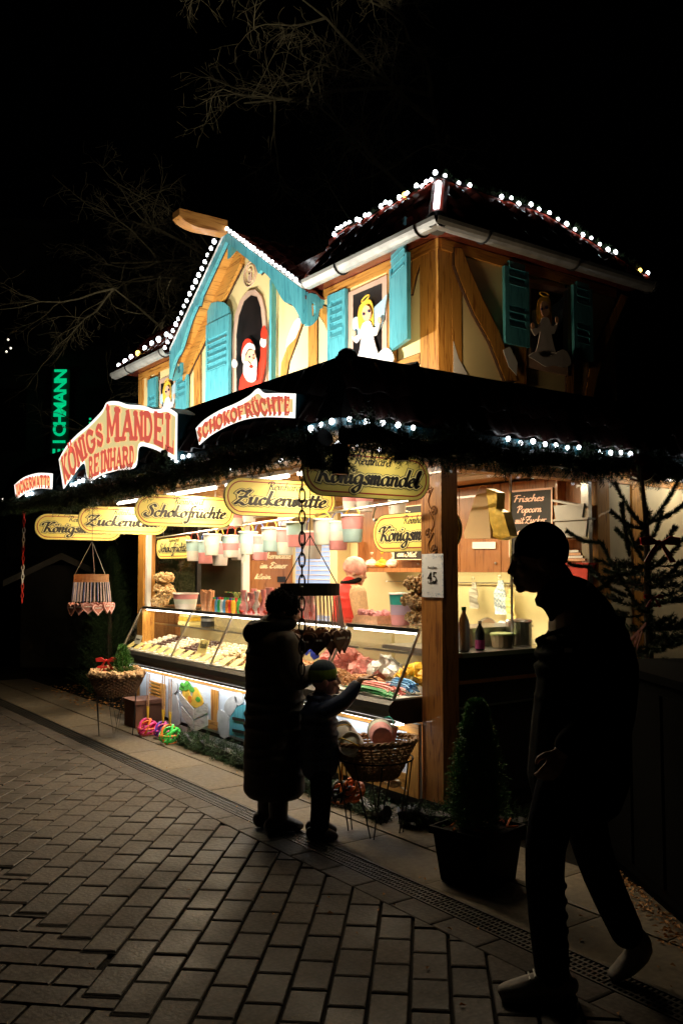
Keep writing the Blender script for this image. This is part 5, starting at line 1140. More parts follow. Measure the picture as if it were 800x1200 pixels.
m_cream_ink = M('cream_lettering', (.92, .78, .5), .5, na=.05, bump=0); m_pinkink = M('pinkish_lettering', (.90, .55, .42), .5, na=.05, bump=0)
y_ = 1.68
tl, tr, br, bl = [ony(u, v, y_) for u, v in ((596, 575), (647, 571), (647, 651), (596, 653))]
board('menu_board', 'brown framed menu board with pink script on the cupboards behind the dark man', (tl, tr, br, bl), [('Frisches', .12, .8, .18, .05, m_pinkink), ('Popcorn', .2, .75, .34, .05, m_pinkink), ('mit Zucker', .15, .85, .50, .05, m_pinkink), ('oder Salz', .2, .85, .66, .05, m_pinkink), ('Becher', .3, .75, .88, .045, m_pinkink)], m_blackp, m_pinkink, 'y', None)
XW = XL+.06
g = [onx(u, v, XW) for u, v in ((306, 640), (341, 640), (341, 698), (306, 698))]
g = [Vector((XW, 1.44, 1.86)), Vector((XW, 2.03, 1.86)), Vector((XW, 2.03, 1.26)), Vector((XW, 1.44, 1.26))]
board('menu_board', 'wooden menu board with cream script about cotton candy beside the blue window', g, [('Zuckerwatte', .08, .95, .16, .06, m_cream_ink), ('im Eimer', .2, .85, .36, .06, m_cream_ink), ('klein', .08, .45, .58, .05, m_cream_ink), ('gross', .08, .48, .86, .05, m_cream_ink)], m_brown, None, 'x', None, lw=.42)
for k, zz in enumerate((1.50, 1.34)): tag(MB().bb((XW+.012, 1.80, zz-.03), (XW+.02, 1.92, zz+.04)).build('price_slate', m_ink), '%s black price slate on the wooden menu board' % ('upper', 'lower')[k], 'slate', 'price slates')
g = [ony(u, v, 1.72) for u, v in ((457, 597), (492, 592), (492, 612), (457, 616))]
p0 = ony(458, 597, 1.6)
board('sign_card', 'dark framed card with pale script above the lit board near the corner post', [ony(u, v, 1.60) for u, v in ((459, 595), (496, 591), (496, 612), (459, 612))], [('Eis', .25, .7, .7, .2, m_cream_ink)], m_blackp, m_cream_ink, 'y', None, cat='card')
board('sign_card', 'dark framed card with pale script below the lit board near the corner post', [ony(u, v, 1.60) for u, v in ((460, 640), (497, 640), (497, 656), (460, 656))], [('am Stiel', .15, .75, .75, .22, m_cream_ink)], m_blackp, m_cream_ink, 'y', None, cat='card')
# blue lit window with blind, back wall
bw = empty('blue_window', (-4.5, 2.0, 1.3), 'pale blue lit window with horizontal blind slats left of the vendor', 'window')
a, b = ony(347, 625, 2.06), ony(389, 694, 2.06)
m_blue = M('pale_blue_lit_blind', (.35, .52, .85), .5, emit=(.28, .45, .95), es=.42, ns=3, na=.1, bump=0)
MB().bb((a.x, 2.055, b.z), (b.x, 2.075, a.z)).build('blind', m_blue, bw)
for k in range(13): z = b.z+.03+k*(a.z-b.z)/13; MB().bb((a.x+.02, 2.045, z), (b.x-.02, 2.054, z+.012)).build('slat', m_white, bw)
for q in ((a.x-.05, a.x), (b.x, b.x+.05)): MB().bb((q[0], 2.03, b.z-.03), (q[1], 2.076, a.z+.03)).build('frame', m_cream, bw)
# shelf above the vendor with bags; small lamp in the niche
sh = empty('wall_shelf', (-2.6, 1.7, 1.6), 'open brown wall shelf with packed bags behind the vendor', 'shelf')
a, b = ony(419, 656, 1.62), ony(458, 668, 1.62)
MB().bb((a.x, 1.62, b.z-.02), (b.x+.5, 1.99, b.z+.02)).build('shelf_board', m_brown, sh); MB().bb((a.x, 1.62, b.z+.021), (a.x+.02, 1.99, b.z+.3)).build('side', m_brown, sh)
for i in range(3): crumple('cream packed bag on the wall shelf, %s' % ('left', 'middle', 'right')[i], (a.x+.14+i*.17, 1.72, b.z+.02), (.09, .08, .05), m_cocon if i != 1 else m_yel, seed=40+i, group='bags on the wall shelf')
# right-hand shelving seen through the side window
rs = empty('storage_shelf', (-.2, 1.75, 1.07), 'open storage shelf with tubs and a red box at the right of the side window', 'shelf')
for z in (1.42, 1.66, 1.86, 2.08): MB().bb((-.38, 1.585, z), (-.13, 1.69, z+.015)).build('shelf_board', m_brown, rs)
MB().bb((-.40, 1.585, 1.07), (-.382, 1.69, 2.38)).build('side', m_brown, rs)
m_greyp = M('grey_plastic', (.38, .36, .33), .5, na=.1)
def crate(label, x0, x1, z0, h, mat, name='storage_tub', tilt=0):
    t = empty(name, ((x0+x1)/2, 1.58, z0), label, 'storage tub'); MB().prism([(x0+.02, 1.50, z0), (x1-.02, 1.50, z0), (x1, 1.50, z0+h), (x0, 1.50, z0+h)], (0, .08, 0)).build('tub', mat, t); MB().box(((x0+x1)/2, 1.54, z0+h+.008), (x1-x0+.02, .10, .016), m=Matrix.Rotation(tilt, 3, 'Y')).build('lid', mat, t)
crate('grey storage tub with a flat lid on the shelf', -.34, -.02, 1.875, .13, m_greyp); crate('grey storage tub with a tilted lid above the flat one', -.35, -.05, 2.02, .11, m_greyp, tilt=R(12))
crate('red box with a yellow label on the storage shelf', -.38, -.02, 1.50, .16, m_hr, 'red_box'); MB().bb((-.30, 1.494, 1.52), (-.20, 1.499, 1.56)).build('box_label', m_cardy, label='yellow label stuck on the red box', cat='label')
for k in range(4): tag(MB().bb((-.36+.01*k, 1.50, 1.69+k*.022), (-.05-.02*k, 1.58, 1.708+k*.022)).build('folded_cloth', m_cardw if k % 2 else m_wafer), '%s folded paper bundle in the stack above the red box' % ('lowest', 'second', 'third', 'topmost')[k], 'paper bundle', 'paper bundles above the red box')
# hanging paper bag, gold
pb = empty('paper_bags', ony(575, 630, .55), 'gold and cream paper carrier bags hanging inside the side window', 'paper bags')
m_gold = M('gold_paper', (.72, .50, .10), .35, .4, ns=20, na=.3, bump=.6); m_kraft = M('cream_paper', (.80, .58, .36), .6, ns=6, na=.1, bump=.2)
yb_ = .62
def quadb(px, mat, nm, y, th=.10): MB().prism([ony(u, v, y) for u, v in px], (0, th, 0)).build(nm, mat, pb)
quadb(((557, 580), (570, 577), (575, 631), (544, 631), (543, 625)), m_kraft, 'bag', yb_); quadb(((569, 572), (582, 577), (580, 628), (574, 614)), m_gold, 'bag', yb_-.03, .08)
quadb(((580, 596), (589, 600), (597, 628), (585, 633), (577, 628)), m_gold, 'bag', yb_-.06, .08)
MB().tube(catmull([ony(u, v, yb_) for u, v in ((558, 580), (562, 570), (569, 570), (570, 578))], 4), .003, 5).build('handle', m_kraft, pb)
tag(MB().prism([ony(u, v, 1.685) for u, v in ((553, 635), (580, 635), (580, 643), (553, 643))], (0, .004, 0)).build('paper_note', m_cardw), 'small white note stuck on the cupboard under the hanging bags', 'note')
# kitchen things at the side window
def bottle(label, p, h, r, mat, capm, name='bottle'):
    t = empty(name, p, label, 'bottle'); MB().lathe(p, [(r*.9, 0), (r, .01), (r, h*.6), (r*.8, h*.72), (r*.35, h*.86), (r*.35, h*.92)], 12).build('bottle_body', mat, t, smooth=True); MB().lathe((p[0], p[1], p[2]+h*.92), [(r*.42, 0), (r*.42, h*.08)], 10).build('cap', capm, t); return t
ws = 1.069
tb = MB().bb((-.85, .16, ws-.03), (-.17, 1.49, ws)).build('side_counter', m_steel, label='steel counter just inside the side window', cat='counter')
bottle('clear plastic bottle with a green cap at the window corner', (-.085, .27, ws), .30, .040, m_tubp, m_grn)
bottle('white bottle behind the clear one', (-.20, .38, ws), .24, .035, m_white, m_white)
bottle('dark bottle with a pink label behind the side window', (-.085, .42, ws), .20, .033, m_black, m_white); MB().lathe((-.085, .42, ws+.01), [(.0345, 0), (.0345, .06)], 12).build('bottle_label', M('magenta_label', (.8, .08, .4), .5, na=.05), label='magenta label round the dark bottle', cat='label')
t = empty('food_tub', (-.14, .70, ws), 'pale food tub with a light green lid behind the side window', 'food tub'); MB().lathe((-.14, .70, ws), [(.075, 0), (.088, .085)], 16).build('tub', M('butter_plastic', (.78, .66, .42), .45, na=.05), t); MB().lathe((-.14, .70, ws+.086), [(.094, 0), (.094, .014), (.08, .018)], 16).build('lid', M('light_green_plastic', (.62, .78, .32), .45, na=.05), t)
t = empty('hot_plate', (-.5, .6, ws), 'low steel hot plate on the counter inside the side window', 'hot plate'); MB().bb((-.62, .45, ws), (-.28, 1.15, ws+.12)).build('body', m_steel, t); MB().bb((-.63, .44, ws+.121), (-.27, 1.16, ws+.135)).build('top', m_steel, t)
t = empty('steel_pot', (-.20, .93, ws), 'steel pot at the right of the food tub', 'pot'); MB().lathe((-.20, .93, ws), [(.09, 0), (.095, .01), (.095, .17), (.10, .175)], 18).build('pot', m_steel, t, smooth=False); MB().lathe((-.20, .93, ws+.176), [(.10, 0), (.09, .012), (.01, .02)], 18).build('lid', m_steel, t)
t = empty('dish_rack', (-1.5, 1.6, .94), 'round steel tray leaning on the splashback', 'tray'); MB().ring(ony(571, 745, 1.9), .16, .01, n=24).build('rim', m_steel, t); MB().tube([ony(571, 745, 1.9), ony(571, 745, 1.9)+Vector((0, .01, 0))], .155, 24).build('plate', m_steel, t)
def towel(label, u, v0, v1, wd, mat, y=1.95):
    a = ony(u, v0, y); b = ony(u, v1, y); t = empty('hanging_cloth', b, label, 'cloth', 'cloths on the hook rail'); L1 = []; L2 = []
    for k in range(9): f = k/8; z = a.z+(b.z-a.z)*f; w_ = wd*(.35+.65*min(1, f*2.2))*(1-.15*max(0, f-.7)*3); L1.append((a.x-w_/2+.01*math.sin(k*1.9), y+.01*math.sin(k*1.3), z)); L2.append((a.x+w_/2+.01*math.sin(k*1.1), y+.01*math.cos(k*1.7), z))
    MB().strip(L1, L2, (0, .008, 0)).build('cloth', mat, t); MB().ring((a.x, y, a.z+.03), .018, .003, n=10).build('hook', m_steel, t)
m_check = bpy.data.materials.new('checked_blue_cloth'); m_check.use_nodes = True; _b = m_check.node_tree.nodes['Principled BSDF']; _c = m_check.node_tree.nodes.new('ShaderNodeTexChecker'); _tc = m_check.node_tree.nodes.new('ShaderNodeTexCoord'); _c.inputs['Scale'].default_value = 45; _c.inputs[1].default_value = (.72, .78, .84, 1); _c.inputs[2].default_value = (.30, .42, .60, 1); m_check.node_tree.links.new(_tc.outputs['Object'], _c.inputs[0]); m_check.node_tree.links.new(_c.outputs[0], _b.inputs['Base Color'])
towel('grey oven cloth on the leftmost hook', 554, 682, 713, .12, m_greyp); towel('blue and white checked towel on the middle hook', 585, 680, 720, .15, m_check); towel('yellow cloth hanging right of the checked towel', 597, 690, 727, .11, m_cardy)
t = empty('spray_bottles', ony(590, 735, 1.6), 'white and blue containers on the hot plate ledge', 'containers'); 
for u, m_ in ((588, m_white), (597, m_blu), (601, m_blu)): p = ony(u, 736, 1.6); MB().lathe((p.x, 1.6, p.z-.03), [(.04, 0), (.045, .02), (.045, .07), (.02, .09)], 10).build('container', m_, t)
# price notice 45 on the corner post
t = empty('price_notice', (-.12, -.01, 1.45), 'white snowflake-bordered paper notice with the number 45 on the corner post', 'notice')
nz0, nz1 = ony(505, 700, -.012).z, ony(505, 649, -.012).z; n0, n1 = ony(494, 670, -.012).x, ony(519, 670, -.012).x
MB().bb((n0, -.012, nz0), (n1, -.008, nz1)).build('sheet', M('white_notice_paper', (.74, .76, .80), .6, na=.04, bump=0), t)
m_frost = M('blue_frost_print', (.36, .48, .70), .6, ns=60, na=.3, bump=0); mb = MB(); random.seed(4)
for k in range(80):
    e = random.random(); x = random.choice((n0+.012, n1-.012))+random.uniform(-.01, .01) if e < .5 else random.uniform(n0, n1); z = random.uniform(nz0, nz1) if e < .5 else random.choice((nz0+.02, nz1-.02))+random.uniform(-.016, .016)
    x = min(max(x, n0+.004), n1-.004); z = min(max(z, nz0+.004), nz1-.004); mb.box((x, -.0125-k*.00001, z), (.008, .0006, .003), m=Matrix.Rotation(random.uniform(0, 3), 3, 'Y'))
mb.build('frost_print', m_frost, t)
def text3(s, size, at, rot, mat, name, parent, ext=.0005, sx=1, bold=0):
    c = bpy.data.curves.new('t', 'FONT'); c.body = s; c.size = size; c.extrude = ext; c.align_x = 'CENTER'; c.offset = bold; o = bpy.data.objects.new('t', c); COL.objects.link(o); dg = bpy.context.evaluated_depsgraph_get(); dg.update(); me = bpy.data.meshes.new_from_object(o.evaluated_get(dg)); bpy.data.objects.remove(o)
    me.materials.clear(); me.materials.append(mat); e = inst(me, name, parent, at, rot, (sx, 1, 1)); return e
text3('45', .10, ((n0+n1)/2, -.0145, (nz0+nz1)/2-.045), (R(90), 0, 0), m_ink, 'number', t)
text3('Preisliste', .025, ((n0+n1)/2, -.0145, nz1-.10), (R(90), 0, 0), m_ink, 'small_print', t); text3('Reinhard', .025, ((n0+n1)/2, -.0145, nz0+.09), (R(90), 0, 0), m_ink, 'small_print', t)
# carved flowers on the corner post
m_carve = M('dark_carved_line', (.20, .07, .012), .6, na=.2, bump=0); mb = MB(); cx = -.10
for k, z in enumerate((2.17, 2.02, 1.87, 1.76)):
    s = 1 if k % 2 else -1; mb.tube([Vector((cx+s*.03*math.sin(q*.8), -.0065-.0004*k, z-.14+q*.028)) for q in range(6)], .003, 5)
    for a in range(5): th = a*1.257; mb.tube([(cx+s*.03, -.0065, z), (cx+s*.03+.028*math.cos(th), -.0068-a*.0001, z+.028*math.sin(th))], .003, 4)
    mb.ring((cx+s*.03, -.007, z), .03, .0025, n=10, m=4)
P('carved_flowers', mb, m_carve, post)

# ================================================================ PEOPLE
m_coat = M('black_padded_fabric', (.008, .0075, .007), .9, ns=20, na=.4, bump=.3, spec=.08); m_coatb = M('dark_brown_padded_fabric', (.045, .035, .026), .7, ns=14, na=.3, bump=.3, spec=.3)
m_jean = M('dark_denim', (.022, .024, .034), .9, ns=50, na=.4, bump=.3, spec=.15); m_shoe = M('light_grey_sneaker', (.34, .31, .28), .7, ns=30, na=.2); m_sole = M('pale_sole', (.30, .28, .26), .7, na=.1)
m_boot = M('black_boot', (.018, .015, .013), .5, ns=15, na=.3); m_navy = M('navy_jacket', (.018, .034, .09), .6, ns=20, na=.3, bump=.3); m_knit = M('black_knit', (.008, .007, .007), .95, ns=90, na=.6, bump=.8, spec=.1)
m_hairb = M('brown_hair', (.08, .045, .02), .6, ns=60, na=.4, bump=.4, stretch=(1, 1, .1)); m_vest = M('red_vest', (.68, .035, .025), .6, ns=12, na=.15, bump=.2); m_beige = M('beige_knit_sleeve', (.55, .36, .20), .85, ns=60, na=.2, bump=.4)
m_pinkhat = M('pink_fleece_hat', (.78, .38, .32), .9, ns=16, na=.45, bump=.5); m_eyew = M('eye_white', (.7, .68, .65), .3, na=.03); m_iris = M('dark_iris', (.03, .02, .015), .2, na=.1)
def rotm(yaw=0, pitch=0, roll=0): return Matrix.Rotation(yaw, 3, 'Z') @ Matrix.Rotation(pitch, 3, 'X') @ Matrix.Rotation(roll, 3, 'Y')
def head(mb, c, q, s=1.0):
    def B(p, r): 
        t = MB().ball((0, 0, 0), [k*s for k in r], 16, 10); mb.add([q @ (Vector(v)+Vector(p)*s)+Vector(c) for v in t.v], t.f)
    B((0, -.012, .022), (.076, .094, .098)); B((0, .022, -.045), (.060, .070, .072)); B((0, .078, -.092), (.024, .018, .018)); B((0, .03, -.07), (.05, .05, .04))
    B((0, .082, .028), (.05, .013, .012)); B((0, .092, -.058), (.024, .011, .006)); B((0, .091, -.070), (.021, .011, .007)); B((.038, .062, -.025), (.022, .022, .02)); B((-.038, .062, -.025), (.022, .022, .02))
    for sx in (-1, 1): B((sx*.077, -.012, -.012), (.010, .020, .032))
    t = MB().tube([Vector((0, .084, .022))*s, Vector((0, .096, -.005))*s, Vector((0, .108, -.026))*s, Vector((0, .092, -.036))*s], [.007*s, .010*s, .014*s, .011*s], 8); mb.add([q @ Vector(v)+Vector(c) for v in t.v], t.f)
def eyes(c, q, s, par):
    for sx in (-1, 1):
        p = Vector(c)+q @ (Vector((sx*.031, .071, .008))*s); e = MB().ball(p, .0115*s, 10, 7).build('eye', m_eyew, par, smooth=True, at=p+WORLD[par.name]*0) if False else None
        mb = MB().ball(p, .0115*s, 10, 7); me = mb.mesh('eye', p, True); me.materials.append(m_eyew); inst0(me, 'eye', par, p)
        p2 = p+q @ Vector((0, .0085*s, 0)); me = MB().ball(p2, .0065*s, 8, 5).mesh('iris', p2, True); me.materials.append(m_iris); inst0(me, 'iris', par, p2)
def inst0(me, name, par, loc): o = bpy.data.objects.new(name, me); COL.objects.link(o); o.parent = par; o.location = loc; return o
def hand(mb, w, d, nrm, s=1.0, side=1, curl=.5, point=False):
    """palm, four unequal bent fingers and a thumb leaving the side of the palm"""
    d = Vector(d).normalized(); n = Vector(nrm); n = (n-d*n.dot(d)).normalized(); l = d.cross(n)*side; w = Vector(w)
    mb.tube([w, w+d*.03*s, w+d*.07*s, w+d*.088*s], [(.020*s, .014*s), (.033*s, .015*s), (.038*s, .014*s), (.034*s, .011*s)], 12, True, tuple(l))
    for k, (o, L_) in enumerate(((.029, .070), (.010, .080), (-.010, .074), (-.029, .058))):
        b = w+d*.078*s+l*o*s; cu = 0 if (point and k == 0) else curl; p = [b]; dd = d.copy()
        for seg in (.42, .33, .25): 
            dd = (dd*math.cos(cu)+n*math.sin(cu)).normalized() if cu else dd; p.append(p[-1]+dd*L_*seg*s)
            a = cu; d2 = dd
        mb.tube(p, [.0098*s, .0092*s, .0086*s, .0072*s], 8); mb.ball(p[-1], .0074*s, 8, 5)
    p = [w+d*.022*s+l*.024*s, w+d*.048*s+l*.050*s+n*.008*s, w+d*.072*s+l*.058*s+n*.018*s, w+d*.09*s+l*.054*s+n*.024*s]; mb.tube(p, [.013*s, .012*s, .0105*s, .008*s], 8); mb.ball(p[-1], .0082*s, 8, 5)
def shoe(mb, heel, toe, h, wd):
    heel = Vector(heel); toe = Vector(toe); mb.limb([heel+Vector((0, 0, h*.5)), heel.lerp(toe, .4)+Vector((0, 0, h*.55)), heel.lerp(toe, .8)+Vector((0, 0, h*.38)), toe+Vector((0, 0, h*.30))], [(wd*.42, h*.5), (wd*.46, h*.55), (wd*.52, h*.38), (wd*.38, h*.28)])

# ---- the man walking past, in silhouette
g = onz(650, 1160, 0)
man = empty('person', (g.x, g.y, 0), 'man in dark jacket and knit cap walking left in the foreground, in silhouette', 'person', rz=R(144.5))
hc = (0, .045, 1.655); hq = rotm(R(-4), R(-8))
b = MB(); head(b, hc, hq, 1.06); b.limb([(0, -.03, 1.60), (0, -.07, 1.50), (0, -.10, 1.40)], [(.055, .06), (.06, .065), (.09, .07)])
b.limb([(0, -.10, 1.42), (0, -.12, 1.25), (0, -.11, 1.05), (0, -.08, .92)], [(.17, .10), (.17, .12), (.15, .11), (.16, .12)], 16)
b.limb([(-.09, -.06, .90), (-.09, .05, .56), (-.085, .03, .12)], [(.085, .09), (.058, .062), (.042, .045)]); b.limb([(.09, -.10, .90), (.09, -.17, .50), (.085, -.31, .18)], [(.085, .09), (.058, .062), (.042, .045)])
b.limb([(-.19, -.11, 1.41), (-.24, -.17, 1.14), (-.215, .01, .955)], [.055, .045, .030]); b.limb([(.19, -.11, 1.41), (.25, -.14, 1.13), (.22, -.04, .93)], [.055, .045, .030])
hand(b, (-.215, .01, .955), (.10, .45, -.85), (.9, .1, .1), 1.0, -1, .38); hand(b, (.22, -.04, .93), (-.1, .3, -.9), (-.9, .1, .1), 1.0, 1, .38)
body = remeshed(b, 'body', m_skin, man, .0062, 2)
eyes(hc, hq, 1.06, man)
b = MB()
b.limb([(0, -.115, 1.46), (0, -.14, 1.36), (0, -.135, 1.18), (0, -.115, 1.0), (0, -.10, .80)], [(.14, .09), (.215, .165), (.21, .185), (.21, .19), (.215, .195)], 20)
random.seed(77)
for k in range(9): zz = .90+.06*k; b.ring((0, -.11-.02*(zz-.9), zz), .185, random.uniform(.010, .016), nx=Vector((1, 0, random.uniform(-.3, .3))).normalized(), ny=Vector((0, 1, random.uniform(-.35, .35))).normalized(), n=28, sy=.92)
b.limb([(0, -.04, 1.525), (0, -.085, 1.49), (0, -.125, 1.44)], [(.088, .092), (.115, .115), (.16, .12)], 16)
b.limb([(0, -.13, 1.52), (0, -.19, 1.46), (0, -.22, 1.38)], [(.09, .05), (.13, .055), (.12, .05)], 14)
b.limb([(-.18, -.12, 1.40), (-.245, -.17, 1.15), (-.215, -.01, .98)], [(.085, .085), (.07, .07), (.05, .05)]); b.limb([(.18, -.12, 1.40), (.255, -.15, 1.14), (.222, -.06, .96)], [(.085, .085), (.072, .075), (.056, .056)])
b.limb([(0, -.21, 1.40), (0, -.24, 1.25), (0, -.22, 1.05), (0, -.17, .90)], [(.13, .07), (.16, .10), (.16, .10), (.16, .09)], 14)
b.ring((0, -.045, 1.475), .078, .030, nx=(1, 0, 0), ny=(0, .95, .3), n=20)
remeshed(b, 'jacket', m_coat, man, .009, 2)
b = MB(); b.limb([(-.09, -.06, .92), (-.09, .05, .56), (-.085, .03, .10)], [(.105, .11), (.072, .078), (.062, .066)]); b.limb([(.09, -.10, .92), (.09, -.18, .50), (.085, -.31, .18)], [(.105, .11), (.072, .078), (.062, .066)]); b.limb([(-.06, -.08, .90), (.06, -.08, .90)], [.12, .12], side=(0, 1, 0))
for k in range(6): b.ring((-.089, .036-.001*k, .44-.055*k), .064, .008, nx=(1, 0, 0), ny=(0, .96, .2), n=18)
remeshed(b, 'trousers', m_jean, man, .009, 3)
b = MB(); shoe(b, (-.085, -.03, .015), (-.085, .215, .010), .085, .095); b.limb([(-.085, .02, .07), (-.085, .02, .12)], [(.05, .06), (.048, .055)]); remeshed(b, 'shoe', m_shoe, man, .006, 2)
b = MB(); b.limb([(-.085, -.05, .012), (-.085, .10, .012), (-.085, .215, .014)], [(.042, .014), (.05, .014), (.038, .014)]); remeshed(b, 'shoe_sole', m_sole, man, .005, 1)
for k in range(5): me = MB().tube([(-.115, .09-.02*k+.03, .088+.011*k), (-.055, .085-.02*k+.03, .090+.011*k)], .004, 5).mesh('shoe_lace'); me.materials.append(m_cardw); inst0(me, 'shoe_lace', man, (0, 0, 0))
b = MB(); b.limb([(.085, -.32, .18), (.085, -.36, .12), (.085, -.30, .05), (.085, -.25, .02)], [(.04, .05), (.044, .05), (.048, .04), (.04, .02)]); remeshed(b, 'shoe', m_shoe, man, .006, 2)
b = MB(); c = Vector(hc)+hq @ Vector((0, -.014, .045)); t_ = MB().ball((0, -.010, 0), (.088, .109, .112), 22, 16); b.add([hq @ Vector((v[0], v[1], max(v[2], -.048+.35*v[1])))+c for v in t_.v], t_.f)
remeshed(b, 'knit_cap', m_knit, man, .006, 2)
me = MB().box((0, 0, 0), (.003, .030, .022)).mesh('chest_logo'); me.materials.append(m_cardw); o = inst0(me, 'chest_logo', man, (-.165, -.03, 1.315)); o.rotation_euler = (0, 0, R(-38))
me = MB().box((0, 0, 0), (.004, .012, .022)).mesh('reflective_tab'); me.materials.append(m_cardw); o = inst0(me, 'reflective_tab', man, (-.075, -.135, 1.565)); o.rotation_euler = (R(20), 0, 0)

# ---- the woman at the counter
g = onz(321, 972, 0)
wom = empty('person', (g.x, g.y, 0), 'woman in a long dark quilted coat standing at the counter with her back turned', 'person', rz=R(-6))
hc = (.03, .05, 1.365); hq = rotm(R(-20), R(-14)); b = MB(); head(b, hc, hq, .96); b.limb([(0, .02, 1.32), (0, 0, 1.24), (0, -.01, 1.18)], [(.05, .05), (.055, .055), (.08, .06)])
b.limb([(0, -.01, 1.2), (0, -.01, 1.0), (0, 0, .78)], [(.15, .09), (.14, .1), (.15, .11)], 14)
for sx in (-1, 1): b.limb([(sx*.08, 0, .78), (sx*.08, .01, .42), (sx*.08, 0, .08)], [.08, .055, .04])
b.limb([(-.16, 0, 1.16), (-.21, .04, .95), (-.10, .24, .98)], [.048, .04, .028]); b.limb([(.16, 0, 1.16), (.22, .03, .95), (.14, .24, 1.0)], [.048, .04, .028])
hand(b, (-.10, .24, .98), (.5, .8, .1), (.3, 0, -1), .9, 1, .5); hand(b, (.14, .24, 1.0), (-.5, .8, .1), (-.3, 0, -1), .9, -1, .5); remeshed(b, 'body', m_skin, wom, .0065, 2); eyes(hc, hq, .96, wom)
b = MB(); b.limb([(0, -.01, 1.25), (0, -.01, 1.17), (0, -.01, 1.0), (0, 0, .8), (0, 0, .5), (0, 0, .24)], [(.13, .10), (.205, .15), (.200, .175), (.19, .18), (.20, .19), (.205, .19)], 24); b.v = [(x, y, max(z, .205)) for x, y, z in b.v]
zz = .27
while zz < 1.15:
    b.ring((random.uniform(-.004, .004), 0, zz), .192+.008*math.sin(zz*3), random.uniform(.009, .014), nx=Vector((1, 0, random.uniform(-.09, .09))).normalized(), ny=Vector((0, 1, random.uniform(-.09, .09))).normalized(), n=28, sy=.93); zz += random.uniform(.075, .10)
b.limb([(-.17, 0, 1.17), (-.235, .03, .96), (-.12, .19, .97)], [.078, .072, .055]); b.limb([(.17, 0, 1.17), (.24, .02, .96), (.16, .19, .98)], [.078, .072, .055])
remeshed(b, 'coat', m_coatb, wom, .011, 4)
b = MB(); b.ring((0, -.01, 1.27), .105, .045, nx=(1, 0, 0), ny=(0, 1, .15), n=20, m=8); b.limb([(-.06, -.11, 1.25), (0, -.15, 1.22), (.06, -.11, 1.25)], [.06, .07, .06]); remeshed(b, 'hood', m_coat, wom, .010, 3)
b = MB(); c = Vector(hc)+hq @ Vector((0, -.016, .03)); t_ = MB().ball((0, 0, 0), (.090, .108, .105), 20, 12, .05); b.add([hq @ Vector((v[0], v[1], max(v[2], -.06)))+c for v in t_.v], t_.f); remeshed(b, 'hat', m_knit, wom, .007, 1)
b = MB()
for k in range(2600):
    a = random.uniform(0, 6.28); q_ = random.uniform(-.5, 1); s_ = math.sqrt(max(0, 1-q_*q_)); d = Vector((s_*math.cos(a), s_*math.sin(a), q_)); p = c+Vector((d.x*.085, d.y*.10, d.z*.10)); needles(b, p, d+Vector((random.uniform(-.6, .6), random.uniform(-.6, .6), random.uniform(-.6, .2))), .022, .003)
me = b.mesh('hat_fur'); me.materials.append(m_coat); inst0(me, 'hat_fur', wom, (0, 0, 0))
for sx in (-1, 1):
    b = MB(); b.limb([(sx*.085, -.01, .30), (sx*.085, -.01, .10), (sx*.085, .0, .06)], [(.062, .07), (.052, .06), (.05, .06)]); shoe(b, (sx*.085, -.06, .0), (sx*.09, .13, .0), .10, .11); remeshed(b, 'boot', m_boot, wom, .008, 2)

# ---- the child reaching towards the sweets
g = onz(374, 981, 0)
chd = empty('person', (g.x, g.y, 0), 'small child in navy jacket and green-striped cap pointing at the sweets', 'person', rz=R(-32))
hc = (0, .035, .945); hq = rotm(R(6), R(4)); b = MB(); head(b, hc, hq, .86); b.limb([(0, .01, .88), (0, 0, .82), (0, 0, .78)], [(.04, .04), (.042, .042), (.06, .05)])
b.limb([(0, 0, .78), (0, 0, .62), (0, 0, .48)], [(.11, .07), (.105, .08), (.10, .08)], 14)
for sx in (-1, 1): b.limb([(sx*.06, 0, .48), (sx*.06, .01, .26), (sx*.06, 0, .06)], [.058, .042, .032])
arm = [(.12, .01, .765), (.13, .11, .79), (.07, .235, .895)]
arm = [(.10, .02, .765), (.115, .14, .835), (.085, .245, .955)]
b.limb(arm, [.036, .03, .020]); hand(b, arm[-1], (-.05, .86, .30), (0, .1, -1), .74, -1, .55, True)
b.limb([(-.12, 0, .76), (-.16, .02, .60), (-.12, .10, .50)], [.036, .03, .02]); hand(b, (-.12, .10, .50), (.1, .5, -.8), (.8, .2, 0), .62, 1, .4); remeshed(b, 'body', m_skin, chd, .005, 2); eyes(hc, hq, .86, chd)
b = MB(); b.limb([(0, 0, .825), (0, 0, .78), (0, -.005, .62), (0, 0, .44)], [(.075, .065), (.135, .10), (.135, .115), (.14, .12)], 18)
for zz in (.48, .55, .62, .69, .75): b.ring((0, 0, zz), .128, .016, nx=(1, 0, 0), ny=(0, 1, 0), n=22, sy=.83)
b.limb([(.11, .01, .765), (.118, .14, .832), (.092, .215, .92)], [.055, .05, .037]); b.limb([(-.12, 0, .76), (-.165, .02, .60), (-.125, .08, .53)], [.055, .05, .037]); b.ring((0, .0, .84), .062, .022, nx=(1, 0, 0), ny=(0, 1, 0), n=16)
remeshed(b, 'jacket', m_navy, chd, .008, 3)
b = MB()
for sx in (-1, 1): b.limb([(sx*.062, 0, .48), (sx*.062, .01, .26), (sx*.062, 0, .06)], [.078, .062, .055])
remeshed(b, 'trousers', m_coat, chd, .009, 3)
for sx in (-1, 1): b = MB(); shoe(b, (sx*.064, -.05, 0), (sx*.066, .09, 0), .085, .085); remeshed(b, 'shoe', m_boot, chd, .007, 2)
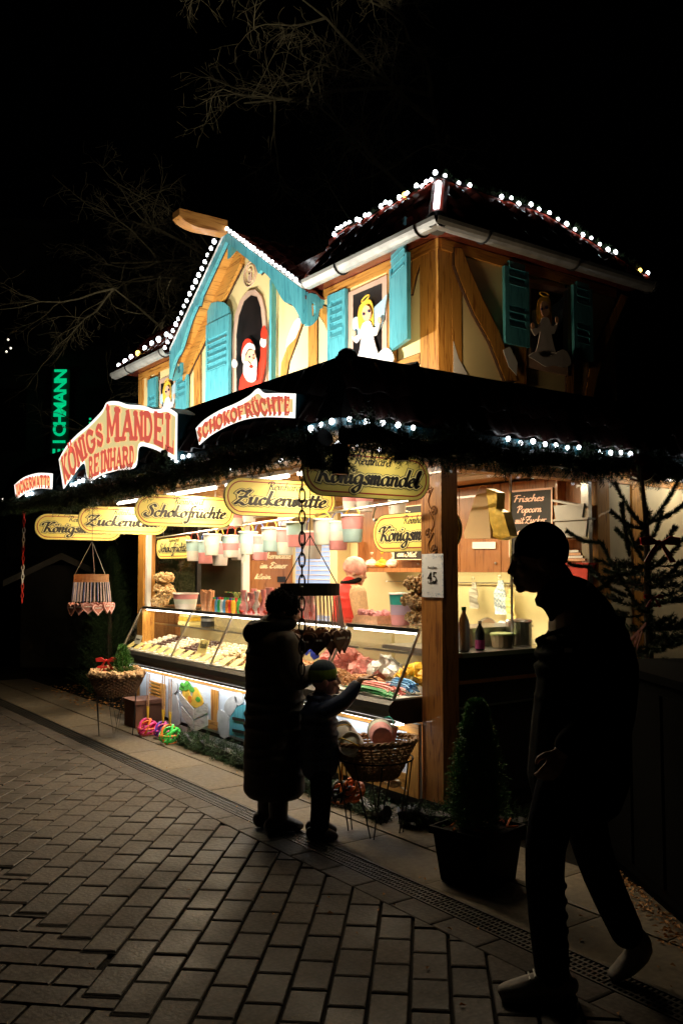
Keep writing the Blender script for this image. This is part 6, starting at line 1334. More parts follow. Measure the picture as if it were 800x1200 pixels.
m_cap = bpy.data.materials.new('green_navy_striped_cap'); m_cap.use_nodes = True; _b = m_cap.node_tree.nodes['Principled BSDF']; _b.inputs['Roughness'].default_value = .9; _w = m_cap.node_tree.nodes.new('ShaderNodeTexWave'); _w.bands_direction = 'Z'; _w.inputs['Scale'].default_value = 2.6; _w.inputs['Distortion'].default_value = 1.5; _w.inputs['Phase Offset'].default_value = 2.4; _tc = m_cap.node_tree.nodes.new('ShaderNodeTexCoord'); _r = m_cap.node_tree.nodes.new('ShaderNodeValToRGB'); _r.color_ramp.elements[0].color = (.012, .03, .05, 1); _r.color_ramp.elements[0].position = .5; _r.color_ramp.elements[1].color = (.20, .30, .03, 1); _r.color_ramp.elements[1].position = .62; m_cap.node_tree.links.new(_tc.outputs['Object'], _w.inputs[0]); m_cap.node_tree.links.new(_w.outputs[0], _r.inputs[0]); m_cap.node_tree.links.new(_r.outputs[0], _b.inputs['Base Color'])
b = MB(); c = Vector(hc)+hq @ Vector((0, -.012, .040)); t_ = MB().ball((0, 0, 0), (.076, .092, .088), 18, 12); b.add([hq @ Vector((v[0], v[1], max(v[2], -.05)))+c for v in t_.v], t_.f); remeshed(b, 'cap', m_cap, chd, .006, 2)

# ---- the vendor inside
ven = empty('person', (-2.12, .80, .125), 'vendor in red vest, beige sleeves and pink fleece hat behind the counter', 'person', rz=R(-12))
hc = (0, .05, 1.48); hq = rotm(R(-24), R(-16)); b = MB(); head(b, hc, hq, .98); b.limb([(0, .02, 1.43), (0, 0, 1.36), (0, -.01, 1.28)], [(.05, .05), (.052, .055), (.08, .06)])
b.limb([(0, -.01, 1.3), (0, -.01, 1.1), (0, 0, .86)], [(.15, .09), (.14, .1), (.15, .11)], 14)
for sx in (-1, 1): b.limb([(sx*.08, 0, .85), (sx*.08, .01, .45), (sx*.08, 0, .07)], [.08, .055, .045])
b.limb([(.17, 0, 1.28), (.21, .03, 1.05), (.14, .24, 1.06)], [.05, .042, .028]); b.limb([(-.17, 0, 1.28), (-.21, .03, 1.05), (-.10, .24, 1.06)], [.05, .042, .028])
hand(b, (.14, .24, 1.06), (-.3, .9, -.1), (-.2, 0, -1), .92, -1, .4); hand(b, (-.10, .24, 1.06), (.3, .9, -.1), (.2, 0, -1), .92, 1, .4); remeshed(b, 'body', m_skin, ven, .0065, 2); eyes(hc, hq, .98, ven)
b = MB(); b.limb([(.155, 0, 1.285), (.215, .03, 1.06), (.15, .21, 1.06)], [.082, .070, .046]); b.limb([(-.155, 0, 1.285), (-.215, .03, 1.06), (-.11, .21, 1.06)], [.082, .070, .046]); b.limb([(0, -.01, 1.37), (0, -.01, 1.3), (0, 0, .9)], [(.075, .07), (.15, .1), (.15, .12)], 16); remeshed(b, 'sweater', m_beige, ven, .010, 3)
b = MB(); b.limb([(0, -.01, 1.37), (0, -.015, 1.30), (0, -.015, 1.12), (0, 0, .98), (0, 0, .84)], [(.08, .075), (.17, .125), (.165, .145), (.165, .15), (.17, .15)], 20)
for zz in (.92, 1.0, 1.08, 1.16, 1.24): b.ring((0, -.012, zz), .158, .014, nx=(1, 0, 0), ny=(0, 1, 0), n=24, sy=.86)
remeshed(b, 'vest', m_vest, ven, .010, 4); b = MB(); b.ring((0, .005, 1.395), .078, .024, nx=(1, 0, 0), ny=(0, 1, .25), n=20); remeshed(b, 'collar', m_coat, ven, .008, 1)
b = MB(); b.limb([(-.08, 0, .86), (-.08, 0, .1)], [.10, .07]); b.limb([(.08, 0, .86), (.08, 0, .1)], [.10, .07]); remeshed(b, 'trousers', m_coat, ven, .012, 2)
for sx in (-1, 1): b = MB(); shoe(b, (sx*.08, -.06, 0), (sx*.08, .14, 0), .09, .1); remeshed(b, 'shoe', m_boot, ven, .009, 2)
b = MB(); c = Vector(hc)+hq @ Vector((0, -.016, .035)); t_ = MB().ball((0, 0, 0), (.094, .112, .102), 20, 12, .03); b.add([hq @ Vector((v[0], v[1], max(v[2], -.062)))+c for v in t_.v], t_.f); remeshed(b, 'hat', m_pinkhat, ven, .007, 2)

# ================================================================ HANGING HEART RACKS, CHAINS, TOYS
m_ginger = M('dark_gingerbread', (.10, .04, .018), .7, ns=30, na=.4, bump=.3); m_icing = M('pale_pink_icing', (.82, .52, .52), .6, na=.1); m_icw = M('white_icing', (.85, .82, .8), .6, na=.08); m_rib = M('pale_ribbon', (.72, .60, .58), .6, ns=8, na=.3, bump=0); m_ribb = M('blue_ribbon', (.10, .16, .40), .6, na=.2, bump=0); m_veneer = wood('drum_veneer', (.62, .36, .20), (.45, .24, .12), (2, 2, 10))
def heart_pts(s, n=22): 
    out = []
    for k in range(n): a = 2*math.pi*k/n; out.append((s*.50*math.sin(a)**3*1.05, s*(.42*math.cos(a)-.16*math.cos(2*a)-.06*math.cos(3*a)-.02*math.cos(4*a))))
    return out
def rack(label, c, Rr, zt, zh, hs, heart_mat, ice, n, glabel, strings):
    t = empty('heart_rack', (c[0], c[1], zt), label, 'heart rack'); WORLD[t.name] = Vector((c[0], c[1], zt))
    MB().strip([(c[0]+Rr*math.cos(a), c[1]+Rr*math.sin(a), zt) for a in [2*math.pi*k/28 for k in range(29)]], [(c[0]+Rr*math.cos(a), c[1]+Rr*math.sin(a), zt-.075) for a in [2*math.pi*k/28 for k in range(29)]], (0, 0, .001)).build('drum', m_veneer if n < 15 else m_blackp, t)
    for k in range(3): a = R(30+120*k); MB().tube([(c[0]+Rr*math.cos(a), c[1]+Rr*math.sin(a), zt), (c[0], c[1], zt+.32)], .0035, 5).build('chain', m_steel if n < 15 else m_ink, t)
    MB().tube([(c[0], c[1], zt+.32), (c[0], c[1], 2.38)], .003, 5).build('wire', m_ink, t)
    mb = MB(); mb2 = MB()
    random.seed(n)
    for k in range(strings):
        a = 2*math.pi*k/strings; r2 = Rr*1.12; p0 = (c[0]+Rr*math.cos(a), c[1]+Rr*math.sin(a), zt-.075); p1 = (c[0]+r2*math.cos(a+random.uniform(-.08, .08)), c[1]+r2*math.sin(a), zh+hs*.45); (mb if k % 5 else mb2).tube([p0, p1], .0042, 4)
    mb.build('ribbons', m_rib, t, kind='stuff'); mb2.build('blue_ribbons', m_ribb if n < 15 else m_rib, t, kind='stuff')
    for k in range(n):
        a = 2*math.pi*k/n+random.uniform(-.05, .05); ctr = Vector((c[0]+Rr*1.15*math.cos(a), c[1]+Rr*1.15*math.sin(a), zh+random.uniform(-.01, .01)))
        ax = Vector((-math.sin(a), math.cos(a), 0)); ot = Vector((math.cos(a), math.sin(a), 0)); yaw = random.uniform(-.35, .35); ax = Matrix.Rotation(yaw, 3, 'Z') @ ax; ot = Matrix.Rotation(yaw, 3, 'Z') @ ot
        h = empty('gingerbread_heart', ctr, glabel, 'gingerbread heart', glabel.split(' hanging')[0]+'s'); hp = heart_pts(hs); P3 = lambda sc2, off: [ctr+ax*x*sc2+Vector((0, 0, 1))*z*sc2+ot*off for x, z in hp]
        MB().prism(P3(1, 0), ot*.012).build('cake', heart_mat, h); A_ = P3(.92, .0125); B_ = P3(.74, .0125); MB().strip(A_+[A_[0]], B_+[B_[0]], ot*.003).build('icing_border', ice, h)
        mb = MB(); 
        for j in range(-2, 3): mb.box(ctr+ax*.016*j*hs*7+ot*.0145+Vector((0, 0, .01)), (.010*hs*7, .010*hs*7, .010*hs*7))
        mb.build('icing_letters', m_icw, h)
p = ony(107, 700, -.9); rack('round wooden drum hung with pale ribbons and pink hearts at the far left', (p.x, p.y), .165, ony(107, 673, -.9).z, ony(107, 712, -.9).z, .125, M('pink_gingerbread', (.55, .22, .18), .7, ns=20, na=.3), m_icing, 13, 'pink iced heart hanging in the ring of the far left drum', 34)
p = ony(363, 700, -.72); rack('dark drum rack with white ribbons and dark hearts in front of the counter', (p.x, p.y), .195, ony(363, 684, -.72).z, ony(363, 749, -.72).z, .165, m_ginger, m_ginger, 16, 'dark gingerbread heart hanging in the ring of the dark drum', 46)
def chain(label, x, y, z1, z0, mats, lk=.085, gap=.055, wd=.017, r=.0055):
    t = empty('hanging_chain', (x, y, z0), label, 'chain'); z = z1; k = 0
    while z-lk > z0:
        MB().ring((x, y, z-lk/2), wd, r, nx=(.58, .81, 0), n=16, m=6, sy=lk/2/wd).build('link', mats[(k//2) % len(mats)], t)
        MB().ring((x, y, z-lk-gap/2+.006), wd*.7, r, nx=(-.81, .58, 0), n=12, m=6, sy=(gap/2+.010)/(wd*.7)).build('link', mats[(k//2) % len(mats)], t); z -= lk+gap-.012; k += 1
p = ony(354, 600, -1.08); chain('long black chain hanging from the garland in front of the heart rack', p.x, -1.08, 2.36, .93, [m_black])
p = ony(27, 670, -1.1); chain('red and white barrier chain hanging at the left end of the awning', p.x, -1.1, 2.30, 1.28, [m_red, m_white], .07, .045, .014)
# lattice toy balls on yellow straps
def toy(label, u, v, y, r, cols, strap):
    c = ony(u, v, y); t = empty('lattice_ball', c-Vector((0, 0, r)), label, 'toy ball', 'lattice balls hanging on straps')
    for k in range(7):
        q = Matrix.Rotation(k*.9, 3, 'Z') @ Matrix.Rotation(k*.63, 3, 'X'); MB().ring(c, r, r*.13, nx=q @ Vector((1, 0, 0)), ny=q @ Vector((0, 1, 0)), n=20, m=6).build('loop', cols[k % len(cols)], t)
    for s in (-.02, .02): MB().tube([c+Vector((s*.3, 0, r)), c+Vector((s, 0, r+.12))], .007, 5).build('strap_end', m_hy, t); MB().tube([c+Vector((s, 0, r+.12)), c+Vector((s*1.3, 0, strap-c.z))], .005, 5).build('strap', m_veneer, t)
m_neonp = M('neon_pink_plastic', (.85, .06, .30), .4, na=.1); m_neong = M('neon_green_plastic', (.08, .75, .12), .4, na=.1); m_purp = M('purple_plastic', (.15, .05, .45), .4, na=.1); m_or = M('orange_plastic', (.85, .22, .03), .4, na=.1)
toy('pink and orange lattice ball hanging left of the others', 173, 853, -.36, .09, [m_neonp, m_or], .60)
toy('purple lattice ball hanging behind the green one', 191, 856, -.30, .08, [m_purp, m_neonp], .60); toy('green lattice ball hanging nearest the painted crate', 199, 861, -.36, .092, [m_neong, m_neong, m_or], .60)
toy('black and orange lattice ball hanging left under the wicker basket', 399, 930, -.62, .075, [m_black, m_or, m_black], .50); toy('bright orange lattice ball hanging right under the wicker basket', 413, 926, -.56, .072, [m_or], .50)

# ---- wicker basket on a wire stand
g = onz(440, 975, 0)
m_wick = M('wicker', (.30, .16, .065), .6, ns=50, na=.5, bump=.4)
def wicker(name, label, cat, c, prof, tilt=(0, 0), nst=26, mat=m_wick, grp=None):
    t = empty(name, c, label, cat, grp); t.rotation_euler = (tilt[0], tilt[1], 0); mb = MB(); rows = 15; q = []
    def at(f): f *= len(prof)-1; i = min(int(f), len(prof)-2); a = prof[i]; b = prof[i+1]; k = f-i; return (a[0]+(b[0]-a[0])*k, a[1]+(b[1]-a[1])*k)
    for r_ in range(rows):
        rr, z = at(r_/(rows-1)); pts = []
        n = nst*2
        for k in range(n+1): a = 2*math.pi*k/n; w_ = rr+.009*(1 if (k+r_) % 2 else -1); pts.append((c[0]+w_*math.cos(a), c[1]+w_*math.sin(a), c[2]+z))
        mb.tube(pts, .0085, 5)
    mb.build('weave', mat, t); mb = MB()
    for k in range(nst): a = 2*math.pi*k/nst; mb.tube([(c[0]+at(f/5)[0]*math.cos(a), c[1]+at(f/5)[0]*math.sin(a), c[2]+at(f/5)[1]) for f in range(6)], .006, 5)
    mb.build('stakes', mat, t); rr, z = prof[-1]
    b = MB()
    for s in (0, 1): b.tube([(c[0]+(rr+.008*math.cos(20*a+3.14*s))*math.cos(a), c[1]+(rr+.008*math.cos(20*a+3.14*s))*math.sin(a), c[2]+z+.008*math.sin(20*a+3.14*s)) for a in [2*math.pi*k/120 for k in range(121)]], .010, 5)
    b.build('braided_rim', mat, t); MB().lathe((c[0], c[1], c[2]+.005), [(prof[0][0], 0), (prof[0][0], .01)], 20).build('bottom', mat, t); return t
wicker('wicker_basket', 'round wicker basket of cotton candy tubs on a wire stand', 'basket', (g.x, g.y, .335), [(.13, 0), (.17, .06), (.215, .14), (.265, .225)], (R(0), R(-4)))
st = empty('basket_stand', (g.x, g.y, 0), 'thin black wire stand carrying the wicker basket', 'stand')
for k in range(4):
    a = R(20+90*k); r1, r2 = .20, .17
    MB().tube([(g.x+.235*math.cos(a), g.y+.235*math.sin(a), .46), (g.x+.15*math.cos(a+.35), g.y+.15*math.sin(a+.35), .004), (g.x+.17*math.cos(a+.5), g.y+.17*math.sin(a+.5), .004), (g.x+.235*math.cos(a+.75), g.y+.235*math.sin(a+.75), .46)], .0045, 6).build('leg', m_black, st)
MB().ring((g.x, g.y, .455), .235, .005, nx=(1, 0, 0), ny=(0, 1, 0), n=28).build('ring', m_black, st)
def lying(label, c, r, h, mats, rot, hm_):
    t = tub(label, (0, 0, 0), r, h, mats, name='cotton_candy_tub', cat='cotton candy tub', group='cotton candy tubs in the wicker basket', handle=(hm_, .07)); t.location = c; t.rotation_euler = rot; return t
lying('white tub with a yellow handle at the left of the wicker basket', (g.x-.13, g.y-.06, .52), .075, .17, [m_wc2], (R(50), R(-30), R(40)), m_hy)
lying('small white tub lying at the front of the wicker basket', (g.x-.0, g.y-.12, .50), .07, .15, [m_wc2, m_gc2], (R(60), R(10), R(20)), m_hy)
lying('pink tub lying across the wicker basket with its end to the right', (g.x+.13, g.y-.05, .60), .078, .22, [m_gc2, m_pc2, m_pinkc][::-1][:3], (R(90), 0, R(-125)), m_ht)
lying('green-handled tub at the back of the wicker basket', (g.x-.09, g.y+.13, .44), .075, .17, [m_gc2, m_pc2], (R(-20), R(-15), 0), m_ht)
t = empty('small_figurine', ony(461, 915, -.3), 'small beige animal figurine behind the wire stand', 'figurine'); p = ony(461, 918, -.3); MB().limb([p+Vector((-.06, 0, 0)), p, p+Vector((.05, 0, .01))], [.022, .03, .02]).build('figure_body', m_nutL, t); MB().ball(p+Vector((0, -.02, .04)), .025).build('figure_head', m_nutL, t); MB().tube([p+Vector((.03, 0, 0)), p+Vector((.13, .0, -.02))], .006).build('figure_arm', m_nutL, t)

# ---- planter basket at the left
m_burlap = M('burlap', (.55, .36, .20), .95, ns=40, na=.4, bump=.8)
g = onz(136, 862, 0); g = Vector((g.x, g.y, 0)); zb = 1.62-(792-668)/1034*8.7
wicker('planter_basket', 'round dark planter basket lined with burlap at the left of the counter', 'planter', (g.x, g.y, .40), [(.17, 0), (.20, .06), (.235, .13), (.265, .20)], mat=M('dark_bark_basket', (.10, .05, .025), .8, ns=20, na=.5))
random.seed(12); t = empty('burlap_lining', (g.x, g.y, .6), 'crumpled pale burlap spilling over the planter basket rim', 'burlap'); mb = MB()
for k in range(26): a = 2*math.pi*k/26; mb.ball((g.x+.235*math.cos(a), g.y+.235*math.sin(a), .605+random.uniform(-.012, .025)), (.055, .045, .035), 8, 6, .3)
mb.build('burlap_folds', m_burlap, t)
st = empty('plant_stand', (g.x, g.y, 0), 'thin wire stand under the left planter basket', 'stand')
for k in range(4): a = R(45+90*k); MB().tube([(g.x+.2*math.cos(a), g.y+.2*math.sin(a), .42), (g.x+.16*math.cos(a+.3), g.y+.16*math.sin(a+.3), .004), (g.x+.2*math.cos(a+.7), g.y+.2*math.sin(a+.7), .42)], .0045, 5).build('leg', m_black, st)
def conifer(name, label, base, h, r, mat, n, seed, ln=.03, pw=1.0, stem=.012, group=None, cat='conifer'):
    random.seed(seed); t = empty(name, base, label, cat, group); mb = MB(); b = Vector(base)
    MB().tube([b, b+Vector((0, 0, h*.95))], [stem, stem*.3], 7).build('trunk', m_bark, t)
    for k in range(n):
        f = random.random()**.8; a = random.uniform(0, 6.28); rr = r*(1-f)**pw*random.uniform(.25, 1)+.012; p = b+Vector((rr*math.cos(a)*.6, rr*math.sin(a)*.6, h*f)); d = Vector((math.cos(a), math.sin(a), random.uniform(.3, 1.3))); sprig(mb, p, d, rr*.6+.03, ln, 9, .002)
    mb.build('crown', mat, t, at=base); return t
conifer('small_conifer', 'small bright green conifer growing in the left planter basket', (g.x+.02, g.y+.05, .56), .30, .13, m_firL, 420, 13)
m_rr = M('red_bow_fabric', (.65, .03, .03), .5, ns=10, na=.3)
def bow(label, c, s, ax=(.58, .81, 0)):
    t = empty('red_bow', c, label, 'bow', 'red bows'); ax = Vector(ax).normalized(); c = Vector(c); up = Vector((0, 0, 1)); n = ax.cross(up)
    for sg in (-1, 1):
        MB().strip([c, c+ax*sg*s*.5+up*s*.32, c+ax*sg*s+up*s*.25, c+ax*sg*s*.9], [c-up*s*.05, c+ax*sg*s*.5-up*s*.12, c+ax*sg*s*.95-up*s*.12, c+ax*sg*s*.9-up*s*.02], n*s*.18).build('loop', m_rr, t)
        MB().strip([c, c+ax*sg*s*.25-up*s*.5, c+ax*sg*s*.5-up*s*1.0], [c+ax*sg*s*.15, c+ax*sg*s*.5-up*s*.45, c+ax*sg*s*.8-up*s*.95], n*s*.05).build('tail', m_rr, t)
    MB().ball(c, s*.15, 8, 6).build('knot', m_rr, t)
bow('red bow at the left side of the small conifer', (g.x-.16, g.y-.05, .72), .10); bow('small red bow low on the small conifer', (g.x-.02, g.y-.14, .67), .05)
pt = onz(147, 850, 0); t = empty('terracotta_pot', (pt.x+.1, pt.y+.16, 0), 'brown square pot standing under the left planter basket', 'pot'); c = Vector((pt.x+.1, pt.y+.16, 0)); MB().prism([c+Vector((-.15, -.15, 0)), c+Vector((.15, -.15, 0)), c+Vector((.15, .15, 0)), c+Vector((-.15, .15, 0))], (0, 0, .24)).build('pot_body', M('terracotta', (.12, .045, .02), .8, ns=10, na=.25), t); MB().box(c+Vector((0, 0, .262)), (.35, .35, .04)).build('pot_rim', m_burlap if False else M('terracotta_rim', (.13, .05, .025), .8, na=.2), t)

# ---- cypress in a dark tub at the right, foreground
g = onz(560, 1030, 0)
t = empty('planter_tub', (g.x, g.y, 0), 'dark square planter tub with thin orange twigs in front of the window', 'planter'); c = Vector((g.x, g.y, 0)); q = R(12)
prof = [(.14, 0), (.167, .24), (.184, .242), (.184, .278), (.17, .28), (.166, .25)]
mb = MB(); vs = []; fs = []
for (r_, z) in prof:
    for sx, sy in ((-1, -1), (1, -1), (1, 1), (-1, 1)): vs.append(c+Matrix.Rotation(q, 3, 'Z') @ Vector((sx*r_, sy*r_, z)))
for i in range(len(prof)-1):
    for k in range(4): fs.append((i*4+k, i*4+(k+1) % 4, (i+1)*4+(k+1) % 4, (i+1)*4+k))
mb.add(vs, fs+[(3, 2, 1, 0)]).build('tub', M('matt_black_plastic', (.006, .005, .005), .8, ns=20, na=.4, spec=.15), t); MB().box(c+Vector((0, 0, .245)), (.31, .31, .02), rz=q).build('soil', m_soil, t)
random.seed(14)
for k in range(5): a = random.uniform(0, 6.28); p = c+Vector((.15*math.cos(a), .15*math.sin(a), .28)); MB().tube([p, p+Vector((random.uniform(-.12, .12), random.uniform(-.12, .12), .01))], .006, 5).build('twig', m_or, t)
for k in range(6): a = random.uniform(0, 6.28); tag(MB().ball(c+Vector((.16*math.cos(a), .16*math.sin(a), .275)), .011, 8, 6).build('berry', m_rr), 'tiny red berry lying on the soil of the dark planter tub', 'berry', 'red berries in the planter tub')
conifer('cypress', 'slim dark green cypress standing in the dark planter tub', (c.x, c.y, .25), .66, .165, M('cypress_needle', (.07, .22, .05), .6, ns=6, na=.5, bump=0, spec=.3), 4200, 15, .03, .75, .02)

# ---- fir tree at the right
m_firR = m_fir
Yt = .95
base = ony(758, 700, Yt); tr = empty('fir_tree', (base.x, Yt, 0), 'sparse fir tree with upswept branches in front of the pale side wall', 'tree')
top = ony(750, 545, Yt); MB().tube([(base.x+.02, Yt, 0), (base.x, Yt, 1.2), ony(757, 620, Yt), top], [.035, .028, .018, .008], 8).build('trunk', m_bark, tr)
random.seed(16); mb = MB(); lb = MB()
def fbranch(a, b, ln=.032, dens=520):
    a = Vector(a); b = Vector(b); mid = (a+b)/2-Vector((0, 0, .03)); pts = catmull([a, mid, b], 5); lb.tube(pts, [.007-.005*i/(len(pts)-1) for i in range(len(pts))], 5)
    L_ = (b-a).length; n = int(L_*dens*5); d = (b-a).normalized(); o1 = d.orthogonal().normalized(); o2 = d.cross(o1)
    for k in range(n):
        f = random.random()**.85; i = f*(len(pts)-1); j = int(i); p = pts[j].lerp(pts[min(j+1, len(pts)-1)], i-j); th = random.uniform(0, 6.28); needles(mb, p, d*.9+(o1*math.cos(th)+o2*math.sin(th)), ln, .0026)
B_ = [((754, 618), (720, 566)), ((755, 620), (716, 599)), ((756, 617), (796, 560)), ((757, 612), (806, 586)), ((758, 645), (722, 620)), ((735, 690), (705, 636)), ((705, 636), (664, 622)), ((757, 715), (735, 690)), ((737, 652), (728, 590)), ((757, 660), (735, 618)), ((759, 650), (790, 618)), ((760, 668), (806, 624)), ((752, 668), (708, 668)), ((757, 600), (748, 548)), ((760, 690), (795, 660)), ((745, 640), (760, 600)), ((728, 662), (700, 690)), ((757, 640), (775, 600)), ((735, 700), (690, 665)), ((690, 665), (650, 648))]
for (a, b) in B_: ya = Yt+random.uniform(-.03, .03); yb = Yt+random.uniform(-.16, .16); fbranch(ony(*a, Yt), ony(*b, yb))
for k in range(90):
    z = random.uniform(.3, 1.66); a = random.uniform(0, 6.28); L_ = random.uniform(.35, .6)*(1.25-z*.35); p = Vector((base.x, Yt, z)); e = p+Vector((L_*math.cos(a), L_*math.sin(a), L_*random.uniform(.0, .35)))
    if e.x < .05: continue
    fbranch(p, e, .035, 150); 
    for s in range(4): f = random.uniform(.3, .9); q = p.lerp(e, f); a2 = a+random.choice((-.8, .8)); fbranch(q, q+Vector((math.cos(a2), math.sin(a2), .15))*L_*.45*(1.2-f), .032, 150)
lb.build('limbs', m_bark, tr, kind='stuff'); mb.build('crown', m_fir, tr)
bow('red bow on the fir tree below its upper branches', ony(772, 636, .7), .12); bow('red bow deep in the fir tree', ony(765, 700, .7), .06)
m_pstripe = M('pale_red_striped_ribbon', (.70, .32, .28), .5, ns=30, na=.6)
t = empty('striped_ribbon', ony(742, 745, .5), 'pale red striped ribbon star hanging low in the fir tree', 'ribbon')
for (a, b, w_) in (((722, 764), (756, 729), 4), ((742, 752), (748, 738), 6), ((745, 757), (752, 735), 5), ((722, 748), (732, 758), 5)): A = ony(*a, .5); B = ony(*b, .5); MB().strip([A, B], [A-Vector((0, 0, w_*.005)), B-Vector((0, 0, w_*.005))], (0, .01, 0)).build('band', m_pstripe, t)
p = ony(750, 546, AE+.9); pb_ = onx(750, 548, AXR+.14); t = empty('bauble', pb_, 'big dark red glass bauble in the side garland', 'bauble'); MB().ball(pb_, .105, 20, 14).build('glass', M('dark_red_glass', (.10, .005, .005), .12, coat=.6, bump=0, na=.1), t, smooth=True); MB().lathe(pb_+Vector((0, 0, .10)), [(.02, 0), (.02, .03)], 8).build('cap', m_steel, t)
# black cabinet behind the man, with leaves along its foot
cb = empty('cabinet', (1.6, -.1, 0), 'black boxy cabinet standing behind the walking man at the right edge', 'cabinet')
A_ = Vector((1.15, .17, 0)); B2 = Vector((2.45, -.62, 0)); dn = Vector((B2.y-A_.y, -(B2.x-A_.x), 0)).normalized()*-1; m_mat = M('matt_black_paint', (.003, .0028, .0025), .95, na=.3, spec=.03)
def cbox(o, d, z0, z1, e0, e1, nm): p = [A_.lerp(B2, e0)-dn*o, A_.lerp(B2, e1)-dn*o, A_.lerp(B2, e1)+dn*d, A_.lerp(B2, e0)+dn*d]; MB().prism([q+Vector((0, 0, z0)) for q in p], (0, 0, z1-z0)).build(nm, m_mat, cb)
cbox(0, .8, .06, 1.08, 0, 1, 'body'); cbox(.03, .83, 1.081, 1.12, -.02, 1.02, 'top')
for k in range(4): cbox(.012, 0, .12, 1.02, .02+k*.245, .24+k*.245, 'door')
for k in (0, 1): cbox(-.03-.7*k, .10+.7*k, 0, .059, .02, .98, 'foot')
lf2 = MB()
for k in range(420): p = A_.lerp(B2, random.random())-dn*abs(random.gauss(.0, .07)); leaf(lf2, (p.x, p.y, random.uniform(.0, .02)), random.uniform(.008, .018))
lf2.build('leaf_strip', m_leaf, kind='stuff', label='thin strip of dry leaves along the foot of the black cabinet', cat='leaves')

# ================================================================ BACKGROUND
m_far = M('distant_dark_wall', (.06, .055, .05), .9, ns=2, na=.3); m_trim = M('grey_trim', (.30, .28, .26), .8, na=.1); m_wallg = M('grey_panel_wall', (.12, .11, .10), .9, ns=3, na=.2)
def at_depth(u, v, d): return Vector(CAM+ray(u, v)*d)
# shop building with the vertical green letters
q = at_depth(70, 668, 26); ft = Vector((RT[0], RT[1], 0)); fn = Vector((HF[0], HF[1], 0))
bl = empty('shop_building', (q.x, q.y, 0), 'dark shop building at the far left carrying vertical green letters', 'building')
def slab_at(o, w0, w1, d0, d1, z0, z1): mb = MB(); o = Vector((o.x, o.y, 0)); return mb.prism([o+ft*w0+fn*d0, o+ft*w1+fn*d0, o+ft*w1+fn*d1, o+ft*w0+fn*d1], (0, 0, z1-z0)) if not z0 else mb.prism([o+ft*w0+fn*d0+Vector((0, 0, z0)), o+ft*w1+fn*d0+Vector((0, 0, z0)), o+ft*w1+fn*d1+Vector((0, 0, z0)), o+ft*w0+fn*d1+Vector((0, 0, z0))], (0, 0, z1-z0))
slab_at(q, -6, 7, .35, 10, 0, 12).build('wall', m_far, bl); slab_at(q, -6.1, 7.1, .2, 10.1, 12.01, 12.3).build('roof', m_far, bl)
for i in range(5):
    for j in range(3): slab_at(q, -5+i*2.4, -3.6+i*2.4, .30, .345, 2.0+j*3.2, 3.9+j*3.2).build('window', m_dark, bl)
zt = at_depth(70, 545, 26).z; zl = at_depth(70, 436, 26).z
txt = empty('green_letters', (q.x, q.y, zt), 'green lit letters reading DEICHMANN upwards on the dark far building', 'lettering')
yaw = math.atan2(RT[1], RT[0]); L_ = zl-zt
n_ = 9; dist = L_/8.35
for k, chx in enumerate('DEICHMANN'):
    me_pos = q+Vector((0, 0, 0)); z = zt-dist*.35+dist*k*1.02+.17
    o = Vector((q.x, q.y, 0))+ft*(.08)+fn*.0
    e = text3(chx, .50, (o.x, o.y, z+dist*.4), (0, 0, 0), m_green, 'letter', txt, .02, 1, .012)
    e.location = Vector((o.x, o.y, z))-WORLD[txt.name]; e.rotation_euler = (Matrix.Rotation(yaw, 4, 'Z') @ Matrix.Rotation(R(90), 4, 'X') @ Matrix.Rotation(R(90), 4, 'Z')).to_euler()
slab_at(q, -.38, .16, .10, .34, zt-.4, zl+.2).build('sign_backing', m_far, txt)
o = Vector((q.x, q.y, 0))+ft*.62
for k in range(5): z = at_depth(97, 508, 26).z+k*.12; MB().box((o.x+ft.x*.2, o.y+ft.y*.2, z), (.05, .05, .05)).build('small_letter', m_green, txt)
# distant fairy lights
random.seed(18)
def fairy(label, pts, r): 
    t = empty('fairy_lights', pts[0], label, 'fairy lights')
    for p in pts: inst(bulb_f, 'bulb', t, p, scale=(r, r, r))
bulb_f = bulb_me.copy(); bulb_f.materials.clear(); bulb_f.materials.append(M('dim_bulb', (1, .95, .8), .4, emit=(1, .92, .75), es=1.6, bump=0))
fairy('cluster of tiny distant fairy lights at the left edge of the picture', [at_depth(random.uniform(-12, 18), 595+random.gauss(0, 7), 22+random.uniform(-1, 1)) for k in range(46)], .022)
fairy('two tiny distant lights high at the left edge', [at_depth(10, 398, 24), at_depth(13, 408, 24), at_depth(8, 412, 24)], .03)
# dark hut behind left
q = at_depth(72, 668, 14.5); hut = empty('wooden_hut', (q.x, q.y, 0), 'dark wooden hut with a pale gable trim behind the left heart drum', 'hut')
slab_at(q, -.75, .75, .3, 2.6, 0, 1.7).build('wall', m_far, hut)
zp = at_depth(58, 652, 14.5).z; ze = 1.50
for sg in (-1, 1):
    A = q*1; A.z = zp+.05; O = Vector((q.x, q.y, 0)); MB().prism([O+Vector((0, 0, zp+.06)), O+ft*sg*.95+Vector((0, 0, ze-.05)), O+ft*sg*.95+Vector((0, 0, ze-.15)), O+Vector((0, 0, zp-.05))], fn*.04).build('gable_trim', m_trim, hut)
    MB().prism([O+fn*.05+Vector((0, 0, zp+.05)), O+fn*.05+ft*sg*.95+Vector((0, 0, ze-.06)), O+fn*.05+ft*sg*.95+Vector((0, 0, ze-.10)), O+fn*.05+Vector((0, 0, zp))], fn*2.6).build('roof', m_far, hut)
slab_at(q, .74, .80, .25, .31, 0, 1.35).build('corner_board', m_trim, hut)
q = at_depth(110, 668, 18); gw = empty('shop_building', (q.x, q.y, 0), 'dim grey panelled shop front behind the left end of the stall', 'building')
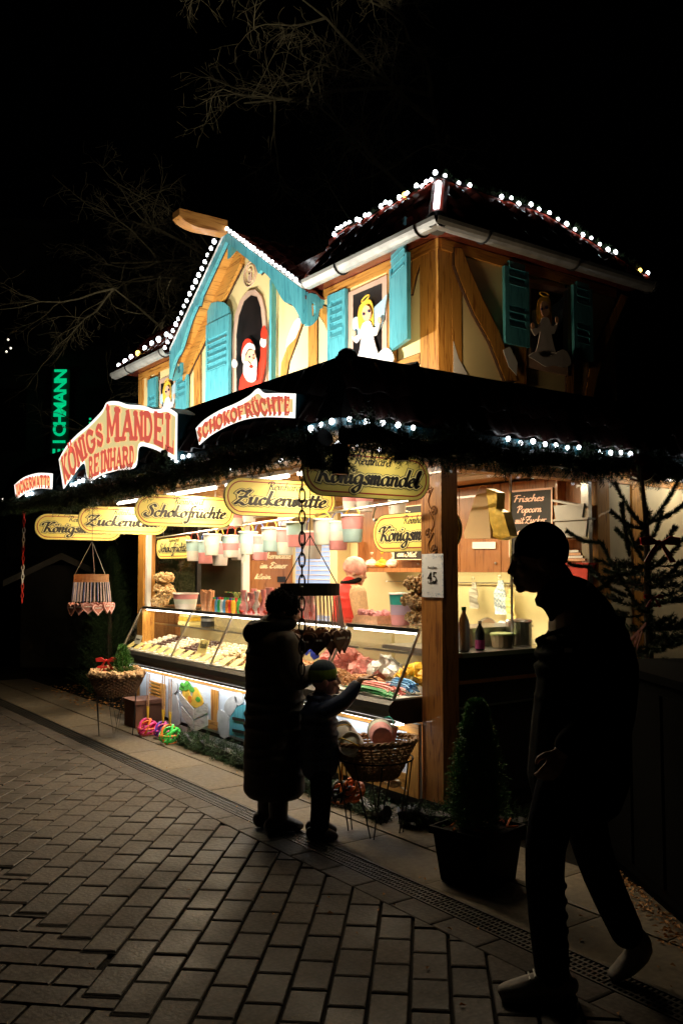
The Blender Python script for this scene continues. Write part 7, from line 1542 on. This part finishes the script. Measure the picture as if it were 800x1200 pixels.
for k, (a, b) in enumerate(((-1.8, -.55), (-.5, .62), (.66, 1.9))): slab_at(q, a, b, 0, .15, 1.9, 2.75).build('panel', m_wallg, gw)
slab_at(q, -3, 4, .16, 3, 0, 2.9).build('wall', m_far, gw)
# dark firs and a hedge at the left behind the stall
fr0 = conifer('fir_tree', 'dark fir tree standing just left of the stall behind the planter', (-5.9, .9, 0), 2.1, .55, m_fir, 2600, 19, .05, .8, .05, 'dark firs left of the stall', 'tree')
for i, (x, y, s) in enumerate(((-6.7, .3, .9), (-7.6, 1.6, 1.15), (-9.2, 1.2, 1.2), (-10.5, 2.6, 1.3))): dup(fr0, (x, y, 0), i*1.3, ['low dark fir tree below the red and white chain', 'tall dark fir tree behind the low one', 'dark fir tree near the dark wooden hut', 'farthest dark fir tree at the left'][i], s)
# bare branches overhead
m_barkL = M('pale_bare_bark', (.26, .21, .11), .9, ns=20, na=.4, bump=.3)
def bare_tree(label, base, h, seed, lean, spread, n0, name='bare_tree'):
    random.seed(seed); t = empty(name, base, label, 'tree', 'bare trees above the stall'); mb = MB(); tw = MB(); b = Vector(base)
    trunk = catmull([b, b+Vector((lean[0]*.2, lean[1]*.2, h*.4)), b+Vector((lean[0]*.6, lean[1]*.6, h*.75)), b+Vector((lean[0], lean[1], h))], 5)
    MB().tube(trunk, [.14*(1-.85*i/(len(trunk)-1)) for i in range(len(trunk))], 9).build('trunk', m_bark, t)
    def grow(p, d, L_, r, lv):
        pts = [p]; q = p.copy(); dd = d.copy(); n = 6
        for i in range(n): dd = (dd+Vector((random.gauss(0, .17), random.gauss(0, .17), random.gauss(-.02, .15)))).normalized(); q = q+dd*L_/n; pts.append(q.copy())
        (mb if lv < 2 else tw).tube(pts, [max(.0022, r*(1-.75*i/n)) for i in range(n+1)], 5 if lv < 2 else 3, False)
        if lv < 4:
            for k in range((5, 6, 5, 3)[lv]): i = random.randint(1, n); o = (dd+Vector((random.gauss(0, .75), random.gauss(0, .75), random.gauss(0, .55)))).normalized(); grow(pts[i], o, L_*random.uniform(.38, .62), r*.5, lv+1)
    for k in range(n0): a = spread[0]+random.random()*(spread[1]-spread[0]); i = random.randint(8, len(trunk)-1); grow(trunk[i], Vector((math.cos(a), math.sin(a), random.uniform(-.05, .5))).normalized(), random.uniform(1.6, 2.8), .035, 0)
    mb.build('limbs', m_barkL, t, kind='stuff'); tw.build('twigs', m_barkL, t, kind='stuff'); return t
bare_tree('bare tree reaching over the stall roof from behind, left part of the sky', (-6.4, 3.4, 0), 6.3, 23, (-.8, -.8), (R(140), R(262)), 11)
bare_tree('bare tree with thin twigs high above the gable', (-4.2, 4.6, 0), 8.2, 29, (.0, -1.0), (R(150), R(330)), 9)
